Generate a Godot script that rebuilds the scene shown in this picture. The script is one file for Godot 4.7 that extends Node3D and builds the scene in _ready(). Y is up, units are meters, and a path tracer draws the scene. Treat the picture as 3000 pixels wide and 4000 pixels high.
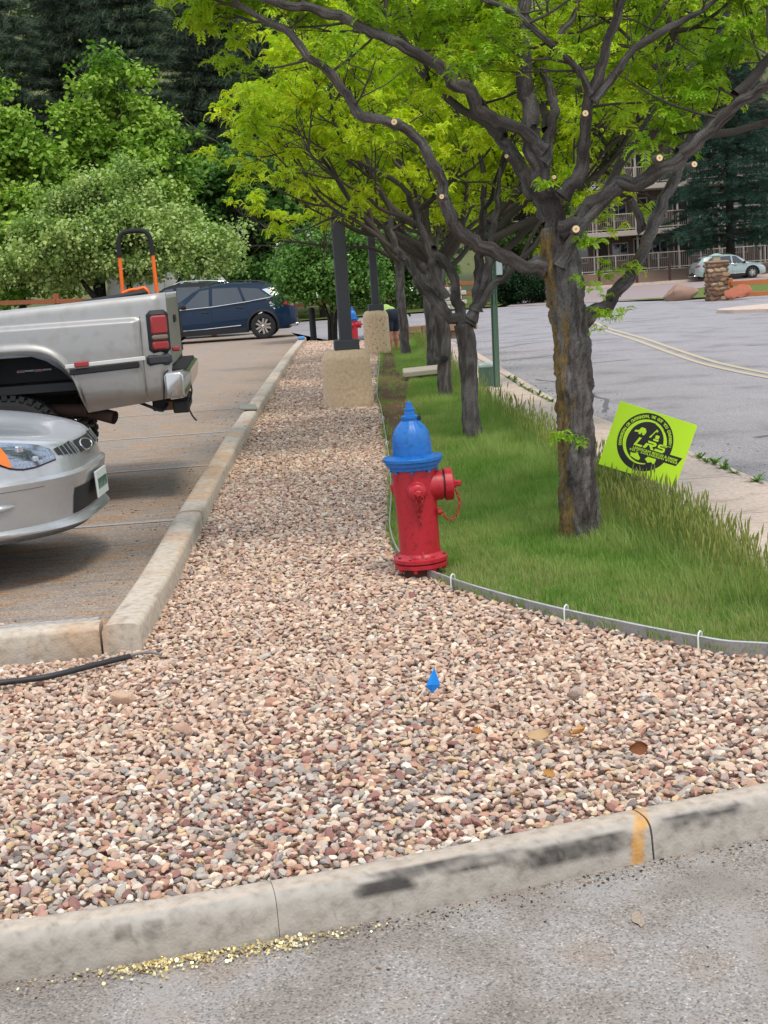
extends Node3D
# A gravel bed with a fire hydrant between a car park and a curving street, lined with honey locust trees.

var taken := {}
var M := {}

# ------------------------------------------------------------------ mesh builder
class MB:
	var v := PackedVector3Array()
	var c := PackedColorArray()
	var u := PackedVector2Array()
	var i := PackedInt32Array()
	var col := Color.WHITE
	var colored := false
	func vert(p: Vector3, uv := Vector2.ZERO) -> int:
		v.append(p)
		c.append(col)
		u.append(uv)
		return v.size() - 1
	func tri(a: int, b: int, d: int) -> void:   # counter-clockwise seen from outside
		i.append(a)
		i.append(d)
		i.append(b)
	func quad(a: int, b: int, d: int, e: int) -> void:
		tri(a, b, d)
		tri(a, d, e)
	func tri3(a: Vector3, b: Vector3, d: Vector3) -> void:
		tri(vert(a), vert(b), vert(d))
	func quad4(a: Vector3, b: Vector3, d: Vector3, e: Vector3) -> void:
		quad(vert(a), vert(b), vert(d), vert(e))
	func box(o: Vector3, s: Vector3, bas := Basis.IDENTITY, ch := 0.0) -> void:
		var h := s * 0.5
		var k := minf(ch, minf(h.x, minf(h.y, h.z)) * 0.9)
		if k <= 0.0:
			var p := []
			for q in 8:
				p.append(o + bas * Vector3(h.x * (1 if q & 1 else -1), h.y * (1 if q & 2 else -1), h.z * (1 if q & 4 else -1)))
			for f in [[0, 2, 3, 1], [4, 5, 7, 6], [0, 4, 6, 2], [1, 3, 7, 5], [0, 1, 5, 4], [2, 6, 7, 3]]:
				quad4(p[f[0]], p[f[1]], p[f[2]], p[f[3]])
			return
		# chamfered: each corner has three vertices
		var id := {}
		for q in 8:
			var sx := 1.0 if q & 1 else -1.0
			var sy := 1.0 if q & 2 else -1.0
			var sz := 1.0 if q & 4 else -1.0
			for ax in 3:
				var w := Vector3(sx * (h.x - (0.0 if ax == 0 else k)), sy * (h.y - (0.0 if ax == 1 else k)), sz * (h.z - (0.0 if ax == 2 else k)))
				id[q * 3 + ax] = vert(o + bas * w)
		var fs := [[0, 2, 3, 1, 2], [4, 5, 7, 6, 2], [0, 4, 6, 2, 0], [1, 3, 7, 5, 0], [0, 1, 5, 4, 1], [2, 6, 7, 3, 1]]
		for f in fs:
			quad(id[f[0] * 3 + f[4]], id[f[1] * 3 + f[4]], id[f[2] * 3 + f[4]], id[f[3] * 3 + f[4]])
		for e in [[0, 1, 1, 2], [2, 3, 1, 2], [4, 5, 1, 2], [6, 7, 1, 2], [0, 2, 0, 2], [1, 3, 0, 2], [4, 6, 0, 2], [5, 7, 0, 2], [0, 4, 0, 1], [1, 5, 0, 1], [2, 6, 0, 1], [3, 7, 0, 1]]:
			_out(o, [id[e[0] * 3 + e[2]], id[e[1] * 3 + e[2]], id[e[1] * 3 + e[3]], id[e[0] * 3 + e[3]]])
		for q in 8:
			_out(o, [id[q * 3], id[q * 3 + 1], id[q * 3 + 2]])
	func _out(o: Vector3, f: Array) -> void:
		var a: Vector3 = v[f[0]]
		var n := (v[f[1]] - a).cross(v[f[2]] - a)
		if n.dot(a - o) < 0:
			f.reverse()
		if f.size() == 4:
			quad(f[0], f[1], f[2], f[3])
		else:
			tri(f[0], f[1], f[2])
	func tube(p: Array, r: Array, seg := 8, cap := true) -> void:
		var n := p.size()
		var t0: Vector3 = (p[1] - p[0]).normalized()
		var side := t0.cross(Vector3.UP)
		if side.length() < 0.1:
			side = t0.cross(Vector3.RIGHT)
		side = side.normalized()
		var first := v.size()
		for k in n:
			var t: Vector3 = ((p[mini(k + 1, n - 1)] as Vector3) - (p[maxi(k - 1, 0)] as Vector3)).normalized()
			side = (side - t * side.dot(t)).normalized()
			var up := t.cross(side)
			var rr: float = r[k] if r.size() > 1 else r[0]
			for s in seg:
				var a := TAU * s / seg
				vert((p[k] as Vector3) + (side * cos(a) + up * sin(a)) * rr, Vector2(float(s) / seg, k))
		for k in n - 1:
			for s in seg:
				var a := first + k * seg + s
				var b := first + k * seg + (s + 1) % seg
				quad(a, b, b + seg, a + seg)
		if cap:
			var c0 := vert(p[0])
			var c1 := vert(p[n - 1])
			for s in seg:
				tri(c0, first + (s + 1) % seg, first + s)
				tri(c1, first + (n - 1) * seg + s, first + (n - 1) * seg + (s + 1) % seg)
	func lathe(prof: Array, seg := 24, xf := Transform3D.IDENTITY, flute := 0, depth := 0.0) -> void:   # prof: Vector2(radius, height) from bottom to top
		var first := v.size()
		for k in prof.size():
			for s in seg:
				var a := TAU * s / seg
				var r: float = prof[k].x
				if flute > 0:
					r *= 1.0 + depth * (absf(sin(a * flute * 0.5)) - 0.5)
				vert(xf * Vector3(r * cos(a), prof[k].y, -r * sin(a)))
		for k in prof.size() - 1:
			for s in seg:
				var a := first + k * seg + s
				var b := first + k * seg + (s + 1) % seg
				quad(a, b, b + seg, a + seg)
		var last: int = prof.size() - 1
		var c0 := vert(xf * Vector3(0, prof[0].y, 0))
		var c1 := vert(xf * Vector3(0, prof[last].y, 0))
		for s in seg:
			tri(c0, first + (s + 1) % seg, first + s)
			tri(c1, first + last * seg + s, first + last * seg + (s + 1) % seg)
	func prism(poly: PackedVector2Array, d: float, xf := Transform3D.IDENTITY) -> void:   # polygon in xy, thickness along z, both faces
		var q := poly
		if Geometry2D.is_polygon_clockwise(q):
			q = q.duplicate()
			q.reverse()
		var t := Geometry2D.triangulate_polygon(q)
		for k in range(0, t.size(), 3):
			var a: Vector2 = q[t[k]]
			var b: Vector2 = q[t[k + 1]]
			var e: Vector2 = q[t[k + 2]]
			if (b - a).cross(e - a) < 0:
				var sw := b
				b = e
				e = sw
			tri3(xf * Vector3(a.x, a.y, d / 2), xf * Vector3(b.x, b.y, d / 2), xf * Vector3(e.x, e.y, d / 2))
			tri3(xf * Vector3(a.x, a.y, -d / 2), xf * Vector3(e.x, e.y, -d / 2), xf * Vector3(b.x, b.y, -d / 2))
		for k in q.size():
			var a: Vector2 = q[k]
			var b: Vector2 = q[(k + 1) % q.size()]
			quad4(xf * Vector3(a.x, a.y, -d / 2), xf * Vector3(b.x, b.y, -d / 2), xf * Vector3(b.x, b.y, d / 2), xf * Vector3(a.x, a.y, d / 2))
	func grid(rows: Array, flip := false, closed := false) -> void:   # rows of equally many points
		var first := v.size()
		var w: int = rows[0].size()
		for r in rows:
			for p in r:
				vert(p)
		for k in rows.size() - 1:
			for s in (w if closed else w - 1):
				var a := first + k * w + s
				var b := first + k * w + (s + 1) % w
				if flip:
					quad(a, a + w, b + w, b)
				else:
					quad(a, b, b + w, a + w)
	func sheet(poly: PackedVector2Array, y: float) -> void:   # (x, z) polygon facing up
		var t := Geometry2D.triangulate_polygon(poly)
		var first := v.size()
		for p in poly:
			vert(Vector3(p.x, y, p.y))
		for k in range(0, t.size(), 3):
			var a: Vector2 = poly[t[k]]
			if (poly[t[k + 1]] - a).cross(poly[t[k + 2]] - a) > 0:
				tri(first + t[k], first + t[k + 2], first + t[k + 1])
			else:
				tri(first + t[k], first + t[k + 1], first + t[k + 2])
	func add(o: MB, xf: Transform3D) -> void:
		var f := v.size()
		for k in o.v.size():
			v.append(xf * o.v[k])
			c.append(o.c[k])
			u.append(o.u[k])
		for k in o.i:
			i.append(f + k)
	func done(crease := 0.0) -> ArrayMesh:   # 0 flat, 180 smooth by vertex, else smooth below that angle
		var ar := []
		ar.resize(Mesh.ARRAY_MAX)
		if crease > 0.0 and crease < 180.0:
			var lim := cos(deg_to_rad(crease))
			var fn := PackedVector3Array()
			var near := {}
			for k in range(0, i.size(), 3):
				var n := (v[i[k + 2]] - v[i[k]]).cross(v[i[k + 1]] - v[i[k]])
				fn.append(n)
				for j in 3:
					var key := Vector3i((v[i[k + j]] * 5000.0).round())
					if not near.has(key):
						near[key] = PackedInt32Array()
					near[key].append(k / 3)
			var v2 := PackedVector3Array()
			var n2 := PackedVector3Array()
			var c2 := PackedColorArray()
			var u2 := PackedVector2Array()
			var i2 := PackedInt32Array()
			for k in range(0, i.size(), 3):
				var own := fn[k / 3].normalized()
				for j in 3:
					var key := Vector3i((v[i[k + j]] * 5000.0).round())
					var s := Vector3.ZERO
					for f in near[key]:
						if fn[f].normalized().dot(own) > lim:
							s += fn[f]
					v2.append(v[i[k + j]])
					n2.append(s.normalized() if s.length() > 1e-12 else own)
					c2.append(c[i[k + j]])
					u2.append(u[i[k + j]])
					i2.append(i2.size())
			ar[Mesh.ARRAY_VERTEX] = v2
			ar[Mesh.ARRAY_NORMAL] = n2
			ar[Mesh.ARRAY_COLOR] = c2
			ar[Mesh.ARRAY_TEX_UV] = u2
			ar[Mesh.ARRAY_INDEX] = i2
		else:
			ar[Mesh.ARRAY_VERTEX] = v
			ar[Mesh.ARRAY_COLOR] = c
			ar[Mesh.ARRAY_TEX_UV] = u
			ar[Mesh.ARRAY_INDEX] = i
			if crease >= 180.0:
				var n := PackedVector3Array()
				n.resize(v.size())
				for k in range(0, i.size(), 3):
					var f := (v[i[k + 2]] - v[i[k]]).cross(v[i[k + 1]] - v[i[k]])
					n[i[k]] += f
					n[i[k + 1]] += f
					n[i[k + 2]] += f
				for k in n.size():
					n[k] = n[k].normalized() if n[k].length() > 1e-12 else Vector3.UP
				ar[Mesh.ARRAY_NORMAL] = n
		var m := ArrayMesh.new()
		m.add_surface_from_arrays(Mesh.PRIMITIVE_TRIANGLES, ar)
		return m

# ------------------------------------------------------------------ scene helpers
func numbered(called: String) -> String:
	if not taken.has(called):
		taken[called] = 0
		return called
	taken[called] += 1
	return "%s_%03d" % [called, taken[called]]

func tag(o: Node, label := "", category := "", group := "", kind := "") -> Node:
	for p in [["label", label], ["category", category], ["group", group], ["kind", kind]]:
		if p[1]:
			o.set_meta(p[0], p[1])
	return o

func thing(called: String, label: String, category: String, at := Vector3.ZERO, group := "") -> Node3D:
	var o := Node3D.new()
	o.name = numbered(called)
	add_child(o)
	o.position = at
	tag(o, label, category, group)
	return o

func part(parent: Node, called: String, mesh: Mesh, m: Material, at := Vector3.ZERO) -> MeshInstance3D:
	var o := MeshInstance3D.new()
	o.name = numbered(called) if parent == self else called
	o.mesh = mesh
	o.material_override = m
	o.position = at
	parent.add_child(o, true)
	return o

func structure(called: String, mesh: Mesh, m: Material, label := "") -> MeshInstance3D:
	var o := part(self, called, mesh, m)
	o.set_meta("kind", "structure")
	if label:
		o.set_meta("label", label)
	return o

func copies(parent: Node, called: String, mesh: Mesh, m: Material, where: Array, tints := []) -> MultiMeshInstance3D:
	var mm := MultiMesh.new()
	mm.transform_format = MultiMesh.TRANSFORM_3D
	mm.use_colors = tints.size() > 0
	mm.mesh = mesh
	mm.instance_count = where.size()
	for k in where.size():
		mm.set_instance_transform(k, where[k])
		if tints.size():
			mm.set_instance_color(k, tints[k])
	var o := MultiMeshInstance3D.new()
	o.name = numbered(called) if parent == self else called
	o.multimesh = mm
	o.material_override = m
	parent.add_child(o, true)
	return o

func rng(s: int) -> RandomNumberGenerator:
	var r := RandomNumberGenerator.new()
	r.seed = s
	return r

func lin(r: float, g: float, b: float) -> Color:   # a linear base colour as albedo_color wants it
	return Color(r, g, b).linear_to_srgb()

func mat(c: Color, rough := 0.8, metal := 0.0, spec := 0.5) -> StandardMaterial3D:
	var m := StandardMaterial3D.new()
	m.albedo_color = c
	m.roughness = rough
	m.metallic = metal
	m.metallic_specular = spec
	return m

func vmat(rough := 0.8, spec := 0.5) -> StandardMaterial3D:
	var m := mat(Color.WHITE, rough, 0.0, spec)
	m.vertex_color_use_as_albedo = true
	return m

func noise(s: int, freq: float, type := FastNoiseLite.TYPE_SIMPLEX_SMOOTH, oct := 4) -> FastNoiseLite:
	var n := FastNoiseLite.new()
	n.seed = s
	n.noise_type = type
	n.frequency = freq
	n.fractal_octaves = oct
	if oct <= 1:
		n.fractal_type = FastNoiseLite.FRACTAL_NONE
	return n

func ramp(stops: Array, hard := false) -> Gradient:   # [offset, Color] pairs
	var g := Gradient.new()
	var o := PackedFloat32Array()
	var cs := PackedColorArray()
	for s in stops:
		o.append(s[0])
		cs.append(s[1])
	g.offsets = o
	g.colors = cs
	if hard:
		g.interpolation_mode = Gradient.GRADIENT_INTERPOLATE_CONSTANT
	return g

func ntex(n: FastNoiseLite, size := 512, g: Gradient = null) -> NoiseTexture2D:
	var t := NoiseTexture2D.new()
	t.width = size
	t.height = size
	t.seamless = true
	t.seamless_blend_skirt = 0.15
	t.noise = n
	if g:
		t.color_ramp = g
	return t

func tri_planar(m: StandardMaterial3D, per_metre: float, albedo: Texture2D = null, bump: Texture2D = null, cm := 0.2) -> StandardMaterial3D:
	m.uv1_triplanar = true
	m.uv1_world_triplanar = true
	m.uv1_scale = Vector3.ONE * per_metre
	m.uv1_triplanar_sharpness = 4.0
	if albedo:
		m.albedo_texture = albedo
	if bump:
		m.heightmap_enabled = true
		m.heightmap_texture = bump
		m.heightmap_scale = cm
	return m

func patches(m: StandardMaterial3D, per_metre: float, t: Texture2D) -> StandardMaterial3D:   # coarse stains over the fine grain
	m.detail_enabled = true
	m.detail_blend_mode = BaseMaterial3D.BLEND_MODE_MUL
	m.detail_uv_layer = BaseMaterial3D.DETAIL_UV_2
	m.detail_albedo = t
	m.uv2_triplanar = true
	m.uv2_world_triplanar = true
	m.uv2_scale = Vector3.ONE * per_metre
	return m

func spline(p: Array, step := 0.1) -> Array:
	var out := []
	for k in p.size() - 1:
		var a: Vector3 = p[maxi(k - 1, 0)]
		var b: Vector3 = p[k]
		var c: Vector3 = p[k + 1]
		var d: Vector3 = p[mini(k + 2, p.size() - 1)]
		var n := maxi(1, int(ceil(b.distance_to(c) / step)))
		for s in n:
			var t := float(s) / n
			out.append(0.5 * ((2.0 * b) + (c - a) * t + (2.0 * a - 5.0 * b + 4.0 * c - d) * t * t + (3.0 * b - a - 3.0 * c + d) * t * t * t))
	out.append(p[p.size() - 1])
	return out

func flat(p: Array) -> PackedVector2Array:
	var o := PackedVector2Array()
	for q in p:
		o.append(Vector2(q.x, q.z))
	return o

func v3(p: Array, y := 0.0) -> Array:   # [[x, z], ...] to points
	var o := []
	for q in p:
		o.append(Vector3(q[0], y, q[1]))
	return o

func sweep(mb: MB, path: Array, prof: Array, tint = null, caps := true) -> void:
	# prof: Vector2(offset to the path's right-hand side, height); runs so that faces point outward
	var rows := []
	var n := path.size()
	var first := mb.v.size()
	var w := prof.size()
	var run := 0.0
	for k in n:
		var t: Vector3 = (path[mini(k + 1, n - 1)] - path[maxi(k - 1, 0)]).normalized()
		var s := t.cross(Vector3.UP).normalized()
		if k > 0:
			run += path[k].distance_to(path[k - 1])
		for j in w:
			var p: Vector3 = path[k] + s * prof[j].x + Vector3.UP * prof[j].y
			if tint != null:
				mb.col = tint.call(p, j, run)
			mb.vert(p)
	for k in n - 1:
		for j in w - 1:
			var a := first + k * w + j
			mb.quad(a, a + 1, a + 1 + w, a + w)
	if caps:
		for e in [0, n - 1]:
			var mid := Vector3.ZERO
			for j in w:
				mid += mb.v[first + e * w + j]
			var cc := mb.vert(mid / w)
			for j in w - 1:
				var a: int = first + e * w + j
				if e == 0:
					mb.tri(cc, a + 1, a)
				else:
					mb.tri(cc, a, a + 1)
			var z0: int = first + e * w
			if e == 0:
				mb.tri(cc, z0, z0 + w - 1)
			else:
				mb.tri(cc, z0 + w - 1, z0)

func inside(p: Vector2, poly: PackedVector2Array) -> bool:
	return Geometry2D.is_point_in_polygon(p, poly)

# limbs of the two nearest trees: x, y, z, radius
const LIMBS := [
	["A", [[0.945, 1.471, -7.450, 0.056], [0.869, 1.494, -7.419, 0.049], [0.770, 1.525, -7.389, 0.044], [0.614, 1.607, -7.358, 0.044], [0.496, 1.697, -7.328, 0.043], [0.428, 1.794, -7.297, 0.040], [0.422, 1.875, -7.267, 0.036], [0.401, 1.978, -7.236, 0.034], [0.348, 2.093, -7.206, 0.032], [0.249, 2.199, -7.175, 0.031], [0.136, 2.260, -7.144, 0.029], [0.017, 2.289, -7.114, 0.030], [-0.044, 2.389, -7.083, 0.029], [-0.130, 2.510, -7.053, 0.026], [-0.200, 2.561, -7.022, 0.023], [-0.290, 2.672, -6.992, 0.021], [-0.390, 2.739, -6.961, 0.018], [-0.490, 2.796, -6.931, 0.015], [-0.601, 2.883, -6.900, 0.013]]],
	["C", [[0.957, 2.080, -7.400, 0.046], [0.895, 2.151, -7.360, 0.043], [0.799, 2.205, -7.320, 0.039], [0.656, 2.262, -7.280, 0.042], [0.588, 2.353, -7.240, 0.043], [0.497, 2.438, -7.200, 0.040], [0.408, 2.522, -7.160, 0.037], [0.274, 2.602, -7.120, 0.033], [0.162, 2.641, -7.080, 0.031], [0.047, 2.697, -7.040, 0.031], [-0.050, 2.748, -7.000, 0.030], [-0.146, 2.773, -6.960, 0.028], [-0.244, 2.791, -6.920, 0.026], [-0.339, 2.806, -6.880, 0.023], [-0.466, 2.839, -6.840, 0.020], [-0.601, 2.898, -6.800, 0.016]]],
	["B", [[0.988, 1.717, -7.500, 0.056], [0.922, 1.883, -7.600, 0.053], [0.877, 2.002, -7.700, 0.047], [0.820, 2.137, -7.800, 0.043], [0.759, 2.249, -7.900, 0.038], [0.710, 2.376, -8.000, 0.035], [0.625, 2.569, -8.100, 0.030], [0.539, 2.779, -8.200, 0.026], [0.464, 2.978, -8.300, 0.024], [0.413, 3.153, -8.400, 0.021]]],
	["D", [[1.008, 1.667, -7.480, 0.069], [0.983, 1.812, -7.471, 0.066], [0.951, 1.932, -7.462, 0.062], [0.926, 2.052, -7.453, 0.060], [0.907, 2.193, -7.444, 0.057], [0.890, 2.345, -7.436, 0.052], [0.873, 2.495, -7.427, 0.050], [0.893, 2.664, -7.418, 0.046], [0.912, 2.831, -7.409, 0.041], [0.943, 2.996, -7.400, 0.035]]],
	["D2", [[0.902, 2.189, -7.400, 0.037], [0.884, 2.362, -7.480, 0.032], [0.889, 2.513, -7.560, 0.029], [0.869, 2.667, -7.640, 0.027], [0.847, 2.800, -7.720, 0.023], [0.815, 2.982, -7.800, 0.020]]],
	["D3", [[0.954, 2.022, -7.400, 0.039], [1.000, 2.166, -7.471, 0.034], [1.042, 2.336, -7.543, 0.029], [1.015, 2.476, -7.614, 0.025], [1.017, 2.569, -7.686, 0.023], [1.120, 2.705, -7.757, 0.021], [1.222, 2.818, -7.829, 0.017], [1.265, 2.972, -7.900, 0.014]]],
	["E", [[1.041, 1.840, -7.400, 0.052], [1.111, 1.914, -7.356, 0.047], [1.155, 1.978, -7.311, 0.041], [1.144, 2.090, -7.267, 0.038], [1.164, 2.221, -7.222, 0.035], [1.179, 2.327, -7.178, 0.034], [1.216, 2.430, -7.133, 0.030], [1.260, 2.563, -7.089, 0.028], [1.314, 2.693, -7.044, 0.025], [1.345, 2.811, -7.000, 0.021]]],
	["E2", [[1.168, 2.325, -7.150, 0.026], [1.109, 2.423, -7.108, 0.021], [1.048, 2.476, -7.067, 0.019], [0.935, 2.585, -7.025, 0.020], [0.833, 2.661, -6.983, 0.017], [0.764, 2.711, -6.942, 0.015], [0.652, 2.753, -6.900, 0.012]]],
	["E3", [[1.184, 2.279, -7.150, 0.027], [1.306, 2.412, -7.125, 0.023], [1.409, 2.522, -7.100, 0.021], [1.497, 2.567, -7.075, 0.019], [1.606, 2.620, -7.050, 0.016], [1.737, 2.672, -7.025, 0.014], [1.846, 2.756, -7.000, 0.012]]],
	["F", [[1.049, 1.674, -7.420, 0.056], [1.188, 1.780, -7.348, 0.051], [1.298, 1.856, -7.276, 0.051], [1.464, 1.898, -7.204, 0.048], [1.603, 1.979, -7.132, 0.043], [1.728, 2.076, -7.060, 0.038], [1.827, 2.183, -6.988, 0.034], [1.922, 2.244, -6.916, 0.031], [1.968, 2.275, -6.844, 0.030], [2.104, 2.382, -6.772, 0.026], [2.191, 2.479, -6.700, 0.022]]],
	["F2", [[1.597, 2.004, -7.150, 0.032], [1.774, 2.159, -7.240, 0.030], [1.941, 2.238, -7.330, 0.029], [2.064, 2.379, -7.420, 0.027], [2.163, 2.478, -7.510, 0.025], [2.303, 2.635, -7.600, 0.022]]],
	["G", [[1.012, 1.484, -7.400, 0.043], [1.073, 1.599, -7.363, 0.038], [1.145, 1.699, -7.325, 0.034], [1.251, 1.807, -7.287, 0.032], [1.318, 1.859, -7.250, 0.028]]],
	["H", [[1.084, 1.162, -7.490, 0.056], [1.192, 1.215, -7.526, 0.048], [1.275, 1.276, -7.563, 0.045], [1.386, 1.374, -7.599, 0.044], [1.459, 1.468, -7.636, 0.042], [1.534, 1.587, -7.672, 0.041], [1.611, 1.756, -7.709, 0.040], [1.686, 1.877, -7.745, 0.036], [1.749, 1.998, -7.781, 0.035], [1.773, 2.123, -7.818, 0.033], [1.793, 2.273, -7.854, 0.030], [1.824, 2.399, -7.891, 0.028], [1.811, 2.527, -7.927, 0.022], [1.797, 2.632, -7.964, 0.019], [1.771, 2.763, -8.000, 0.016]]],
	["H2", [[1.526, 1.640, -7.750, 0.032], [1.485, 1.753, -7.725, 0.024], [1.462, 1.815, -7.700, 0.021]]],
	["H3", [[1.830, 2.369, -7.950, 0.028], [1.972, 2.529, -8.012, 0.027], [2.057, 2.682, -8.075, 0.026], [2.116, 2.838, -8.137, 0.023], [2.189, 2.995, -8.200, 0.021]]],
]
const TRUNK := [[1.071, -0.041, -7.490, 0.125], [1.066, 0.064, -7.490, 0.110], [1.066, 0.295, -7.490, 0.102], [1.070, 0.550, -7.490, 0.100], [1.069, 0.802, -7.490, 0.096], [1.069, 1.128, -7.490, 0.097], [1.048, 1.324, -7.490, 0.100], [1.032, 1.447, -7.490, 0.102], [1.025, 1.569, -7.490, 0.097], [1.019, 1.690, -7.490, 0.087]]
const CUTS := [[1.117, 2.211, -7.000, 0.015], [0.763, 2.064, -7.400, 0.010], [0.180, 2.218, -6.850, 0.015], [0.393, 1.862, -7.000, 0.012], [1.076, 1.665, -7.200, 0.019], [1.450, 1.968, -6.900, 0.016], [1.617, 1.926, -6.900, 0.014], [0.977, 1.930, -7.200, 0.010]]
const SHOOTS := [[0.969, 0.567, -7.300], [1.055, 0.573, -7.300], [1.221, 1.192, -7.400], [1.281, 1.260, -7.450], [1.134, 1.603, -7.200], [1.298, 1.453, -7.500], [1.396, 1.422, -7.500], [0.908, 1.860, -7.000], [1.116, 1.393, -7.300]]
const SECOND := [
	["T", [[0.843, -0.014, -12.280, 0.102], [0.828, 0.297, -12.280, 0.090], [0.835, 0.625, -12.280, 0.090], [0.829, 0.869, -12.280, 0.098], [0.806, 1.033, -12.280, 0.094]]],
	["L", [[0.805, 1.013, -12.280, 0.074], [0.683, 1.142, -12.280, 0.070], [0.558, 1.291, -12.280, 0.066], [0.444, 1.419, -12.280, 0.057], [0.373, 1.564, -12.280, 0.053], [0.273, 1.710, -12.280, 0.045], [0.235, 1.910, -12.280, 0.037], [0.261, 2.007, -12.280, 0.029]]],
	["L2", [[0.659, 1.284, -12.280, 0.053], [0.602, 1.409, -12.200, 0.049], [0.550, 1.609, -12.120, 0.045], [0.451, 1.964, -12.040, 0.041], [0.383, 2.157, -11.960, 0.033]]],
	["M", [[0.806, 1.033, -12.280, 0.070], [0.762, 1.236, -12.351, 0.066], [0.776, 1.396, -12.423, 0.061], [0.670, 1.606, -12.494, 0.053], [0.576, 1.694, -12.566, 0.045], [0.509, 1.904, -12.637, 0.037], [0.507, 2.150, -12.709, 0.029]]],
	["U", [[0.855, 1.029, -12.280, 0.074], [0.949, 1.263, -12.380, 0.061], [0.988, 1.584, -12.480, 0.057], [1.039, 1.825, -12.580, 0.049], [1.084, 2.110, -12.680, 0.041]]],
	["U2", [[0.882, 1.068, -12.280, 0.070], [1.032, 1.419, -12.280, 0.057], [1.098, 1.732, -12.280, 0.049], [1.167, 2.043, -12.280, 0.037], [1.204, 2.353, -12.280, 0.025]]],
	["R", [[0.935, 1.145, -12.280, 0.061], [1.058, 1.318, -12.180, 0.049], [1.196, 1.447, -12.080, 0.041], [1.290, 1.557, -11.980, 0.029]]],
]

# ------------------------------------------------------------------ the scene
var front_kerb: Array
var lot_kerb: Array
var edging: Array
var weed_line: Array
var gravel_poly: PackedVector2Array
var lawn_poly: PackedVector2Array

func _ready() -> void:
	# camera, sky, sun
	var cam := Camera3D.new()
	cam.name = "camera"
	cam.fov = 40.48
	cam.near = 0.05
	cam.far = 1500.0
	cam.position = Vector3(0, 1.5, 0)
	cam.rotation_degrees = Vector3(-9.645, 0, -4.0)
	add_child(cam)
	cam.current = true
	var sm := ProceduralSkyMaterial.new()
	sm.sky_top_color = Color(0.80, 0.85, 0.93)
	sm.sky_horizon_color = Color(0.86, 0.88, 0.91)
	sm.sky_curve = 0.3
	sm.ground_bottom_color = Color(0.3, 0.3, 0.28)
	sm.ground_horizon_color = Color(0.6, 0.6, 0.58)
	var clouds := noise(5, 0.006, FastNoiseLite.TYPE_SIMPLEX_SMOOTH, 5)
	sm.sky_cover = ntex(clouds, 1024, ramp([[0.0, Color(1, 1, 1, 0)], [0.45, Color(1, 1, 1, 0.0)], [0.8, Color(1, 1, 1, 0.55)], [1.0, Color(1, 1, 1, 0.7)]]))
	sm.sky_cover_modulate = Color(0.7, 0.7, 0.7, 0.5)
	sm.energy_multiplier = 1.15
	var env := Environment.new()
	env.background_mode = Environment.BG_SKY
	env.sky = Sky.new()
	env.sky.sky_material = sm
	env.tonemap_mode = Environment.TONE_MAPPER_LINEAR
	env.tonemap_exposure = 1.45
	env.sdfgi_enabled = true
	env.ssao_enabled = true
	env.ssil_enabled = true
	var we := WorldEnvironment.new()
	we.name = "environment"
	we.environment = env
	add_child(we)
	var sun := DirectionalLight3D.new()
	sun.name = "sun"
	sun.light_energy = 0.5
	sun.light_color = Color(1.0, 0.96, 0.9)
	sun.light_angular_distance = 14.0
	sun.shadow_enabled = true
	sun.rotation_degrees = Vector3(-62, 28, 0)
	add_child(sun)

	make_materials()
	ground_and_roads()
	kerbs()
	gravel()
	lawn()
	backdrop()
	building()
	street_trees()
	hydrants()
	lamp_posts()
	truck()
	silver_car()
	far_cars()
	small_things()
	yard_sign()
	person()
	debris()

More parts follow.
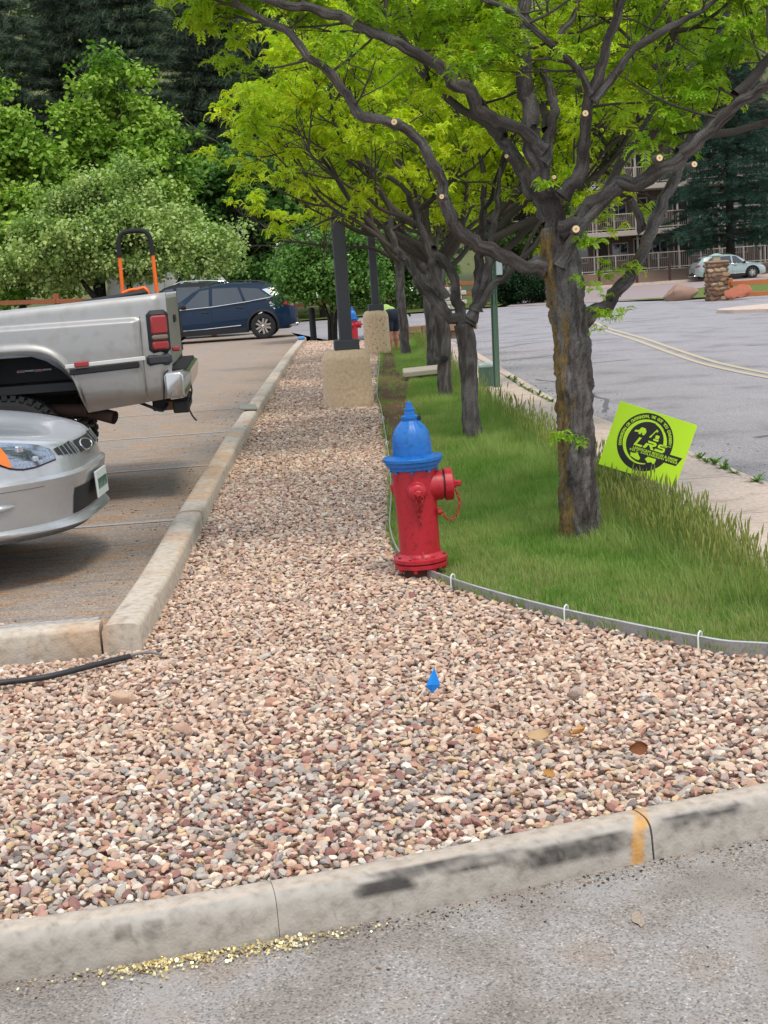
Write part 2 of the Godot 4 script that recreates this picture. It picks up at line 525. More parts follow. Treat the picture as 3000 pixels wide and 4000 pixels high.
func make_materials() -> void:
	var grain := ntex(noise(11, 0.05, FastNoiseLite.TYPE_SIMPLEX_SMOOTH, 5), 512)
	M.grain = grain
	M.soft = ntex(noise(12, 0.05, FastNoiseLite.TYPE_SIMPLEX_SMOOTH, 5), 512, ramp([[0.0, Color(0.78, 0.77, 0.76)], [0.45, Color(0.95, 0.95, 0.94)], [1.0, Color(1, 1, 1)]]))
	# exposed-aggregate asphalt
	var cell := noise(21, 0.26, FastNoiseLite.TYPE_CELLULAR, 1)
	cell.cellular_return_type = FastNoiseLite.RETURN_CELL_VALUE
	var chips := ntex(cell, 1024, ramp([[0.0, Color8(112, 108, 103)], [0.2, Color8(138, 133, 127)], [0.4, Color8(152, 147, 141)], [0.55, Color8(159, 153, 147)], [0.7, Color8(148, 142, 137)], [0.82, Color8(168, 162, 155)], [0.9, Color8(154, 140, 131)], [0.95, Color8(192, 188, 182)], [1.0, Color8(118, 113, 108)]]))
	var cb := noise(21, 0.26, FastNoiseLite.TYPE_CELLULAR, 1)
	cb.cellular_return_type = FastNoiseLite.RETURN_DISTANCE2_SUB
	var chip_bump := ntex(cb, 1024)
	var stain_a := ntex(noise(31, 0.012, FastNoiseLite.TYPE_SIMPLEX_SMOOTH, 6), 512, ramp([[0.0, Color(0.84, 0.82, 0.80)], [0.35, Color(0.95, 0.93, 0.91)], [0.6, Color(1, 1, 1)], [1.0, Color(0.98, 0.93, 0.88)]]))
	M.asphalt = patches(tri_planar(mat(Color(1.0, 1.0, 1.0), 0.9, 0, 0.35), 0.72, chips, chip_bump, 0.35), 0.35, stain_a)
	var cell2 := noise(22, 0.2, FastNoiseLite.TYPE_CELLULAR, 1)
	cell2.cellular_return_type = FastNoiseLite.RETURN_CELL_VALUE
	var chips2 := ntex(cell2, 1024, ramp([[0.0, Color8(120, 118, 119)], [0.3, Color8(150, 148, 149)], [0.6, Color8(164, 162, 163)], [0.8, Color8(156, 154, 155)], [0.95, Color8(188, 186, 185)], [1.0, Color8(128, 126, 126)]]))
	var stain_b := ntex(noise(32, 0.02, FastNoiseLite.TYPE_SIMPLEX_SMOOTH, 6), 512, ramp([[0.0, Color(0.8, 0.79, 0.79)], [0.4, Color(0.95, 0.94, 0.94)], [1.0, Color(1.0, 0.99, 0.98)]]))
	M.street = patches(tri_planar(mat(Color(1.0, 0.995, 1.0), 0.92, 0, 0.3), 0.6, chips2), 0.07, stain_b)
	# car park: same asphalt under reddish dust
	var stain_c := ntex(noise(33, 0.014, FastNoiseLite.TYPE_SIMPLEX_SMOOTH, 6), 1024, ramp([[0.0, Color(0.82, 0.81, 0.80)], [0.36, Color(0.95, 0.93, 0.91)], [0.52, Color(1.0, 0.96, 0.91)], [0.7, Color(1.0, 0.88, 0.76)], [1.0, Color(1.0, 0.78, 0.6)]]))
	M.lot = patches(tri_planar(mat(Color(1.0, 0.955, 0.90), 0.92, 0, 0.3), 0.6, chips2), 0.22, stain_c)
	(M.lot as StandardMaterial3D).uv2_scale = Vector3(0.10, 0.2, 0.5)
	# concrete
	var con := ntex(noise(41, 0.03, FastNoiseLite.TYPE_SIMPLEX_SMOOTH, 6), 512, ramp([[0.0, Color8(170, 160, 148)], [0.35, Color8(196, 187, 174)], [0.6, Color8(206, 197, 184)], [1.0, Color8(216, 206, 192)]]))
	var pits := noise(42, 0.12, FastNoiseLite.TYPE_SIMPLEX_SMOOTH, 3)
	M.pits = ntex(pits, 512)
	var cm := tri_planar(vmat(0.9, 0.35), 1.3, con, M.pits, 0.12)
	M.concrete = cm
	var stain_d := ntex(noise(34, 0.02, FastNoiseLite.TYPE_SIMPLEX_SMOOTH, 6), 512, ramp([[0.0, Color(0.8, 0.76, 0.72)], [0.4, Color(0.96, 0.94, 0.92)], [1.0, Color(1.0, 0.97, 0.94)]]))
	var walk := ntex(noise(43, 0.05, FastNoiseLite.TYPE_SIMPLEX_SMOOTH, 5), 512, ramp([[0.0, Color8(178, 162, 152)], [0.5, Color8(203, 188, 177)], [1.0, Color8(214, 199, 188)]]))
	M.walk = patches(tri_planar(mat(Color.WHITE, 0.9, 0, 0.35), 0.9, walk, M.pits, 0.1), 0.3, stain_d)
	M.soil = tri_planar(mat(Color.WHITE, 0.95, 0, 0.2), 1.5, ntex(noise(51, 0.06, FastNoiseLite.TYPE_SIMPLEX_SMOOTH, 5), 512, ramp([[0.0, Color8(70, 54, 42)], [0.5, Color8(106, 84, 66)], [1.0, Color8(140, 116, 94)]])), grain, 1.5)
	M.turf = tri_planar(mat(Color.WHITE, 0.95, 0, 0.2), 1.2, ntex(noise(52, 0.05, FastNoiseLite.TYPE_SIMPLEX_SMOOTH, 5), 512, ramp([[0.0, Color8(84, 88, 50)], [0.5, Color8(104, 120, 62)], [1.0, Color8(140, 138, 92)]])), grain, 2.0)
	M.bed = tri_planar(mat(Color.WHITE, 0.95, 0, 0.2), 2.0, ntex(noise(53, 0.09, FastNoiseLite.TYPE_SIMPLEX_SMOOTH, 5), 512, ramp([[0.0, Color8(112, 90, 78)], [0.5, Color8(160, 134, 118)], [1.0, Color8(188, 164, 148)]])), grain, 1.0)
	M.bark = tri_planar(vmat(0.95, 0.25), 5.0, ntex(noise(61, 0.06, FastNoiseLite.TYPE_SIMPLEX_SMOOTH, 5), 512, ramp([[0.0, Color(0.45, 0.42, 0.4)], [0.4, Color(0.85, 0.84, 0.83)], [1.0, Color(1, 1, 1)]])))
	(M.bark as StandardMaterial3D).uv1_scale = Vector3(6, 1.6, 6)
	M.black = mat(lin(0.012, 0.012, 0.013), 0.6)
	M.rubber = tri_planar(mat(lin(0.03, 0.03, 0.032), 0.85, 0, 0.3), 6.0, null, grain, 0.15)
	M.dark_metal = mat(lin(0.035, 0.036, 0.04), 0.45)
	M.chrome = mat(lin(0.7, 0.7, 0.7), 0.12, 1.0)
	M.steel = mat(lin(0.45, 0.45, 0.46), 0.35, 1.0)
	M.white = mat(lin(0.75, 0.75, 0.73), 0.5)
	var glass := mat(lin(0.02, 0.025, 0.03), 0.04, 0.0, 0.7)
	M.dark_glass = glass
	var red := mat(lin(0.32, 0.008, 0.012), 0.25, 0, 0.6)
	red.clearcoat_enabled = true
	red.clearcoat = 0.6
	red.clearcoat_roughness = 0.1
	M.red_lens = red
	# foliage
	for f in [["locust_leaf", Color(0.86, 0.92, 0.3)], ["leaf", Color(0.6, 0.75, 0.3)], ["needle", Color(0.0, 0.0, 0.0)]]:
		var l := vmat(0.6, 0.3)
		if f[1].g > 0.0:
			l.backlight_enabled = true
			l.backlight = f[1]
		M[f[0]] = l
	var g := vmat(0.6, 0.3)
	g.backlight_enabled = true
	g.backlight = Color(0.8, 0.92, 0.5)
	M.grass = g

# ------------------------------------------------------------------ ground, roads, kerbs
func offset_path(p: Array, d: float) -> Array:   # to the right-hand side
	var o := []
	for k in p.size():
		var t: Vector3 = (p[mini(k + 1, p.size() - 1)] - p[maxi(k - 1, 0)]).normalized()
		o.append(p[k] + t.cross(Vector3.UP) * d)
	return o

func ground_and_roads() -> void:
	front_kerb = spline(v3([[-7.0, -3.3], [-5.0, -3.08], [-3.5, -3.02], [-2.0, -3.03], [-0.99, -3.115], [-0.34, -3.24], [-0.07, -3.31], [0.45, -3.475], [1.01, -3.65], [1.8, -3.9], [2.7, -4.2], [3.6, -4.62], [4.5, -5.3]]), 0.04)
	lot_kerb = spline(v3([[-1.085, -5.83], [-1.10, -7.0], [-1.17, -9.0], [-1.31, -13.7], [-1.46, -20.9], [-1.6, -29.0], [-1.66, -35.5]]), 0.08)
	edging = spline(v3([[4.0, -5.1], [2.8, -4.62], [2.1, -4.76], [1.41, -5.06], [1.19, -5.22], [0.75, -5.79], [0.45, -6.28], [0.28, -6.62], [0.1, -7.1], [0.03, -8.0], [0.06, -9.5], [0.07, -11.6], [0.05, -15.5], [0.02, -18.0], [0.1, -24.0], [0.2, -33.0]]), 0.08)
	weed_line = spline(v3([[2.78, -5.0], [2.72, -6.0], [2.60, -7.4], [2.47, -8.78], [2.37, -10.0], [2.3, -11.2], [1.96, -14.96], [1.87, -16.7], [1.84, -18.5], [1.80, -22.0], [1.75, -27.0], [1.6, -31.0], [1.1, -34.0]]), 0.15)
	# terrain: one sheet to the horizon, rising to a hillside behind the trees
	var mb := MB.new()
	var hn := noise(71, 0.012, FastNoiseLite.TYPE_SIMPLEX_SMOOTH, 5)
	var rows := []
	var zs := [30.0, 0.0, -10.0, -25.0, -40.0, -50.0, -58.0, -66.0, -76.0, -88.0, -100.0, -115.0, -132.0, -152.0, -175.0, -200.0, -230.0, -265.0, -310.0, -380.0, -500.0, -800.0]
	for z in zs:
		var r := []
		for xi in 81:
			var x := (xi - 40) * 10.0
			r.append(Vector3(x, terrain(x, z, hn), z))
		rows.append(r)
	mb.grid(rows, false)
	M.hill = patches(tri_planar(mat(Color.WHITE, 0.95, 0, 0.2), 0.25, ntex(noise(54, 0.08, FastNoiseLite.TYPE_SIMPLEX_SMOOTH, 5), 512, ramp([[0.0, Color8(70, 78, 52)], [0.45, Color8(112, 116, 82)], [0.7, Color8(138, 134, 104)], [1.0, Color8(160, 148, 122)]])), M.grain, 3.0), 0.01, ntex(noise(55, 0.03), 512, ramp([[0.0, Color(0.7, 0.75, 0.65)], [1.0, Color(1, 1, 1)]])))
	structure("terrain", mb.done(180), M.hill, "grassy ground and sage coloured hillside beyond the trees")
	# street: right of the pavement, and across behind the beds
	mb = MB.new()
	var edge := offset_path(weed_line, 0.27)
	var poly := flat(edge)
	poly.append_array(PackedVector2Array([Vector2(0.2, -36.2), Vector2(-1.0, -36.8), Vector2(-2.6, -45.6), Vector2(-40, -46.5), Vector2(-40, -54.0), Vector2(1.0, -57.0), Vector2(5.4, -57.8), Vector2(8.8, -55.2), Vector2(11.2, -50.6), Vector2(14.0, -49.4), Vector2(40, -46.0), Vector2(40, -3.0), Vector2(7, -3.0)]))
	mb.sheet(poly, -0.12)
	structure("street", mb.done(), M.street, "pale grey asphalt street curving round the trees")
	mb = MB.new()   # the side road by the building
	mb.sheet(PackedVector2Array([Vector2(5.6, -57.75), Vector2(8.9, -55.1), Vector2(11.0, -53.6), Vector2(12.8, -58.0), Vector2(15.5, -66.0), Vector2(20, -74.0), Vector2(60, -86.0), Vector2(60, -92.0), Vector2(20, -85.0), Vector2(10, -80.0), Vector2(7.5, -68.0)]), -0.108)
	structure("side_road", mb.done(), tri_planar(mat(Color(0.98, 0.9, 0.88), 0.92, 0, 0.3), 0.6, M.lot.albedo_texture), "pinkish asphalt side road leading to the balcony building")
	# car park
	mb = MB.new()
	var inner := flat(offset_path(lot_kerb, -0.1))
	inner.append_array(PackedVector2Array([Vector2(-1.75, -36.6), Vector2(-2.7, -45.5), Vector2(-40, -46.4), Vector2(-40, -5.75), Vector2(-1.2, -5.9)]))
	mb.sheet(inner, -0.05)
	structure("car_park", mb.done(), M.lot, "car park asphalt stained with reddish dust")
	# drive in front
	mb = MB.new()
	var fr := flat(offset_path(front_kerb, -0.03))
	fr.append_array(PackedVector2Array([Vector2(7.2, -3.2), Vector2(7.2, 14), Vector2(-7.2, 14), Vector2(-7.2, -2.5)]))
	mb.sheet(fr, -0.105)
	structure("driveway", mb.done(), M.asphalt, "worn pinkish grey asphalt in front of the curved kerb")
	# pavement slabs along the street, each a part
	var walk := Node3D.new()
	walk.name = "pavement"
	add_child(walk)
	tag(walk, "pale concrete pavement slabs between the grass and the street", "", "", "structure")
	var seg := 10
	var k := 0
	while k + 1 < weed_line.size():
		var e := mini(k + seg, weed_line.size() - 1)
		mb = MB.new()
		var run := weed_line.slice(k, e + 1)
		run[run.size() - 1] = run[run.size() - 1].lerp(run[run.size() - 2], 0.05)
		var srows := []
		for q in run:
			var a := Vector3(walk_inner(q.z), 0, q.z)
			var b: Vector3 = q + Vector3(-0.03, 0, 0)
			srows.append([a + Vector3(0, -0.2, 0), a + Vector3(0, 0.012, 0), a + Vector3(0.01, 0.02, 0), b + Vector3(-0.01, 0.015, 0), b + Vector3(0, 0.008, 0), b + Vector3(0, -0.2, 0)])
		mb.grid(srows)
		part(walk, "slab", mb.done(30), M.walk)
		k = e
	var gut := MB.new()
	sweep(gut, weed_line, [Vector2(-0.005, -0.2), Vector2(-0.005, 0.0), Vector2(0.02, 0.006), Vector2(0.1, -0.03), Vector2(0.16, -0.085), Vector2(0.29, -0.11), Vector2(0.29, -0.2)])
	structure("gutter", gut.done(40), M.walk, "rolled concrete gutter along the street")
	# double yellow line, worn
	var line := spline(v3([[6.6, -46.0], [5.9, -38.0], [5.554, -33.2], [5.38, -28.2], [5.12, -23.5], [5.0, -20.9], [5.02, -19.3], [5.12, -17.6], [5.5, -14.0], [6.2, -10.0]]), 0.4)
	var worn := tri_planar(mat(Color.WHITE, 0.8), 1.1, ntex(noise(81, 0.07, FastNoiseLite.TYPE_SIMPLEX_SMOOTH, 5), 512, ramp([[0.0, Color8(150, 146, 144)], [0.35, Color8(160, 153, 142)], [0.5, Color8(184, 168, 136)], [1.0, Color8(196, 176, 138)]])))
	for d in [-0.11, 0.11]:
		mb = MB.new()
		sweep(mb, offset_path(line, d), [Vector2(-0.05, -0.114), Vector2(0.05, -0.114)], null, false)
		structure("lane_marking", mb.done(), worn, "worn double yellow centre line on the street")
	# tar seams
	var tar := mat(lin(0.11, 0.105, 0.11), 0.7)
	var rn := rng(9)
	var seams := MB.new()
	for s in [[[2.4, -17.5], [3.0, -20], [2.9, -22], [4.2, -22.6]], [[2.25, -24.5], [3.4, -25.2], [4.3, -27.5]], [[3.2, -31], [4.4, -31.4], [5.2, -30.6]], [[2.5, -15.0], [2.7, -17.2], [2.35, -20]], [[6.5, -24], [7.4, -23.2], [8.6, -23.6]], [[4.2, -37], [6.5, -36.2], [8.2, -37]], [[3.3, -12.0], [4.4, -12.6], [6.0, -12.1], [8.0, -12.6]], [[2.6, -28.5], [3.6, -29.6], [4.6, -29.0]]]:
		var pth := spline(v3(s, -0.1175), 0.25)
		for q in pth.size():
			pth[q] += Vector3(rn.randf_range(-0.06, 0.06), 0, rn.randf_range(-0.06, 0.06))
		var wd := rn.randf_range(0.02, 0.05)
		sweep(seams, pth, [Vector2(-wd, 0.0), Vector2(wd, 0.0)], null, false)
	tag(structure("crack_sealant", seams.done(), tar, "dark tar seams wandering over the street"), "", "", "", "")
	# parking bay lines, faint
	var faint := tri_planar(mat(Color.WHITE, 0.85), 0.9, ntex(noise(82, 0.06, FastNoiseLite.TYPE_SIMPLEX_SMOOTH, 5), 512, ramp([[0.0, Color8(140, 134, 130)], [0.5, Color8(160, 154, 148)], [1.0, Color8(196, 192, 186)]])))
	for z in [-6.55, -9.35, -12.2, -15.0, -17.8]:
		mb = MB.new()
		mb.sheet(PackedVector2Array([Vector2(-1.42, z), Vector2(-6.5, z + 0.25), Vector2(-6.5, z + 0.17), Vector2(-1.42, z - 0.07)]), -0.046)
		structure("bay_marking", mb.done(), faint, "faint white parking bay line")
	# painted mark on the drive
	mb = MB.new()
	var sp := PackedVector2Array()
	for q in 14:
		var a := TAU * q / 14
		sp.append(Vector2(0.555 + cos(a) * 0.016 * rn.randf_range(0.5, 1.2), -3.20 + sin(a) * 0.045 * rn.randf_range(0.7, 1.1)))
	mb.sheet(sp, -0.101)
	structure("paint_mark", mb.done(), tri_planar(mat(Color.WHITE, 0.9), 4.0, ntex(noise(83, 0.12), 256, ramp([[0.0, Color8(132, 122, 116)], [0.5, Color8(146, 134, 126)], [0.62, Color8(164, 142, 112)], [1.0, Color8(190, 152, 98)]]))), "faded yellow survey paint on the driveway asphalt")
	# traffic island
	mb = MB.new()
	var isl := PackedVector2Array()
	for q in 20:
		var a := TAU * q / 20
		isl.append(Vector2(14.6 + cos(a) * 5.3, -37.6 + sin(a) * 2.6))
	mb.sheet(isl, -0.03)
	for q in 20:
		var a: Vector2 = isl[q]
		var b: Vector2 = isl[(q + 1) % 20]
		mb.quad4(Vector3(b.x, -0.13, b.y), Vector3(a.x, -0.13, a.y), Vector3(a.x, -0.03, a.y), Vector3(b.x, -0.03, b.y))
	structure("traffic_island", mb.done(), M.walk, "low pale concrete traffic island in the street")
	mb = MB.new()
	var isl2 := PackedVector2Array()
	for p in isl:
		isl2.append(Vector2(14.9, -37.6) + (p - Vector2(14.6, -37.6)) * 0.62)
	mb.sheet(isl2, -0.026)
	structure("island_soil", mb.done(), M.soil, "brown soil in the traffic island")
	# far verges
	mb = MB.new()
	mb.sheet(PackedVector2Array([Vector2(-40, -54.1), Vector2(1.0, -57.1), Vector2(5.3, -57.9), Vector2(7.3, -68), Vector2(9, -84), Vector2(-40, -84)]), -0.06)
	mb.sheet(PackedVector2Array([Vector2(9.1, -54.8), Vector2(11.3, -50.5), Vector2(14.0, -49.3), Vector2(40, -45.9), Vector2(60, -60), Vector2(60, -85.6), Vector2(20.2, -73.8), Vector2(15.7, -65.8), Vector2(13, -57.8), Vector2(11.2, -53.5)]), -0.06)
	structure("verge", mb.done(), M.turf, "short grass verge beyond the street")

func walk_inner(z: float) -> float:
	var p := [[-3.0, 1.78], [-6.1, 1.70], [-7.7, 1.65], [-10.0, 1.52], [-15.6, 1.30], [-20.0, 1.22], [-30.0, 1.15], [-40.0, 0.9]]
	for k in p.size() - 1:
		if z <= p[k][0] and z >= p[k + 1][0]:
			return lerpf(p[k][1], p[k + 1][1], (z - p[k][0]) / (p[k + 1][0] - p[k][0]))
	return p[0][1]

func terrain(x: float, z: float, hn: FastNoiseLite) -> float:
	var d := -z
	var y := -0.35
	if d > 108.0:
		y += (d - 108.0) * 0.42 + hn.get_noise_2d(x, z) * minf(14.0, (d - 108.0) * 0.25)
	if x < -3.0 and d > 47.0:
		y += minf(2.5, (d - 47.0) * 0.02)
	return y

func kerbs() -> void:
	var kn := noise(91, 9.0, FastNoiseLite.TYPE_SIMPLEX_SMOOTH, 4)
	var kc := noise(92, 2.2, FastNoiseLite.TYPE_SIMPLEX_SMOOTH, 4)
	# front kerb: sections between joints; the face looks at the drive
	var prof := [Vector2(-0.115, -0.2), Vector2(-0.115, -0.012), Vector2(-0.105, 0.0), Vector2(-0.085, 0.003), Vector2(-0.06, 0.004), Vector2(-0.04, 0.003), Vector2(-0.026, 0.0), Vector2(-0.015, -0.006), Vector2(-0.007, -0.014), Vector2(-0.003, -0.024), Vector2(0.0, -0.036), Vector2(0.002, -0.052), Vector2(0.004, -0.070), Vector2(0.006, -0.09), Vector2(0.008, -0.115), Vector2(0.008, -0.25)]
	var kerb := Node3D.new()
	kerb.name = "front_kerb"
	add_child(kerb)
	tag(kerb, "curved pale concrete kerb with tyre scuffs along the driveway", "", "", "structure")
	var tint := func(p: Vector3, j: int, _run: float) -> Color:
		var a := kn.get_noise_3dv(p)
		var b := kc.get_noise_3dv(p * Vector3(1, 3, 1))
		var base := Color(0.62, 0.62, 0.625) * (1.0 + 0.09 * a + 0.10 * b)
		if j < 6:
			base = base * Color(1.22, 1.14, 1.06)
		# rubber scuffs: [from x, to x, first profile row, last, strength]
		var rub := 0.0
		for s in [[-0.73, -0.675, 8, 10, 0.8], [-0.665, -0.60, 8, 11, 0.65], [-0.155, 0.03, 8, 10, 1.3], [-0.13, 0.22, 6, 8, 0.85], [0.05, 0.34, 7, 9, 0.75], [0.24, 0.63, 8, 11, 0.95], [0.45, 0.64, 9, 11, 0.7], [0.667, 0.97, 7, 9, 0.9], [0.70, 0.86, 9, 10, 0.7]]:
			if j >= s[2] and j <= s[3] and p.x > s[0] and p.x < s[1]:
				var t := clampf((p.x - s[0]) / (s[1] - s[0]), 0.0, 1.0)
				var n := kn.get_noise_3dv(Vector3(p.x * 0.7, p.y * 14.0, 5.0)) * 0.6 + kn.get_noise_3dv(p * Vector3(2.0, 6.0, 2.0)) * 0.45
				rub = maxf(rub, clampf((s[4] as float) * minf(1.0, sin(t * PI) * 1.6) + n - 0.2, 0.0, 0.92))
		base = base.lerp(Color(0.07, 0.07, 0.075), rub)
		# yellow survey paint beside the open joint
		var px: float = 0.640 - 0.032 * clampf((j - 5.0) / 9.0, 0.0, 1.0)
		var wob := kn.get_noise_3dv(p * 2.0) * 0.012
		var yel := clampf(1.0 - (absf(p.x + wob - px) - 0.016) / 0.008, 0.0, 1.0)
		if j < 2:
			yel = 0.0
		base = base.lerp(Color(0.95, 0.52, 0.11), yel * clampf(0.72 + kn.get_noise_3dv(p * 5.0) * 0.6, 0.0, 0.95))
		# moss and grit specks
		if kn.get_noise_3dv(p * 3.0 + Vector3(7, 0, 0)) > 0.52:
			base = base.lerp(Color(0.35, 0.33, 0.28), 0.5)
		return Color(base.r, base.g, base.b)
	var fine := []
	var acc := front_kerb
	for k in acc.size() - 1:
		fine.append(acc[k])
		if acc[k].x > -1.6 and acc[k].x < 1.6:
			for q in 4:
				fine.append(acc[k].lerp(acc[k + 1], (q + 1) / 5.0))
	fine.append(acc[acc.size() - 1])
	var cuts := [-2.3, -0.334, 0.660, 2.4]
	var widths := [0.004, 0.0016, 0.006, 0.004]
	var at := 0
	var run := []
	for p in fine:
		if at < cuts.size() and p.x > cuts[at]:
			var q: Vector3 = run[run.size() - 1]
			var f: float = (cuts[at] - q.x) / maxf(0.0001, p.x - q.x)
			var cut: Vector3 = q.lerp(p, f)
			var dir: Vector3 = (p - q).normalized() * widths[at] * 0.5
			if (cut - dir).x > q.x:
				run.append(cut - dir)
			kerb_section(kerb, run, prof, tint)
			run = [cut + dir]
			at += 1
			if p.x <= cut.x + dir.x:
				continue
		run.append(p)
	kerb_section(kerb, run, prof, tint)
	# kerb between the car park and the gravel: gravel on its right-hand side
	var lk := Node3D.new()
	lk.name = "lot_kerb"
	add_child(lk)
	tag(lk, "straight concrete kerb between the car park and the gravel", "", "", "structure")
	var prof2 := [Vector2(-0.165, -0.25), Vector2(-0.165, 0.07), Vector2(-0.158, 0.088), Vector2(-0.14, 0.1), Vector2(-0.11, 0.102), Vector2(-0.08, 0.103), Vector2(-0.05, 0.102), Vector2(-0.02, 0.099), Vector2(-0.006, 0.09), Vector2(0.0, 0.075), Vector2(0.001, 0.03), Vector2(0.002, -0.02), Vector2(0.002, -0.25)]
	var tint2 := func(p: Vector3, j: int, _run: float) -> Color:
		var a := kn.get_noise_3dv(p)
		var b := kc.get_noise_3dv(p * Vector3(1, 1, 0.35))
		var base := Color(0.84, 0.80, 0.75) * (1.0 + 0.10 * a)
		var rust := clampf(kc.get_noise_3dv(p * 0.9 + Vector3(0, 0, 40)) * 2.6 - 0.1, 0.0, 0.75)
		if j <= 8:
			base = base.lerp(Color(0.80, 0.58, 0.42), rust)
		base = base.lerp(Color(0.45, 0.42, 0.38), clampf(b * 1.6 - 0.35, 0.0, 0.5))
		if kn.get_noise_3dv(p * 2.2 + Vector3(3, 0, 0)) > 0.5:
			base = base.lerp(Color(0.28, 0.22, 0.18), 0.55)
		return Color(base.r, base.g, base.b)
	run = []
	var since := 0.0
	for k in lot_kerb.size():
		if k > 0:
			since += lot_kerb[k].distance_to(lot_kerb[k - 1])
		if since > 3.0 and run.size() > 3:
			kerb_section(lk, run, prof2, tint2)
			run = [lot_kerb[k] + (lot_kerb[k] - lot_kerb[k - 1]).normalized() * -0.07]
			since = 0.0
		run.append(lot_kerb[k])
	kerb_section(lk, run, prof2, tint2)
	# the short return to the left at the corner
	var back := spline(v3([[-1.262, -5.835], [-1.5, -5.815], [-1.9, -5.78], [-2.6, -5.74]]), 0.05)
	back.reverse()
	kerb_section(lk, back, [Vector2(-0.15, -0.25), Vector2(-0.15, 0.07), Vector2(-0.14, 0.09), Vector2(-0.11, 0.1), Vector2(-0.03, 0.1), Vector2(-0.008, 0.092), Vector2(0.0, 0.075), Vector2(0.001, 0.02), Vector2(0.001, -0.25)], tint2)
	back = spline(v3([[-7.0, -5.6], [-4.5, -5.66], [-2.61, -5.738]]), 0.1)
	kerb_section(lk, back, [Vector2(-0.15, -0.25), Vector2(-0.15, 0.07), Vector2(-0.14, 0.09), Vector2(-0.11, 0.1), Vector2(-0.03, 0.1), Vector2(-0.008, 0.092), Vector2(0.0, 0.075), Vector2(0.001, 0.02), Vector2(0.001, -0.25)], tint2)

func kerb_section(parent: Node, run: Array, prof: Array, tint: Callable) -> void:
	if run.size() < 2:
		return
	var mb := MB.new()
	sweep(mb, run, prof, tint)
	part(parent, "kerb_section", mb.done(50), M.concrete)

# ------------------------------------------------------------------ gravel
func pebble(s: int, sub := 1) -> MB:
	var r := rng(s)
	var ph := (1.0 + sqrt(5.0)) / 2.0
	var p := []
	for q in [[-1, ph, 0], [1, ph, 0], [-1, -ph, 0], [1, -ph, 0], [0, -1, ph], [0, 1, ph], [0, -1, -ph], [0, 1, -ph], [ph, 0, -1], [ph, 0, 1], [-ph, 0, -1], [-ph, 0, 1]]:
		p.append(Vector3(q[0], q[1], q[2]).normalized())
	var f := [[0, 11, 5], [0, 5, 1], [0, 1, 7], [0, 7, 10], [0, 10, 11], [1, 5, 9], [5, 11, 4], [11, 10, 2], [10, 7, 6], [7, 1, 8], [3, 9, 4], [3, 4, 2], [3, 2, 6], [3, 6, 8], [3, 8, 9], [4, 9, 5], [2, 4, 11], [6, 2, 10], [8, 6, 7], [9, 8, 1]]
	for l in sub:
		var mid := {}
		var g := []
		for t in f:
			var m := []
			for e in 3:
				var a: int = t[e]
				var b: int = t[(e + 1) % 3]
				var key := mini(a, b) * 10000 + maxi(a, b)
				if not mid.has(key):
					mid[key] = p.size()
					p.append((p[a] + p[b]).normalized())
				m.append(mid[key])
			g.append_array([[t[0], m[0], m[2]], [t[1], m[1], m[0]], [t[2], m[2], m[1]], [m[0], m[1], m[2]]])
		f = g
	var planes := []
	for k in 9:
		planes.append([Vector3(r.randfn(), r.randfn(), r.randfn()).normalized(), r.randf_range(0.42, 0.85)])
	var mb := MB.new()
	var sc := Vector3(r.randf_range(1.0, 1.25), r.randf_range(0.5, 0.8), r.randf_range(0.65, 1.0))
	for q in p:
		var d := 1.0
		for pl in planes:
			var t: float = q.dot(pl[0])
			if t > 0.05:
				d = minf(d, pl[1] / t)
		d *= r.randf_range(0.97, 1.03)
		mb.vert(q * d * sc)
	for t in f:
		mb.tri(t[0], t[1], t[2])
	return mb

func stone_tone(r: RandomNumberGenerator, mixed: float) -> Color:
	var warm := [[212, 180, 152], [220, 190, 164], [204, 168, 142], [194, 160, 138], [224, 200, 176], [190, 162, 142], [206, 184, 164], [180, 144, 122], [198, 178, 160], [218, 196, 168], [178, 164, 150], [166, 128, 110], [228, 210, 190], [196, 152, 126], [210, 186, 158], [186, 158, 140], [202, 172, 152]]
	var many := [[152, 102, 92], [138, 92, 86], [170, 122, 108], [170, 164, 156], [192, 188, 180], [152, 148, 144], [218, 206, 188], [228, 218, 202], [210, 186, 148], [204, 174, 126], [166, 162, 150], [128, 122, 120], [182, 134, 112], [198, 168, 150], [174, 152, 146], [224, 202, 174], [188, 136, 112], [116, 110, 108], [210, 182, 158], [198, 186, 172]]
	var c: Array = many[r.randi() % many.size()] if r.randf() < mixed else warm[r.randi() % warm.size()]
	var k := r.randf_range(0.94, 1.13)
	var mean: float = (c[0] + c[1] + c[2]) / 3.0
	c = [lerpf(lerpf(c[0], mean, 0.12), 206.0, 0.16), lerpf(lerpf(c[1], mean, 0.12), 180.0, 0.16), lerpf(lerpf(c[2], mean, 0.12), 158.0, 0.16)]
	return Color8(clampi(int(c[0] * k), 0, 255), clampi(int(c[1] * k), 0, 255), clampi(int(c[2] * k), 0, 255)).srgb_to_linear()

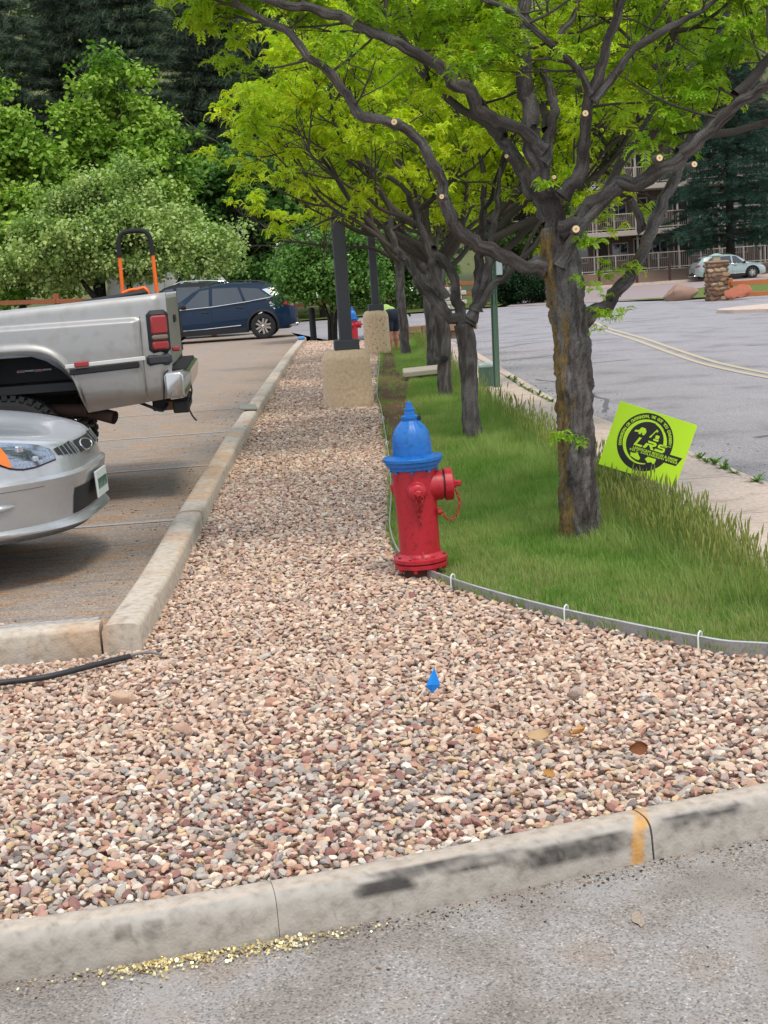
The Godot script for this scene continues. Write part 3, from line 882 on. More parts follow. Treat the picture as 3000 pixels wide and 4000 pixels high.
func gravel() -> void:
	# outline: front kerb back, edging, lot kerb
	var back := flat(offset_path(front_kerb, -0.1))
	gravel_poly = PackedVector2Array()
	for q in back:
		if q.x < 2.6:
			gravel_poly.append(q)
	for p in edging:
		if p.x < 2.6:
			gravel_poly.append(Vector2(p.x, p.z))
	for k in range(lot_kerb.size() - 1, -1, -1):
		gravel_poly.append(Vector2(lot_kerb[k].x - 0.005, lot_kerb[k].z))
	gravel_poly.append_array(PackedVector2Array([Vector2(-1.3, -5.69), Vector2(-2.6, -5.6), Vector2(-7.0, -5.46)]))
	var mb := MB.new()
	mb.sheet(gravel_poly, -0.035)
	var bed := structure("gravel_bed", mb.done(), M.bed, "bed of mixed pink, tan, maroon and grey gravel round the hydrant")
	var r := rng(101)
	var kinds := []
	for k in 14:
		kinds.append(pebble(500 + k).done(22))
	var und := noise(102, 1.1, FastNoiseLite.TYPE_SIMPLEX_SMOOTH, 3)
	var zone := noise(103, 0.7, FastNoiseLite.TYPE_SIMPLEX_SMOOTH, 3)
	var all := []
	# jittered grid, finer near the camera
	for band in [[-3.0, -7.2, 0.0212], [-7.2, -13.0, 0.0255], [-13.0, -36.0, 0.036]]:
		var z: float = band[0]
		while z > band[1]:
			var half := 0.31 * -z + 0.35
			var x := maxf(-half, -3.2)
			while x < minf(half, 2.6):
				var p := Vector2(x + r.randf_range(-0.5, 0.5) * band[2], z + r.randf_range(-0.5, 0.5) * band[2])
				x += band[2]
				if not inside(p, gravel_poly):
					continue
				var d := -p.y
				var size := r.randf_range(0.0095, 0.0165) * (1.4 if r.randf() < 0.14 else 1.0)
				if r.randf() < 0.012:
					size *= 1.5
				if d > 13.0:
					size *= 1.3
				elif d > 7.2:
					size *= 1.12
				var rim := 1.0
				var kd := 10.0
				for e in [[Vector2(0.17, -6.88), 0.10]]:
					if p.distance_to(e[0]) < e[1]:
						rim = 0.0
				if rim == 0.0:
					continue
				if p.distance_to(Vector2(-0.33, -16.72)) < 0.31 or p.distance_to(Vector2(0.1, -27.4)) < 0.27:
					continue
				var y := -0.028 + und.get_noise_2d(p.x, p.y) * 0.012 + r.randf_range(0.0, 0.016)
				if d > 5.0:
					y += minf(0.012, (d - 5.0) * 0.006)
				var mixed := clampf(1.0 - (d - 3.5) * 0.62 + zone.get_noise_2d(p.x, p.y) * 0.5, 0.12, 0.85)
				if p.x > 0.3 and d < 5.0:
					mixed *= 0.8
				var tilt := Basis(Vector3(r.randfn(), 0.0, r.randfn()).normalized(), r.randfn() * 0.5) * Basis(Vector3.UP, r.randf() * TAU)
				var sc := Vector3(size * r.randf_range(0.9, 1.35), size * r.randf_range(0.85, 1.15), size)
				all.append([Transform3D(tilt * Basis.from_scale(sc), Vector3(p.x, y, p.y)), stone_tone(r, mixed), d, r.randi() % kinds.size(), size])
			z -= band[2]
	# the 300 that show largest are parts of their own
	var best := []
	for k in all.size():
		var s: Array = all[k]
		if s[2] < 5.5 and absf(s[0].origin.x + 0.03) < 0.262 * s[2] and s[0].origin.y > -0.024:
			best.append([s[4] / s[2], k])
	best.sort_custom(func(a, b): return a[0] > b[0])
	var single := {}
	var tones := {}
	for k in mini(300, best.size()):
		single[best[k][1]] = true
	var where := []
	var tint := []
	for k in kinds.size():
		where.append([])
		tint.append([])
	var sm := vmat(0.85, 0.35)
	tri_planar(sm, 9.0, ntex(noise(105, 0.06, FastNoiseLite.TYPE_SIMPLEX_SMOOTH, 5), 512, ramp([[0.0, Color(0.72, 0.70, 0.68)], [0.4, Color(0.92, 0.91, 0.9)], [1.0, Color(1, 1, 1)]])))
	for k in all.size():
		var s: Array = all[k]
		if single.has(k):
			var c: Color = s[1]
			var key := Vector3i(int(c.r * 14), int(c.g * 14), int(c.b * 14))
			if not tones.has(key):
				var m: StandardMaterial3D = sm.duplicate()
				m.vertex_color_use_as_albedo = false
				m.albedo_color = c.linear_to_srgb()
				tones[key] = m
			var o := part(bed, "stone", kinds[s[3]], tones[key])
			o.transform = s[0]
		else:
			where[s[3]].append(s[0])
			tint[s[3]].append(s[1])
	for k in kinds.size():
		tag(copies(bed, "gravel", kinds[k], sm, where[k], tint[k]), "", "", "", "stuff")
	print("stones ", all.size())
	# metal edging between gravel and grass
	mb = MB.new()
	sweep(mb, edging, [Vector2(-0.003, -0.1), Vector2(-0.003, 0.033), Vector2(0.0, 0.035), Vector2(0.003, 0.033), Vector2(0.003, -0.1)])
	var galv := tri_planar(mat(lin(0.30, 0.28, 0.27), 0.6), 3.0, M.soft)
	var ed := thing("lawn_edging", "thin grey metal lawn edging between the gravel and the grass", "edging", Vector3.ZERO)
	part(ed, "strip", mb.done(40), galv)
	mb = MB.new()
	var rim := []
	for p in edging:
		rim.append(p + Vector3(0, 0.037, 0))
	mb.tube(rim, [0.0045], 6)
	part(ed, "rolled_rim", mb.done(60), mat(lin(0.62, 0.62, 0.62), 0.35, 0.6))
	for q in [[0.31, -6.56], [0.75, -5.79], [1.19, -5.22], [1.9, -4.76], [0.07, -10.4], [0.07, -12.2], [0.06, -14.4]]:
		var b := Vector3(q[0], 0, q[1])
		mb = MB.new()
		mb.tube([b + Vector3(-0.012, -0.05, 0.02), b + Vector3(-0.012, 0.04, 0.02), b + Vector3(-0.008, 0.055, 0.014), b + Vector3(0.0, 0.06, 0.004), b + Vector3(0.008, 0.054, -0.006), b + Vector3(0.01, 0.03, -0.012)], [0.0035], 6)
		part(ed, "stake", mb.done(60), M.white)

# ------------------------------------------------------------------ lawn
func tuft(s: int, n: int, h0: float, h1: float, w: float, spread: float, heads := 0) -> MB:
	var r := rng(s)
	var mb := MB.new()
	for k in n:
		var a := r.randf() * TAU
		var base := Vector3(cos(a), 0, sin(a)) * spread * sqrt(r.randf())
		var lean := Vector3(cos(a + r.randfn() * 0.8), 0, sin(a + r.randfn() * 0.8)) * r.randf_range(0.1, 0.6)
		var h := r.randf_range(h0, h1)
		var side := Vector3(r.randfn(), 0, r.randfn()).normalized() * w * r.randf_range(0.7, 1.2)
		var tone := r.randf_range(0.5, 1.35)
		var dry := r.randf() < 0.16
		mb.col = Color(1.5, 1.15, 0.9) * tone if dry else Color(tone, tone, tone)
		var ids := []
		for q in 4:
			var t := q / 3.0
			var p := base + Vector3.UP * h * (t - 0.12 * t * t) + lean * h * t * t
			var ww := side * (1.0 - t * 0.92) * 0.5
			ids.append([mb.vert(p - ww), mb.vert(p + ww)])
		for q in 3:
			mb.quad(ids[q][0], ids[q][1], ids[q + 1][1], ids[q + 1][0])
	for k in heads:
		var a := r.randf() * TAU
		var base := Vector3(cos(a), 0, sin(a)) * spread * r.randf()
		var lean := Vector3(r.randfn() * 0.12, 0, r.randfn() * 0.12)
		var h := r.randf_range(h1 * 1.1, h1 * 1.65)
		mb.col = Color(1.15, 0.95, 0.7)
		mb.tube([base, base + Vector3.UP * h * 0.6 + lean * h * 0.4, base + Vector3.UP * h * 0.8 + lean * h * 0.8], [0.0018, 0.0015, 0.0012], 3, false)
		mb.col = Color(1.3, 0.85, 0.7)
		var p0 := base + Vector3.UP * h * 0.8 + lean * h * 0.8
		mb.tube([p0, p0 + (Vector3.UP * 0.07 + lean * 0.09) * h, p0 + (Vector3.UP * 0.14 + lean * 0.19) * h, p0 + (Vector3.UP * 0.22 + lean * 0.35) * h], [0.001, 0.0042, 0.0034, 0.0005], 4, false)
	return mb

func lawn() -> void:
	lawn_poly = PackedVector2Array()
	for p in edging:
		if p.x < 1.85:
			lawn_poly.append(Vector2(p.x, p.z))
	var wl := []
	for q in weed_line:
		wl.append(Vector3(walk_inner(q.z) + 0.02, 0, q.z))
	wl.reverse()
	for p in wl:
		if p.z < -4.9:
			lawn_poly.append(Vector2(p.x, p.z))
	var mb := MB.new()
	mb.sheet(lawn_poly, 0.004)
	structure("lawn", mb.done(), M.turf, "grass strip under the street trees, long towards the street")
	mb = MB.new()   # bare soil behind the edging
	var bare := PackedVector2Array([Vector2(0.08, -9.6), Vector2(0.08, -12), Vector2(0.06, -15.5), Vector2(0.03, -18), Vector2(0.15, -25), Vector2(0.22, -30), Vector2(0.42, -26), Vector2(0.36, -22), Vector2(0.50, -19.5), Vector2(0.36, -16.5), Vector2(0.40, -13.6), Vector2(0.22, -11.2)])
	mb.sheet(bare, 0.009)
	structure("bare_soil", mb.done(), M.soil, "strip of bare brown soil along the edging")
	var r := rng(111)
	var kinds := [tuft(1, 20, 0.02, 0.045, 0.0042, 0.032).done(180), tuft(2, 20, 0.025, 0.06, 0.0042, 0.032).done(180), tuft(3, 22, 0.03, 0.085, 0.0038, 0.036).done(180), tuft(4, 20, 0.05, 0.14, 0.0036, 0.038).done(180), tuft(5, 18, 0.05, 0.135, 0.0034, 0.038, 1).done(180), tuft(6, 16, 0.06, 0.15, 0.0034, 0.042, 2).done(180)]
	var where := [[], [], [], [], [], []]
	var tint := [[], [], [], [], [], []]
	var lush := noise(112, 1.3, FastNoiseLite.TYPE_SIMPLEX_SMOOTH, 3)
	var z := -4.4
	while z > -33.0:
		var st := 0.026 if z > -9.0 else (0.034 if z > -14 else 0.05)
		var x := -0.1
		while x < minf(2.6, 0.32 * -z + 0.3):
			var p := Vector2(x + r.randf_range(-0.5, 0.5) * st, z + r.randf_range(-0.5, 0.5) * st)
			x += st
			if not inside(p, lawn_poly):
				continue
			if inside(p, bare) and r.randf() < 0.93:
				continue
			if p.distance_to(Vector2(0.17, -6.88)) < 0.2 or p.distance_to(Vector2(1.06, -7.49)) < 0.1:
				continue
			# distance to the edging decides how long it grows: mown by the edge, long by the street
			var dist := 9.0
			for e in range(0, edging.size(), 7):
				dist = minf(dist, Vector2(edging[e].x, edging[e].z).distance_to(p))
			var near_path := 9.0
			near_path = absf(walk_inner(p.y) - p.x)
			var n := lush.get_noise_2d(p.x, p.y)
			var grow := clampf(dist * 0.95 + n * 0.6 - 0.25, 0.0, 1.6)
			if p.y < -8.5:
				grow = clampf(dist * 0.7 + n * 0.5 + 0.05, 0.0, 1.1)
			if near_path < 0.35 and p.y > -9.0:
				grow += 0.5
			var k := 0
			if grow < 0.35:
				k = r.randi() % 2
			elif grow < 0.75:
				k = 1 + r.randi() % 2
			elif grow < 1.15:
				k = 2 + r.randi() % 2
			else:
				k = 3 + r.randi() % 3
			if k < 4 and near_path < 0.25 and r.randf() < 0.3:
				k = 4 + r.randi() % 2
			var sc := r.randf_range(0.75, 1.25) * (1.0 if z > -9.0 else 1.15)
			where[k].append(Transform3D(Basis(Vector3.UP, r.randf() * TAU) * Basis.from_scale(Vector3(sc, sc * r.randf_range(0.8, 1.2), sc)), Vector3(p.x, 0.0, p.y)))
			var c := Color(0.20, 0.38, 0.065).lerp(Color(0.43, 0.51, 0.18), clampf(0.5 + n * 0.9 + r.randf_range(-0.3, 0.3), 0, 1))
			if k >= 4:
				c = c.lerp(Color(0.42, 0.45, 0.2), 0.3)
			if dist < 0.5 and r.randf() < 0.25:
				c = Color(0.46, 0.44, 0.2)
			var fine := lush.get_noise_2d(p.x * 7.0 + 50.0, p.y * 7.0)
			c = c.lerp(Color(0.46, 0.46, 0.2), clampf(fine * 1.2 - 0.15, 0.0, 0.45))
			tint[k].append(c)
		z -= st
	var g := Node3D.new()
	g.name = "grass"
	add_child(g)
	tag(g, "green grass, short by the edging and going to seed by the pavement", "grass", "", "stuff")
	var count := 0
	for k in kinds.size():
		count += where[k].size()
		tag(copies(g, "blades", kinds[k], M.grass, where[k], tint[k]), "", "", "", "stuff")
	print("tufts ", count)
	# weeds in the joint between pavement and gutter
	var weed := weed_mesh(7)
	var wm := vmat(0.6, 0.3)
	wm.backlight_enabled = true
	wm.backlight = Color(0.4, 0.5, 0.2)
	var acc := 0.0
	var nth := 0
	for k in range(1, weed_line.size()):
		acc += weed_line[k].distance_to(weed_line[k - 1])
		if acc > 0.17 and weed_line[k].z < -7.4 and weed_line[k].z > -19.0 and nth < 60:
			acc = r.randf_range(-0.15, 0.05)
			if weed_line[k].z > -14.6 and weed_line[k].z < -11.2:
				continue
			nth += 1
			var o := part(self, "weed", weed, wm)
			tag(o, "low green weed growing in the joint beside the gutter", "weed", "weeds along the gutter joint")
			var s := r.randf_range(0.6, 1.15)
			o.transform = Transform3D(Basis(Vector3.UP, r.randf() * TAU) * Basis.from_scale(Vector3(s, s * 0.9, s)), weed_line[k] + Vector3(r.randf_range(-0.03, 0.02), 0.0, 0))

func weed_mesh(s: int) -> ArrayMesh:
	var r := rng(s)
	var mb := MB.new()
	for k in 22:
		var a := k * 2.4
		var l := r.randf_range(0.05, 0.1)
		var d := Vector3(cos(a), 0, sin(a))
		var sd := Vector3(-sin(a), 0, cos(a)) * 0.008
		var up := r.randf_range(0.3, 1.1)
		mb.col = Color(0.10, 0.20, 0.03) * r.randf_range(0.8, 1.4)
		var p1 := d * l * 0.5 + Vector3.UP * l * up * 0.6
		var p2 := d * l + Vector3.UP * l * up * 0.75
		var i0 := mb.vert(Vector3.ZERO)
		var i1 := mb.vert(p1 - sd)
		var i2 := mb.vert(p1 + sd)
		var i3 := mb.vert(p2)
		mb.tri(i0, i1, i2)
		mb.tri(i1, i3, i2)
	return mb.done(180)

# ------------------------------------------------------------------ trees
func resample(p: Array, step: float) -> Array:   # [x, y, z, r] rows to [points, radii]
	var pts := []
	var rad := []
	for k in p.size() - 1:
		var a: Array = p[maxi(k - 1, 0)]
		var b: Array = p[k]
		var c: Array = p[k + 1]
		var d: Array = p[mini(k + 2, p.size() - 1)]
		var A := Vector3(a[0], a[1], a[2])
		var B := Vector3(b[0], b[1], b[2])
		var C := Vector3(c[0], c[1], c[2])
		var D := Vector3(d[0], d[1], d[2])
		var n := maxi(1, int(B.distance_to(C) / step))
		for s in n:
			var t := float(s) / n
			pts.append(0.5 * ((2.0 * B) + (C - A) * t + (2.0 * A - 5.0 * B + 4.0 * C - D) * t * t + (3.0 * B - A - 3.0 * C + D) * t * t * t))
			rad.append(lerpf(b[3], c[3], t))
	var e: Array = p[p.size() - 1]
	pts.append(Vector3(e[0], e[1], e[2]))
	rad.append(e[3])
	return [pts, rad]

var n3: FastNoiseLite

func bark_tube(mb: MB, pts: Array, rad: Array, seg: int, depth: float, n1: FastNoiseLite, n2: FastNoiseLite, lichen := 0.0) -> void:
	if n3 == null:
		n3 = noise(201, 0.75, FastNoiseLite.TYPE_CELLULAR, 1)
		n3.cellular_return_type = FastNoiseLite.RETURN_CELL_VALUE
	var n := pts.size()
	var t0: Vector3 = (pts[1] - pts[0]).normalized()
	var side := t0.cross(Vector3(0.0, 0.1, 1.0)).normalized()
	var first := mb.v.size()
	var run := 0.0
	for k in n:
		var t: Vector3 = (pts[mini(k + 1, n - 1)] - pts[maxi(k - 1, 0)]).normalized()
		side = (side - t * side.dot(t)).normalized()
		var up := t.cross(side)
		if k > 0:
			run += pts[k].distance_to(pts[k - 1])
		for s in seg:
			var a := TAU * s / seg
			var dir := side * cos(a) + up * sin(a)
			var warp := n2.get_noise_3dv(Vector3(pts[k]) * 3.0 + dir) * 1.6
			var q := Vector3(cos(a) * rad[k] * 36.0 + warp, run * 7.0 + warp * 2.0, sin(a) * rad[k] * 36.0)
			var plate := clampf((n1.get_noise_3dv(q) + 1.0) * 1.7, 0.0, 1.0)
			var lump := n2.get_noise_3dv(Vector3(pts[k]) * 5.0 + dir * 0.8)
			var knot := maxf(0.0, n2.get_noise_3dv(Vector3(pts[k]) * 2.6 + dir * 0.5 + Vector3(17, 0, 0)) - 0.32)
			var rr: float = rad[k] * (1.0 + lump * 0.14 + knot * 0.6) + depth * (plate - 0.6) + depth * 0.5 * n2.get_noise_3dv(q * 3.0)
			var p: Vector3 = pts[k] + dir * rr
			var tone := 1.0 + 0.35 * n2.get_noise_3dv(p * 14.0)
			var c := Color(0.088, 0.076, 0.07) * tone
			var grey := clampf(0.5 + 0.5 * n3.get_noise_3dv(q) + n2.get_noise_3dv(p * 4.0 + Vector3(9, 3, 1)) * 0.9 - 0.15, 0.0, 0.9)
			c = c.lerp(Color(0.225, 0.212, 0.205) * tone, grey)
			if lichen > 0.0:
				var l := clampf((-dir.x * 0.9 - dir.z * -0.1 - 0.42) * 3.0 + n2.get_noise_3dv(p * Vector3(9, 2.4, 9) + Vector3(2, 0, 0)) * 2.6 - 0.25, 0.0, 0.85) * lichen
				c = c.lerp(Color(0.30, 0.20, 0.05), l * clampf(0.7 + n2.get_noise_3dv(p * 40.0), 0.0, 1.0))
			mb.col = Color(c.r, c.g, c.b)
			mb.vert(p)
	for k in n - 1:
		for s in seg:
			var a := first + k * seg + s
			var b := first + k * seg + (s + 1) % seg
			mb.quad(a, b, b + seg, a + seg)
	var c1 := mb.vert(pts[n - 1])
	for s in seg:
		mb.tri(c1, first + (n - 1) * seg + s, first + (n - 1) * seg + (s + 1) % seg)

func compound_leaf(mb: MB, r: RandomNumberGenerator, base: Vector3, out: Vector3, length: float, lift: float) -> void:
	# pinnate leaf: paired leaflets along an arching stalk
	var side := out.cross(Vector3.UP).normalized()
	var pairs := 8
	var tone := r.randf_range(0.8, 1.25)
	var young := r.randf()
	var pts := []
	for k in pairs + 2:
		var t := float(k) / (pairs + 1)
		pts.append(base + out * length * t * (1.0 - 0.15 * t) + Vector3.UP * length * (lift * t - (lift * 0.7 + 0.3) * t * t))
	mb.col = Color(0.9, 0.75, 0.5) * tone
	var w := Vector3.UP * 0.0012
	mb.quad4(pts[0] - w, pts[pairs / 2] - w, pts[pairs / 2] + w, pts[0] + w)
	mb.quad4(pts[pairs / 2] - w, pts[pairs + 1] - w, pts[pairs + 1] + w, pts[pairs / 2] + w)
	for k in range(1, pairs + 2):
		var f: Vector3 = (pts[k] - pts[k - 1]).normalized()
		var l := length * 0.27 * (1.0 - 0.35 * absf(float(k) / pairs - 0.45))
		for s in [-1.0, 1.0]:
			var d: Vector3 = (side * s + f * 0.55 + Vector3.UP * r.randf_range(-0.35, 0.1)).normalized()
			var wd: Vector3 = d.cross(Vector3.UP.cross(d)).normalized()
			var across: Vector3 = f * l * 0.32
			var p: Vector3 = pts[k]
			var tt := tone * r.randf_range(0.9, 1.1)
			mb.col = Color(1.0 + 0.25 * young, 1.0, 0.9 - 0.4 * young) * tt
			var a := mb.vert(p)
			var b := mb.vert(p + d * l * 0.55 - across)
			var c := mb.vert(p + d * l + Vector3.DOWN * l * 0.12)
			var e := mb.vert(p + d * l * 0.55 + across)
			mb.quad(a, b, c, e)

func spray_mesh(s: int, n: int, length := 0.13) -> ArrayMesh:
	var r := rng(s)
	var mb := MB.new()
	for k in n:
		var a := TAU * k / n + r.randf_range(-0.4, 0.4)
		compound_leaf(mb, r, Vector3(r.randfn() * 0.01, r.randfn() * 0.012, r.randfn() * 0.01), Vector3(cos(a), 0, sin(a)), length * r.randf_range(0.65, 1.15), r.randf_range(0.35, 2.0))
	return mb.done(0)

func grow(cx: Dictionary, p: Vector3, d: Vector3, length: float, rad: float, level: int) -> void:
	var r: RandomNumberGenerator = cx.r
	var n := maxi(4, int(length / 0.11))
	var pts := [p]
	var rs := [rad]
	var dir := d.normalized()
	for k in n:
		var lift := 0.05 if level < 2 else -0.01
		dir = (dir + Vector3(r.randfn(), r.randfn(), r.randfn()) * 0.13 + Vector3.UP * lift).normalized()
		pts.append(pts[k] + dir * length / n)
		rs.append(rad * (1.0 - 0.75 * float(k + 1) / n))
	var tone := r.randf_range(0.8, 1.2)
	(cx.mb as MB).col = Color(0.115, 0.10, 0.088) * tone
	(cx.mb as MB).tube(pts, rs, 8 if rad > 0.03 else (5 if rad > 0.012 else 4), false)
	if level >= 2:
		for k in range(1, pts.size()):
			if r.randf() < cx.leafy:
				cx.sprays.append(pts[k] + Vector3(r.randfn(), r.randfn(), r.randfn()) * 0.03)
		return
	var kids: int = int(length / (0.24 if level == 0 else 0.13))
	for k in kids:
		var f := lerpf(0.3 if level == 0 else 0.15, 1.0, (k + r.randf()) / kids)
		var at: int = clampi(int(f * n), 1, n)
		var axis := Vector3(r.randfn(), r.randfn() * 0.4, r.randfn()).normalized()
		var t: Vector3 = (pts[at] - pts[at - 1]).normalized()
		var nd := (t * 0.7 + axis * 0.85 + Vector3.UP * 0.12).normalized()
		if level == 0:
			grow(cx, pts[at], nd, r.randf_range(0.7, 1.35) * cx.size, rs[at] * 0.5 + 0.004, 1)
		else:
			grow(cx, pts[at], nd, r.randf_range(0.3, 0.55) * cx.size, maxf(rs[at] * 0.5, 0.004), 2)

func crown(o: Node3D, cx: Dictionary, kinds: Array, tone_a: Color, tone_b: Color, size: float) -> void:
	var r: RandomNumberGenerator = cx.r
	var where := []
	var tint := []
	for k in kinds.size():
		where.append([])
		tint.append([])
	var patch := noise(int(r.seed % 1000), 0.9, FastNoiseLite.TYPE_SIMPLEX_SMOOTH, 2)
	var gaps := noise(int(r.seed % 777) + 5, 1.5, FastNoiseLite.TYPE_SIMPLEX_SMOOTH, 2)
	for p in cx.sprays:
		var k := r.randi() % kinds.size()
		if gaps.get_noise_3dv(p) < cx.get("open", -1.0):
			continue   # leaves sit in clusters with gaps between
		if p.y > 1.75 - p.z * 0.25 and r.randf() < 0.6:
			continue   # unseen leaves above the picture are thinned to let more light down
		if cx.has("skirt") and p.y < cx.skirt[0] + cx.skirt[1] * maxf(0.0, cx.skirt[2] - p.x):
			continue   # pruned up over the gravel and the car park
		var s := size * r.randf_range(0.7, 1.2)
		where[k].append(Transform3D(Basis(Vector3(r.randfn(), 0, r.randfn()).normalized(), r.randfn() * 0.3) * Basis(Vector3.UP, r.randf() * TAU) * Basis.from_scale(Vector3.ONE * s), p))
		tint[k].append(tone_a.lerp(tone_b, clampf(0.5 + patch.get_noise_3dv(p) * 0.9 + r.randfn() * 0.18, 0, 1)))
	for k in kinds.size():
		if where[k].size():
			tag(copies(o, "crown", kinds[k], M.locust_leaf, where[k], tint[k]), "", "", "", "stuff")

func street_trees() -> void:
	var n1 := noise(201, 0.75, FastNoiseLite.TYPE_CELLULAR, 1)
	n1.cellular_return_type = FastNoiseLite.RETURN_DISTANCE2_SUB
	var n2 := noise(202, 1.0, FastNoiseLite.TYPE_SIMPLEX_SMOOTH, 3)
	var kinds := [spray_mesh(301, 8, 0.10), spray_mesh(302, 9, 0.095), spray_mesh(303, 7, 0.12)]
	var pale := Color(0.64, 0.76, 0.05)
	var deep := Color(0.26, 0.48, 0.045)
	# nearest tree, its limbs as they branch
	var t := thing("honey_locust_tree", "honey locust with lichen-streaked trunk and many sawn limbs beside the yard sign", "tree", Vector3.ZERO, "street trees along the grass strip")
	var mb := MB.new()
	var rs := resample(TRUNK, 0.018)
	bark_tube(mb, rs[0], rs[1], 84, 0.02, n1, n2, 1.0)
	part(t, "trunk", mb.done(180), M.bark)
	var cx := {"mb": MB.new(), "r": rng(401), "sprays": [], "leafy": 0.85, "size": 0.66, "open": -0.12}
	for l in LIMBS:
		mb = MB.new()
		rs = resample(l[1], 0.03)
		for k in range(1, rs[0].size()):
			var w: float = rs[1][k]
			var at: Vector3 = rs[0][k]
			rs[0][k] = at + Vector3(n2.get_noise_3dv(at * 8.0), n2.get_noise_3dv(at * 8.0 + Vector3(30, 0, 0)), n2.get_noise_3dv(at * 8.0 + Vector3(0, 30, 0))) * w * 0.75
			rs[1][k] = w * 0.82
		bark_tube(mb, rs[0], rs[1], 30, 0.008, n1, n2, 0.25 if l[0] in ["A", "H"] else 0.0)
		part(t, "limb", mb.done(180), M.bark)
		if l[0] in ["G", "H2"]:
			continue
		var pts: Array = rs[0]
		var start: float = {"A": 0.62, "C": 0.45, "B": 0.5, "D": 0.5, "D2": 0.3, "D3": 0.35, "E": 0.45, "E2": 0.25, "E3": 0.25, "F": 0.55, "F2": 0.3, "H": 0.62, "H3": 0.2}[l[0]]
		var k := int(pts.size() * start)
		var r: RandomNumberGenerator = cx.r
		while k < pts.size():
			var dir := Vector3(r.randfn(), r.randf_range(-0.1, 1.0), r.randfn() * 0.8 - 0.6).normalized()
			grow(cx, pts[k], dir, r.randf_range(0.35, 0.7), 0.008, 1)
			k += r.randi_range(3, 6)
		var e: int = pts.size() - 1
		grow(cx, pts[e], (pts[e] - pts[e - 2]).normalized() + Vector3.UP * 0.3, 0.5 if l[0] in ["A", "C"] else 1.3, rs[1][e], 0 if not l[0] in ["A", "C"] else 1)
	for q in [[Vector3(1.3, 1.85, -7.6), Vector3(0.8, 0.55, -1.0), 2.7], [Vector3(1.0, 2.2, -7.6), Vector3(0.15, 0.7, -1.0), 2.4], [Vector3(1.75, 2.1, -7.8), Vector3(0.7, 0.45, -0.9), 2.4], [Vector3(0.8, 2.2, -7.8), Vector3(-0.6, 0.5, -0.9), 2.2], [Vector3(1.85, 2.25, -7.0), Vector3(0.8, 0.4, -0.2), 1.6], [Vector3(0.5, 2.5, -7.4), Vector3(-0.7, 0.4, -0.5), 1.6]]:
		grow(cx, q[0], q[1], q[2], 0.028, 0)
	part(t, "twigs", (cx.mb as MB).done(180), M.bark)
	var shoots := {"r": rng(411), "sprays": []}
	for s in SHOOTS:
		for q in 3:
			shoots.sprays.append(Vector3(s[0], s[1], s[2]) + Vector3(cx.r.randfn(), cx.r.randfn(), cx.r.randfn()) * 0.03)
	crown(t, shoots, kinds, deep, deep.lerp(pale, 0.5), 0.6)
	crown(t, cx, kinds, deep * 0.9, deep.lerp(pale, 0.6), 1.0)
	print("sprays near ", cx.sprays.size())
	var wood := mat(Color8(226, 196, 150), 0.8)
	var ring := mat(Color8(150, 110, 74), 0.85)
	for c in CUTS:
		mb = MB.new()
		var face := (Vector3(0, 1.5, 0) - Vector3(c[0], c[1], c[2])).normalized() * 0.7 + Vector3(c[0] - 1.05, 0.2, 0.4).normalized() * 0.3
		var b := Basis.looking_at(face.normalized())
		var xf := Transform3D(b * Basis(Vector3.RIGHT, -PI / 2), Vector3(c[0], c[1], c[2]) - face * 0.035)
		mb.lathe([Vector2(c[3] * 1.35, -0.03), Vector2(c[3] * 1.2, 0.02), Vector2(c[3] * 1.08, 0.034)], 14, xf)
		part(t, "branch_stub", mb.done(50), mat(lin(0.10, 0.088, 0.08), 0.95))
		mb = MB.new()
		mb.lathe([Vector2(c[3], 0.03), Vector2(c[3] * 0.95, 0.0365)], 14, xf)
		var cut := part(t, "pruning_cut", mb.done(40), wood)
		mb = MB.new()
		mb.lathe([Vector2(c[3] * 0.3, 0.03), Vector2(c[3] * 0.25, 0.038)], 9, xf)
		part(cut, "heartwood", mb.done(40), ring)
	# second tree, low fork
	t = thing("honey_locust_tree", "honey locust forking low into a wide vase, next beyond the lichen-streaked one", "tree", Vector3.ZERO, "street trees along the grass strip")
	cx = {"mb": MB.new(), "r": rng(402), "sprays": [], "leafy": 0.8, "size": 0.8, "open": -0.06, "skirt": [1.45, 0.45, 0.15]}
	for l in SECOND:
		mb = MB.new()
		rs = resample(l[1], 0.04)
		for k in range(1, rs[0].size()):
			var at: Vector3 = rs[0][k]
			if l[0] == "T":
				rs[1][k] = rs[1][k] * 0.86
			else:
				rs[1][k] = rs[1][k] * 0.72
				rs[0][k] = at + Vector3(n2.get_noise_3dv(at * 7.0), n2.get_noise_3dv(at * 7.0 + Vector3(30, 0, 0)), n2.get_noise_3dv(at * 7.0 + Vector3(0, 30, 0))) * rs[1][k] * 0.9
		bark_tube(mb, rs[0], rs[1], 28 if l[0] == "T" else 18, 0.008 if l[0] == "T" else 0.004, n1, n2)
		part(t, "trunk" if l[0] == "T" else "limb", mb.done(180), M.bark)
		if l[0] == "T":
			continue
		var pts: Array = rs[0]
		var e: int = pts.size() - 1
		var dir: Vector3 = (pts[e] - pts[maxi(0, e - 6)]).normalized()
		var out := Vector3(pts[e].x - 0.82, 0, pts[e].z + 12.28).normalized()
		grow(cx, pts[e], dir + out * 0.5 + Vector3.UP * 0.3, 1.7, rs[1][e], 0)
		grow(cx, pts[int(e * 0.75)], out + Vector3.UP * 0.5, 1.5, rs[1][int(e * 0.75)] * 0.7, 0)
		grow(cx, pts[int(e * 0.9)], Vector3(cx.r.randfn(), 0.5, cx.r.randfn()).normalized(), 1.4, rs[1][int(e * 0.75)] * 0.6, 0)
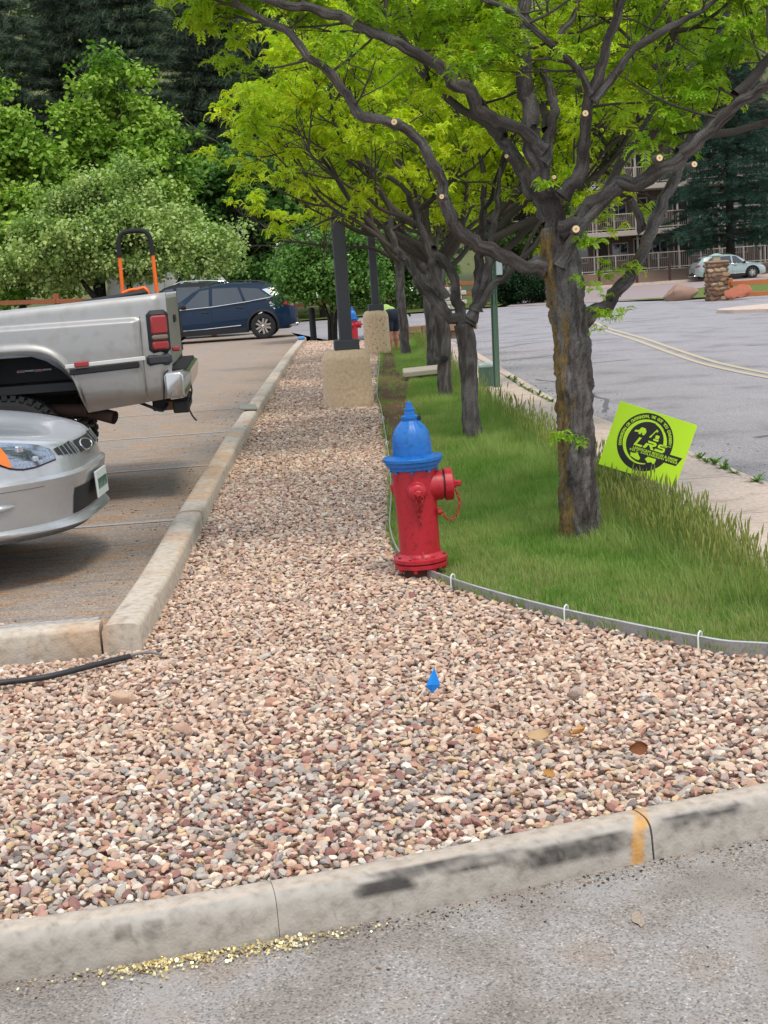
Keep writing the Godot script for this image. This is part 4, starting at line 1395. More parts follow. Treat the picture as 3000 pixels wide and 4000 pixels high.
	for q in [[Vector3(1.05, 1.55, -12.3), Vector3(1.0, 0.42, -0.2), 3.0], [Vector3(1.1, 1.75, -12.2), Vector3(1.0, 0.3, 0.3), 2.8], [Vector3(1.08, 1.9, -12.3), Vector3(0.9, 0.75, -0.3), 2.8], [Vector3(1.1, 1.8, -12.3), Vector3(1.0, 0.55, 0.1), 3.2], [Vector3(1.1, 1.9, -12.3), Vector3(1.0, 0.38, -0.5), 3.2], [Vector3(1.0, 1.7, -12.4), Vector3(0.6, 0.5, -1.0), 2.6], [Vector3(0.4, 1.6, -12.3), Vector3(-1.0, 0.5, -0.2), 1.6], [Vector3(0.45, 1.9, -12.2), Vector3(-0.9, 0.6, -0.4), 1.7], [Vector3(0.6, 1.7, -12.5), Vector3(-0.3, 0.5, -1.0), 2.4]]:
		grow(cx, q[0], q[1], q[2], 0.035, 0)
	part(t, "twigs", (cx.mb as MB).done(180), M.bark)
	crown(t, cx, kinds, deep.lerp(pale, 0.35), pale, 1.25)
	print("sprays second ", cx.sprays.size())
	# the row behind
	var row := [
		["honey locust with a black wound low on its pale trunk, beside the concrete slab", Vector3(0.84, 0, -16.8), 0.082, 1.7, 403, 6],
		["slim honey locust standing close behind the concrete slab", Vector3(0.89, 0, -21.1), 0.085, 1.7, 404, 6],
		["honey locust at the end of the grass strip before the low block wall", Vector3(0.61, 0, -26.1), 0.085, 1.9, 405, 6]]
	for q in row:
		t = thing("honey_locust_tree", q[0], "tree", Vector3.ZERO, "street trees along the grass strip")
		cx = {"mb": MB.new(), "r": rng(q[4]), "sprays": [], "leafy": 0.8, "size": 1.0, "open": -0.06, "skirt": [2.15, 0.25, 0.3]}
		var r: RandomNumberGenerator = cx.r
		var b: Vector3 = q[1]
		var tp := []
		for k in 7:
			var f := k / 6.0
			tp.append([b.x + r.randfn() * 0.015, b.y - 0.05 + q[3] * f, b.z + r.randfn() * 0.015, q[2] * (1.25 if k == 0 else 1.0 + 0.08 * absf(f - 0.5))])
		mb = MB.new()
		rs = resample(tp, 0.05)
		bark_tube(mb, rs[0], rs[1], 30, 0.01, n1, n2)
		part(t, "trunk", mb.done(180), M.bark)
		if q[4] == 403:
			mb = MB.new()
			var w := pebble(77, 2)
			for k in w.v.size():
				w.v[k] = w.v[k] * Vector3(0.05, 0.09, 0.03)
			mb.add(w, Transform3D(Basis.IDENTITY, b + Vector3(0.02, 0.47, q[2] * 0.98)))
			part(t, "wound", mb.done(60), M.black)
		for k in q[5]:
			var a: float = TAU * k / q[5] + r.randf_range(-0.3, 0.3)
			var el := r.randf_range(0.28, 0.8)
			var dir := Vector3(cos(a), el, sin(a)).normalized()
			grow(cx, b + Vector3(0, q[3] - 0.12 - 0.1 * r.randf(), 0), dir, r.randf_range(2.3, 3.1), q[2] * 0.46, 0)
			if k % 2 == 0:
				grow(cx, b + Vector3(0, q[3] - 0.1, 0), Vector3(cos(a + 0.5), 2.2, sin(a + 0.5)).normalized(), 3.0, q[2] * 0.45, 0)
		part(t, "limbs", (cx.mb as MB).done(180), M.bark)
		crown(t, cx, kinds, deep.lerp(pale, 0.45), pale, 1.5)
		print("sprays ", cx.sprays.size())

func leaf_clump(s: int, n: int, rad: float, size: float, lobes := true) -> ArrayMesh:
	var r := rng(s)
	var mb := MB.new()
	for k in n:
		var p := Vector3(r.randfn(), r.randfn() * 0.7, r.randfn()) * rad * 0.5
		var nrm := (Vector3(r.randfn(), 1.1, r.randfn()) + p.normalized() * 0.6).normalized()
		var f := nrm.cross(Vector3(r.randfn(), r.randfn(), r.randfn())).normalized()
		var sd := f.cross(nrm)
		var l := size * r.randf_range(0.7, 1.25)
		var tone := r.randf_range(0.75, 1.25)
		mb.col = Color(tone * r.randf_range(0.92, 1.1), tone, tone * 0.95)
		var a := mb.vert(p - f * l * 0.5)
		var b := mb.vert(p + sd * l * 0.42 - nrm * l * 0.1)
		var c := mb.vert(p + f * l * 0.55 - nrm * l * 0.12)
		var d := mb.vert(p - sd * l * 0.42 - nrm * l * 0.1)
		mb.quad(a, b, c, d)
		if lobes:
			mb.tri(b, mb.vert(p + sd * l * 0.5 + f * l * 0.4 - nrm * l * 0.2), c)
			mb.tri(c, mb.vert(p - sd * l * 0.5 + f * l * 0.4 - nrm * l * 0.2), d)
	return mb.done(0)

func blob_tree(called: String, label: String, at: Vector3, blobs: Array, kinds: Array, ca: Color, cb: Color, s: int, stems: Array, group := "", extra: Array = []) -> Node3D:
	# blobs: [centre, radii, clumps, clump scale]; stems: lists of [x, y, z, r] from the base
	var t := thing(called, label, "shrub" if "shrub" in called else "tree", at, group)
	var r := rng(s)
	var mb := MB.new()
	for st in stems:
		var pts := []
		var rs := []
		for q in st:
			pts.append(Vector3(q[0], q[1], q[2]))
			rs.append(q[3])
		mb.col = Color(0.06, 0.052, 0.046)
		mb.tube(pts, rs, 8)
	var where := []
	var tint := []
	for k in kinds.size():
		where.append([])
		tint.append([])
	var bw := []
	var bt := []
	for b in blobs:
		var c: Vector3 = b[0]
		var rd: Vector3 = b[1]
		var subs := maxi(3, int(b[2] / 20))
		for q in subs:
			var dir := Vector3(r.randfn(), r.randfn(), r.randfn()).normalized()
			var sc := c + dir * rd * (1.0 - 0.55 * r.randf() * r.randf())
			var tone := ca.lerp(cb, r.randf())
			var start: Vector3 = c - Vector3(0, rd.y * 0.5, 0)
			mb.col = Color(0.055, 0.048, 0.042)
			mb.tube([start.lerp(sc, 0.2) + Vector3(r.randfn(), r.randfn(), r.randfn()) * 0.1, start.lerp(sc, 0.6) + Vector3(r.randfn(), r.randfn(), r.randfn()) * 0.12, sc], [0.03, 0.018, 0.007], 4, false)
			for k in 22:
				var off: Vector3 = Vector3(r.randfn(), absf(r.randfn()) * 0.6 - 0.25, r.randfn()) * 0.40 * b[3]
				var kk := r.randi() % kinds.size()
				var sz: float = b[3] * r.randf_range(0.7, 1.2)
				where[kk].append(Transform3D(Basis(Vector3.UP, r.randf() * TAU) * Basis(Vector3.RIGHT, r.randfn() * 0.4) * Basis.from_scale(Vector3.ONE * sz), sc + off))
				tint[kk].append(tone * r.randf_range(0.85, 1.15))
				if extra.size() and r.randf() < extra[2]:
					bw.append(Transform3D(Basis.from_euler(Vector3(r.randf() * 6, r.randf() * 6, 0)) * Basis.from_scale(Vector3.ONE * r.randf_range(0.6, 1.3)), sc + off * 1.25))
					bt.append(Color.WHITE)
	part(t, "trunk", mb.done(60), M.bark)
	for k in kinds.size():
		tag(copies(t, "crown", kinds[k], M.leaf, where[k], tint[k]), "", "", "", "stuff")
	if extra.size() and bw.size():
		tag(copies(t, "blossom", extra[0], extra[1], bw, bt), "", "", "", "stuff")
	return t

func conifer(label: String, at: Vector3, height: float, spread: float, from: float, droop: float, s: int, tuft_mesh: Mesh, ca: Color, cb: Color, step: float, group: String) -> void:
	var t := thing("pine_tree" if droop < 0.3 else "spruce_tree", label, "tree", at, group)
	var r := rng(s)
	var mb := MB.new()
	mb.col = Color(0.05, 0.042, 0.038)
	var lean := Vector3(r.randfn() * 0.3, 0, r.randfn() * 0.3)
	mb.tube([Vector3(0, -0.5, 0), Vector3(0, height * 0.3, 0) + lean * 0.2, Vector3(0, height * 0.7, 0) + lean * 0.6, Vector3(0, height, 0) + lean], [spread * 0.055, spread * 0.045, spread * 0.03, 0.02], 10)
	var where := []
	var tint := []
	var y := height * from
	while y < height * 0.985:
		var f := (y / height - from) / (1.0 - from)
		var reach := spread * (1.0 - f) ** 0.75 * r.randf_range(0.75, 1.1)
		if droop < 0.3:
			reach = spread * minf(1.0, (1.0 - f) * 1.6) * r.randf_range(0.55, 1.15) * minf(1.0, 0.55 + f * 3.0)
		var n := r.randi_range(4, 6)
		var a0 := r.randf() * TAU
		for k in n:
			var a := a0 + TAU * k / n + r.randfn() * 0.2
			var d := Vector3(cos(a), 0, sin(a))
			var len := reach * r.randf_range(0.7, 1.1) + 0.2
			var b := Vector3(0, y, 0) + lean * (y / height)
			var mid := b + d * len * 0.5 + Vector3.UP * len * (0.12 - droop * 0.25)
			var tip := b + d * len + Vector3.UP * len * (0.1 - droop * 0.55)
			mb.tube([b, mid, tip], [0.04 * spread / 3.0, 0.022, 0.006], 4, false)
			var m := int(len / step) + 2
			for q in m:
				var ft := lerpf(0.22, 1.0, float(q) / (m - 1))
				var p := b.lerp(mid, ft * 2.0) if ft < 0.5 else mid.lerp(tip, ft * 2.0 - 1.0)
				var side := Vector3(-d.z, 0, d.x)
				for e in ([0] if ft > 0.85 else [-1, 0, 1]):
					var off: Vector3 = side * e * (1.1 - ft) * len * 0.33 * r.randf_range(0.5, 1.2) + Vector3(r.randfn(), r.randfn() * 0.6, r.randfn()) * 0.12
					off.y -= droop * absf(e) * 0.2
					var face := Basis.looking_at((d + side * e * 0.7 + Vector3.UP * (0.25 - droop)).normalized())
					where.append(Transform3D(face * Basis.from_scale(Vector3.ONE * step * r.randf_range(1.2, 2.0)), p + off))
					tint.append(ca.lerp(cb, r.randf()))
		y += step * r.randf_range(0.8, 1.2) * 1.1
	part(t, "trunk", mb.done(60), M.bark)
	tag(copies(t, "crown", tuft_mesh, M.needle, where, tint), "", "", "", "stuff")

func needle_tuft(s: int, n: int, w: float) -> ArrayMesh:
	var r := rng(s)
	var mb := MB.new()
	for k in n:
		var b := Vector3(0, 0, -r.randf() * 0.7)
		var d := Vector3(r.randfn() * 0.55, r.randfn() * 0.5 + 0.12, -r.randf_range(0.25, 0.9)).normalized()
		var l := r.randf_range(0.25, 0.5)
		var sd := d.cross(Vector3(r.randfn(), r.randfn(), r.randfn())).normalized() * w
		var tone := r.randf_range(0.7, 1.3)
		mb.col = Color(tone, tone, tone)
		mb.tri3(b - sd, b + d * l, b + sd)
	return mb.done(0)

func backdrop() -> void:
	var maple := [leaf_clump(601, 14, 0.4, 0.17), leaf_clump(602, 14, 0.42, 0.16), leaf_clump(603, 12, 0.38, 0.18)]
	var apple := [leaf_clump(611, 18, 0.40, 0.14, false), leaf_clump(612, 18, 0.42, 0.13, false)]
	var blossom := leaf_clump(621, 5, 0.12, 0.07, false)
	var bm := mat(lin(0.7, 0.7, 0.62), 0.7)
	# conifers first: the dark wall behind
	var needles := needle_tuft(631, 46, 0.02)
	var spots := [[-17.0, -66, 19, 3.6], [-13.2, -70, 21, 3.8], [-10.2, -64, 18, 3.3], [-6.6, -68, 20, 3.7], [-3.6, -63, 18, 3.2], [-0.4, -69, 20, 3.6], [-15.0, -78, 22, 4.0], [-8.0, -80, 23, 4.0], [-2.0, -79, 22, 4.0], [3.6, -75, 20, 3.6], [-20.5, -72, 21, 3.8]]
	var k := 0
	for q in spots:
		conifer("tall dark pine with bare lower trunk in the dense stand behind the car park", Vector3(q[0], 0.0, q[1]), q[2], q[3], 0.12, 0.1, 700 + k, needles, Color(0.04, 0.07, 0.04), Color(0.085, 0.12, 0.07), 0.55, "dark pines behind the car park")
		k += 1
	var flat_needles := needle_tuft(632, 60, 0.016)
	conifer("blue green spruce with drooping boughs behind the stone pillar", Vector3(22.6, -0.3, -87.5), 15.0, 5.3, 0.16, 0.42, 750, flat_needles, Color(0.022, 0.06, 0.042), Color(0.05, 0.11, 0.075), 0.42, "")
	# maples
	var ga := Color(0.15, 0.28, 0.035)
	var gb := Color(0.38, 0.53, 0.08)
	blob_tree("maple_tree", "bright green maple with upright tips at the fence behind the pickup", Vector3(-12.6, 0.1, -51), [[Vector3(0, 4.2, 0), Vector3(2.4, 3.2, 2.2), 1200, 1.0], [Vector3(-0.4, 7.0, 0), Vector3(1.2, 2.6, 1.2), 420, 0.9]], maple, ga, gb, 801, [[[0, -0.5, 0, 0.16], [0.1, 2, 0, 0.13], [0, 5, 0, 0.07], [-0.3, 8, 0, 0.02]]], "maples behind the car park")
	blob_tree("maple_tree", "tallest bright green maple, rising above the pale crab apple", Vector3(-8.8, 0.1, -52.5), [[Vector3(0, 4.6, 0), Vector3(2.6, 3.0, 2.3), 1300, 1.0], [Vector3(0.2, 7.6, 0), Vector3(1.5, 2.3, 1.3), 520, 0.9], [Vector3(-1.3, 6.6, 0), Vector3(0.9, 2.0, 0.9), 260, 0.85]], maple, ga, gb, 802, [[[0, -0.5, 0, 0.18], [0.1, 2, 0, 0.15], [0, 5, 0, 0.08], [0.2, 9, 0, 0.02]]], "maples behind the car park")
	var da := Color(0.06, 0.14, 0.03)
	var db := Color(0.14, 0.28, 0.06)
	blob_tree("maple_tree", "deep green maple right behind the dark blue car", Vector3(-5.2, 0.1, -58), [[Vector3(0, 4.0, 0), Vector3(2.3, 2.8, 2.0), 1100, 1.0]], maple, da, db, 803, [[[0, -0.5, 0, 0.14], [0, 2, 0, 0.12], [0.1, 5, 0, 0.05]]], "maples behind the car park")
	blob_tree("maple_tree", "deep green maple behind the flowering shrub", Vector3(-2.0, 0.1, -59.5), [[Vector3(0, 4.2, 0), Vector3(2.2, 3.0, 2.0), 1100, 1.0]], maple, da, db, 804, [[[0, -0.5, 0, 0.14], [0, 2, 0, 0.12], [0.1, 5, 0, 0.05]]], "maples behind the car park")
	blob_tree("maple_tree", "deep green maple beyond the street behind the row of locusts", Vector3(2.4, 0.0, -63), [[Vector3(0, 4.4, 0), Vector3(2.6, 3.4, 2.2), 1200, 1.05]], maple, da, db, 805, [[[0, -0.5, 0, 0.14], [0, 2, 0, 0.12], [0.1, 5, 0, 0.05]]], "maples behind the car park")
	blob_tree("maple_tree", "broad green tree between the hedge and the balcony building", Vector3(9.0, 0.0, -88), [[Vector3(0, 6.0, 0), Vector3(3.4, 4.0, 3.0), 1300, 1.3]], maple, Color(0.05, 0.11, 0.03), Color(0.13, 0.2, 0.05), 806, [[[0, -0.5, 0, 0.2], [0, 3, 0, 0.16], [0.1, 6, 0, 0.05]]])
	# crab apple, pale, several stems
	var pa := Color(0.26, 0.38, 0.10)
	var pb := Color(0.46, 0.55, 0.20)
	blob_tree("crab_apple_tree", "wide pale green crab apple with small white blossom and several dark stems", Vector3(-8.2, 0.0, -47.6), [[Vector3(-0.7, 3.5, 0), Vector3(1.9, 1.5, 1.6), 760, 1.0], [Vector3(-2.5, 2.9, 0.3), Vector3(1.3, 1.1, 1.1), 420, 1.0], [Vector3(1.2, 3.7, 0), Vector3(1.1, 1.0, 1.1), 320, 1.0], [Vector3(2.9, 2.55, 0.2), Vector3(1.0, 0.85, 0.9), 300, 0.95], [Vector3(-0.1, 4.9, 0), Vector3(1.1, 0.8, 0.9), 240, 0.95], [Vector3(-3.7, 2.3, 0.2), Vector3(0.8, 0.7, 0.8), 180, 0.9], [Vector3(-1.5, 4.5, -0.2), Vector3(0.8, 0.6, 0.7), 160, 0.9], [Vector3(0.6, 2.3, 0.4), Vector3(1.4, 0.5, 1.0), 160, 0.9]], apple, pa, pb, 811, [[[-0.6, -0.4, 0, 0.13], [-0.9, 1.2, 0, 0.11], [-1.8, 2.6, 0, 0.07], [-2.8, 3.4, 0, 0.02]], [[0.2, -0.4, 0, 0.14], [0.3, 1.0, 0.1, 0.12], [0, 2.6, 0, 0.08], [-0.3, 4.4, 0, 0.02]], [[0.9, -0.4, 0.1, 0.12], [1.3, 1.0, 0.1, 0.1], [2.0, 2.0, 0, 0.06], [2.8, 2.8, 0, 0.02]]], "", [blossom, bm, 0.04])
	# flowering shrub behind the lamp post
	blob_tree("flowering_shrub", "round green shrub with white flowers on dark stems behind the lamp post", Vector3(-0.95, 0.0, -36.4), [[Vector3(0, 1.75, 0), Vector3(1.0, 0.85, 0.9), 900, 0.72], [Vector3(-0.55, 1.45, 0.2), Vector3(0.65, 0.6, 0.6), 340, 0.65], [Vector3(0.6, 1.3, 0.1), Vector3(0.55, 0.6, 0.55), 300, 0.65], [Vector3(0.1, 2.35, 0), Vector3(0.55, 0.4, 0.5), 200, 0.6]], apple, Color(0.09, 0.20, 0.035), Color(0.17, 0.32, 0.07), 812, [[[0.0, -0.2, 0, 0.05], [0.05, 0.5, 0, 0.045], [0.3, 1.4, 0, 0.02]], [[-0.15, -0.2, 0, 0.05], [-0.12, 0.5, 0, 0.045], [-0.4, 1.5, 0, 0.02]], [[-0.06, -0.2, 0.05, 0.045], [-0.04, 0.6, 0.05, 0.04], [0, 1.8, 0, 0.02]]], "", [blossom, bm, 0.03])
	blob_tree("flowering_shrub", "loose green shrub with white flowers just beyond the second lamp post", Vector3(0.9, 0.0, -37.6), [[Vector3(0, 1.5, 0), Vector3(0.8, 0.9, 0.8), 600, 0.7]], apple, Color(0.05, 0.12, 0.02), Color(0.11, 0.2, 0.04), 813, [[[0.0, -0.2, 0, 0.05], [0.05, 0.6, 0, 0.04], [0.2, 1.5, 0, 0.02]]], "", [blossom, bm, 0.05])
	# clipped hedge beyond the street
	blob_tree("hedge_shrub", "dark clipped evergreen hedge at the corner of the side road", Vector3(7.0, -0.1, -60.5), [[Vector3(0, 0.7, 0), Vector3(1.2, 0.75, 0.8), 900, 0.6], [Vector3(-0.9, 0.7, -0.4), Vector3(0.8, 0.7, 0.7), 400, 0.6]], apple, Color(0.012, 0.04, 0.014), Color(0.03, 0.075, 0.03), 814, [[[0.0, -0.1, 0, 0.05], [0.0, 0.8, 0, 0.03]]])
	# scrub on the hillside
	var r := rng(821)
	var hn := noise(71, 0.012, FastNoiseLite.TYPE_SIMPLEX_SMOOTH, 5)
	var where := []
	var tint := []
	for q in 2600:
		var x := r.randf_range(-110, 130)
		var z := -r.randf_range(112, 330)
		var s := r.randf_range(2.5, 6.0)
		where.append(Transform3D(Basis(Vector3.UP, r.randf() * TAU) * Basis.from_scale(Vector3(s, s * 0.8, s)), Vector3(x, terrain(x, z, hn) + s * 0.2, z)))
		tint.append(Color(0.06, 0.085, 0.035).lerp(Color(0.14, 0.15, 0.08), r.randf()))
	var sc := copies(self, "hillside_scrub", leaf_clump(822, 40, 0.75, 0.22), M.leaf, where, tint)
	tag(sc, "grey green scrub covering the far hillside", "scrub", "", "stuff")
	# fences
	var cedar := tri_planar(mat(Color.WHITE, 0.8), 2.0, ntex(noise(84, 0.04), 256, ramp([[0.0, Color8(120, 70, 42)], [1.0, Color8(172, 106, 66)]])))
	rail_fence("brown wooden rail fence with square posts under the crab apple", [Vector3(-15.5, 0.55, -48.5), Vector3(-10.6, 0.45, -46.2), Vector3(-5.2, 0.1, -46.4)], [0.55, 0.98], cedar, 2.7, 1.22)
	rail_fence("far brown rail fence across the street behind the lamp posts", [Vector3(-4.0, -0.1, -59.0), Vector3(4.6, -0.1, -58.6)], [0.62, 1.05], cedar, 2.4, 1.15)
	var orange := tri_planar(mat(Color.WHITE, 0.75), 2.0, ntex(noise(85, 0.04), 256, ramp([[0.0, Color8(150, 84, 44)], [1.0, Color8(200, 122, 70)]])))
	rail_fence("orange brown rail fence running from the stone pillar", [Vector3(12.25, -0.1, -47.7), Vector3(24.0, -0.1, -45.4)], [0.12, 0.52], orange, 3.4, 0.7)

func rail_fence(label: String, path: Array, heights: Array, m: Material, gap: float, tall: float) -> void:
	var f := thing("rail_fence", label, "fence")
	var pts := spline(path, 0.4)
	var r := rng(pts.size() * 7)
	var acc := gap
	var posts := []
	for k in pts.size():
		if k > 0:
			acc += pts[k].distance_to(pts[k - 1])
		if acc >= gap or k == pts.size() - 1:
			acc = 0.0
			posts.append(pts[k])
			var mb := MB.new()
			mb.box(pts[k] + Vector3(0, tall / 2 - 0.2, 0), Vector3(0.2, tall + 0.4, 0.2), Basis(Vector3.UP, r.randf() * 0.2), 0.02)
			part(f, "post", mb.done(30), m)
	for k in posts.size() - 1:
		for h in heights:
			var a: Vector3 = posts[k] + Vector3(0, h, 0.11)
			var b: Vector3 = posts[k + 1] + Vector3(0, h, 0.11)
			var d := b - a
			var mb := MB.new()
			mb.box((a + b) / 2, Vector3(0.05, 0.15, d.length() - 0.01), Basis.looking_at(d.normalized()), 0.008)
			part(f, "rail", mb.done(30), m)

# ------------------------------------------------------------------ building, pillar, walls
func building() -> void:
	var b := thing("apartment_building", "grey building with rows of dark doors behind two storeys of railed balconies", "building", Vector3(0, 0, -97))
	var stucco := tri_planar(mat(Color.WHITE, 0.9), 0.3, ntex(noise(86, 0.05), 256, ramp([[0.0, Color8(92, 82, 76)], [1.0, Color8(116, 106, 98)]])))
	var trim := mat(Color8(182, 173, 162), 0.7)
	var dark := mat(Color8(62, 54, 50), 0.8)
	var x0 := 9.5
	var x1 := 44.0
	var mb := MB.new()
	mb.box(Vector3((x0 + x1) / 2, 5.0, -3.0), Vector3(x1 - x0, 11.0, 6.0))
	part(b, "wall", mb.done(), stucco)
	mb = MB.new()
	mb.box(Vector3((x0 + x1) / 2, 10.9, -2.0), Vector3(x1 - x0 + 2, 0.5, 10.0), Basis(Vector3.RIGHT, 0.05))
	part(b, "roof", mb.done(), dark)
	var floors := [0.62, 3.32, 6.3]
	for fl in floors:
		mb = MB.new()
		mb.box(Vector3((x0 + x1) / 2, fl - 0.16, 1.25), Vector3(x1 - x0, 0.34, 2.5), Basis.IDENTITY, 0.02)
		part(b, "balcony_slab", mb.done(30), trim)
		var n := int((x1 - x0) / 1.42)
		for k in n + 1:
			var x := x0 + (x1 - x0) * k / n
			mb = MB.new()
			mb.box(Vector3(x, fl + 0.5, 2.42), Vector3(0.07, 1.25, 0.07))
			part(b, "rail_post", mb.done(), trim)
		for h in [0.14, 1.12]:
			mb = MB.new()
			mb.box(Vector3((x0 + x1) / 2, fl + h, 2.42), Vector3(x1 - x0, 0.06, 0.06))
			part(b, "handrail", mb.done(), trim)
		mb = MB.new()
		var bx := x0
		while bx < x1:
			mb.box(Vector3(bx, fl + 0.63, 2.42), Vector3(0.03, 0.96, 0.03))
			bx += 0.13
		tag(part(b, "balusters", mb.done(), mat(Color8(142, 128, 118), 0.8)), "", "", "", "stuff")
		var unit := 0
		var wx := x0 + 0.7
		while wx < x1 - 2.4:
			# door, window, pilaster
			mb = MB.new()
			mb.box(Vector3(wx + 0.45, fl + 1.05, 0.03), Vector3(0.95, 2.1, 0.08))
			var door := part(b, "door", mb.done(), dark if unit % 3 else mat(Color8(28, 26, 34), 0.6))
			mb = MB.new()
			for e in [-0.5, 0.5]:
				mb.box(Vector3(wx + 0.45 + e, fl + 1.07, 0.06), Vector3(0.08, 2.2, 0.12))
			mb.box(Vector3(wx + 0.45, fl + 2.17, 0.06), Vector3(1.08, 0.09, 0.12))
			part(door, "frame", mb.done(), trim)
			mb = MB.new()
			mb.box(Vector3(wx + 1.75, fl + 1.35, 0.02), Vector3(1.1, 1.25, 0.06))
			var win := part(b, "window", mb.done(), trim)
			for e in [-0.26, 0.26]:
				mb = MB.new()
				mb.box(Vector3(wx + 1.75 + e, fl + 1.35, 0.04), Vector3(0.46, 1.1, 0.04))
				part(win, "pane", mb.done(), M.dark_glass)
			mb = MB.new()
			mb.box(Vector3(wx + 2.62, fl + 1.2, 1.9), Vector3(0.12, 2.6, 0.12))
			part(b, "column", mb.done(), trim)
			unit += 1
			wx += 2.75
	# bank below it
	mb = MB.new()
	var hn := noise(87, 0.6, FastNoiseLite.TYPE_SIMPLEX_SMOOTH, 4)
	var rows := []
	for k in 9:
		var f := k / 8.0
		var rw := []
		for q in 70:
			var x := 9.5 + q * 0.55
			var z := lerpf(-83.4, -93.4, f) - (0.08 * (x - 10.0) if f < 0.5 else 0.0)
			rw.append(Vector3(x, lerpf(-0.2, 0.62, smoothstep(0.0, 0.8, f)) + hn.get_noise_2d(x * 2, z * 2) * 0.12, z))
		rows.append(rw)
	mb.grid(rows)
	structure("earth_bank", mb.done(180), tri_planar(mat(Color.WHITE, 0.95), 0.5, ntex(noise(88, 0.07, FastNoiseLite.TYPE_SIMPLEX_SMOOTH, 5), 512, ramp([[0.0, Color8(58, 44, 36)], [0.35, Color8(98, 76, 60)], [0.6, Color8(128, 104, 84)], [0.85, Color8(160, 142, 122)], [1.0, Color8(204, 194, 178)]])), M.grain, 4.0), "bare brown earth bank below the balconies")
	mb = MB.new()
	sweep(mb, spline(v3([[8.0, -80.5], [14, -82.0], [22, -82.6], [44, -86.8]]), 1.0), [Vector2(-0.1, -0.3), Vector2(-0.1, 0.05), Vector2(0.1, 0.05), Vector2(0.12, -0.3)])
	structure("far_kerb", mb.done(30), M.walk, "pale kerb at the foot of the earth bank")
	var rust := mat(Color8(70, 38, 34), 0.7)
	for q in [[13.65, -83.0], [15.9, -83.1], [17.87, -83.2], [22.6, -84.0]]:
		mb = MB.new()
		mb.lathe([Vector2(0.075, -0.3), Vector2(0.075, 0.98), Vector2(0.06, 1.02), Vector2(0.02, 1.04)], 12)
		var o := part(self, "bollard", mb.done(40), rust, Vector3(q[0], -0.05, q[1]))
		tag(o, "rusty dark red steel bollard in front of the earth bank", "bollard", "bollards in front of the earth bank")
	# small parking sign on a post
	var sg := thing("parking_sign", "small square white sign with a dark ring on a short post by the earth bank", "sign", Vector3(11.95, -0.1, -80.0))
	mb = MB.new()
	mb.box(Vector3(0, 0.55, -0.03), Vector3(0.05, 1.2, 0.04))
	part(sg, "post", mb.done(), rust)
	mb = MB.new()
	mb.box(Vector3(0, 1.12, 0), Vector3(0.5, 0.5, 0.02), Basis.IDENTITY, 0.004)
	part(sg, "panel", mb.done(30), M.white)
	var tm := TorusMesh.new()
	tm.inner_radius = 0.07
	tm.outer_radius = 0.11
	tm.rings = 20
	tm.ring_segments = 6
	var o2 := part(sg, "ring_symbol", tm, M.black, Vector3(0, 1.17, 0.012))
	o2.rotation.x = PI / 2
	o2.scale = Vector3(1, 0.1, 1)
	mb = MB.new()
	mb.box(Vector3(0, 0.96, 0.013), Vector3(0.34, 0.05, 0.004))
	part(sg, "bar", mb.done(), M.black)
	# stone pillar
	var p := thing("stone_pillar", "rough brown stone pillar with a pale lantern cap at the side road", "pillar", Vector3(11.8, -0.12, -47.6))
	mb = MB.new()
	mb.box(Vector3(0, 0.62, 0), Vector3(0.62, 1.3, 0.62))
	part(p, "mortar_core", mb.done(), mat(Color8(112, 94, 78), 0.95))
	var r := rng(881)
	var tones := []
	for c in [[118, 84, 62], [142, 108, 80], [96, 74, 60], [160, 130, 100], [128, 100, 84], [176, 150, 118], [104, 78, 62], [150, 112, 76]]:
		tones.append(tri_planar(mat(Color8(c[0], c[1], c[2]), 0.9), 3.0, M.soft))
	var shapes := []
	for k in 5:
		shapes.append(pebble(890 + k, 1).done(35))
	for side in 4:
		for row in 8:
			var n := 3
			for q in n:
				var a := PI / 2 * side
				var e := -0.31 + 0.62 * (q + 0.5 + r.randf_range(-0.12, 0.12)) / n + (0.05 if row % 2 else -0.05)
				var pos := Basis(Vector3.UP, a) * Vector3(clampf(e, -0.27, 0.27), 0.08 + row * 0.157, 0.31)
				var st := part(p, "stone", shapes[r.randi() % 5], tones[r.randi() % tones.size()], pos)
				st.basis = Basis(Vector3.UP, a) * Basis(Vector3.FORWARD, r.randf_range(-0.3, 0.3)) * Basis.from_scale(Vector3(r.randf_range(0.11, 0.15), r.randf_range(0.10, 0.16), 0.055))
	mb = MB.new()
	mb.box(Vector3(0, 1.30, 0), Vector3(0.7, 0.07, 0.7), Basis.IDENTITY, 0.02)
	part(p, "capstone", mb.done(30), tones[3])
	mb = MB.new()
	mb.box(Vector3(0, 1.41, 0), Vector3(0.24, 0.16, 0.24), Basis.IDENTITY, 0.01)
	var lamp := part(p, "lantern", mb.done(30), mat(Color8(196, 190, 160), 0.5))
	mb = MB.new()
	mb.lathe([Vector2(0.3, 1.49), Vector2(0.3, 1.51), Vector2(0.06, 1.58)], 4, Transform3D(Basis(Vector3.UP, PI / 4), Vector3.ZERO))
	part(lamp, "roof", mb.done(20), mat(Color8(140, 160, 150), 0.6))
	# boulders
	for q in [["boulder", "large rounded pinkish boulder behind the stone pillar", Vector3(11.25, 0.12, -50.5), Vector3(0.6, 0.5, 0.5), Color8(168, 136, 118), 31], ["boulder", "squat reddish sandstone boulder against the foot of the stone pillar", Vector3(12.35, 0.12, -46.9), Vector3(0.42, 0.48, 0.4), Color8(188, 112, 86), 37]]:
		var bm := MB.new()
		bm.add(pebble(q[5], 2), Transform3D(Basis.from_scale(q[3]), Vector3.ZERO))
		var o3 := part(self, q[0], bm.done(40), tri_planar(mat(q[4], 0.9), 1.5, M.soft, M.grain, 2.0), q[2])
		tag(o3, q[1], "boulder")
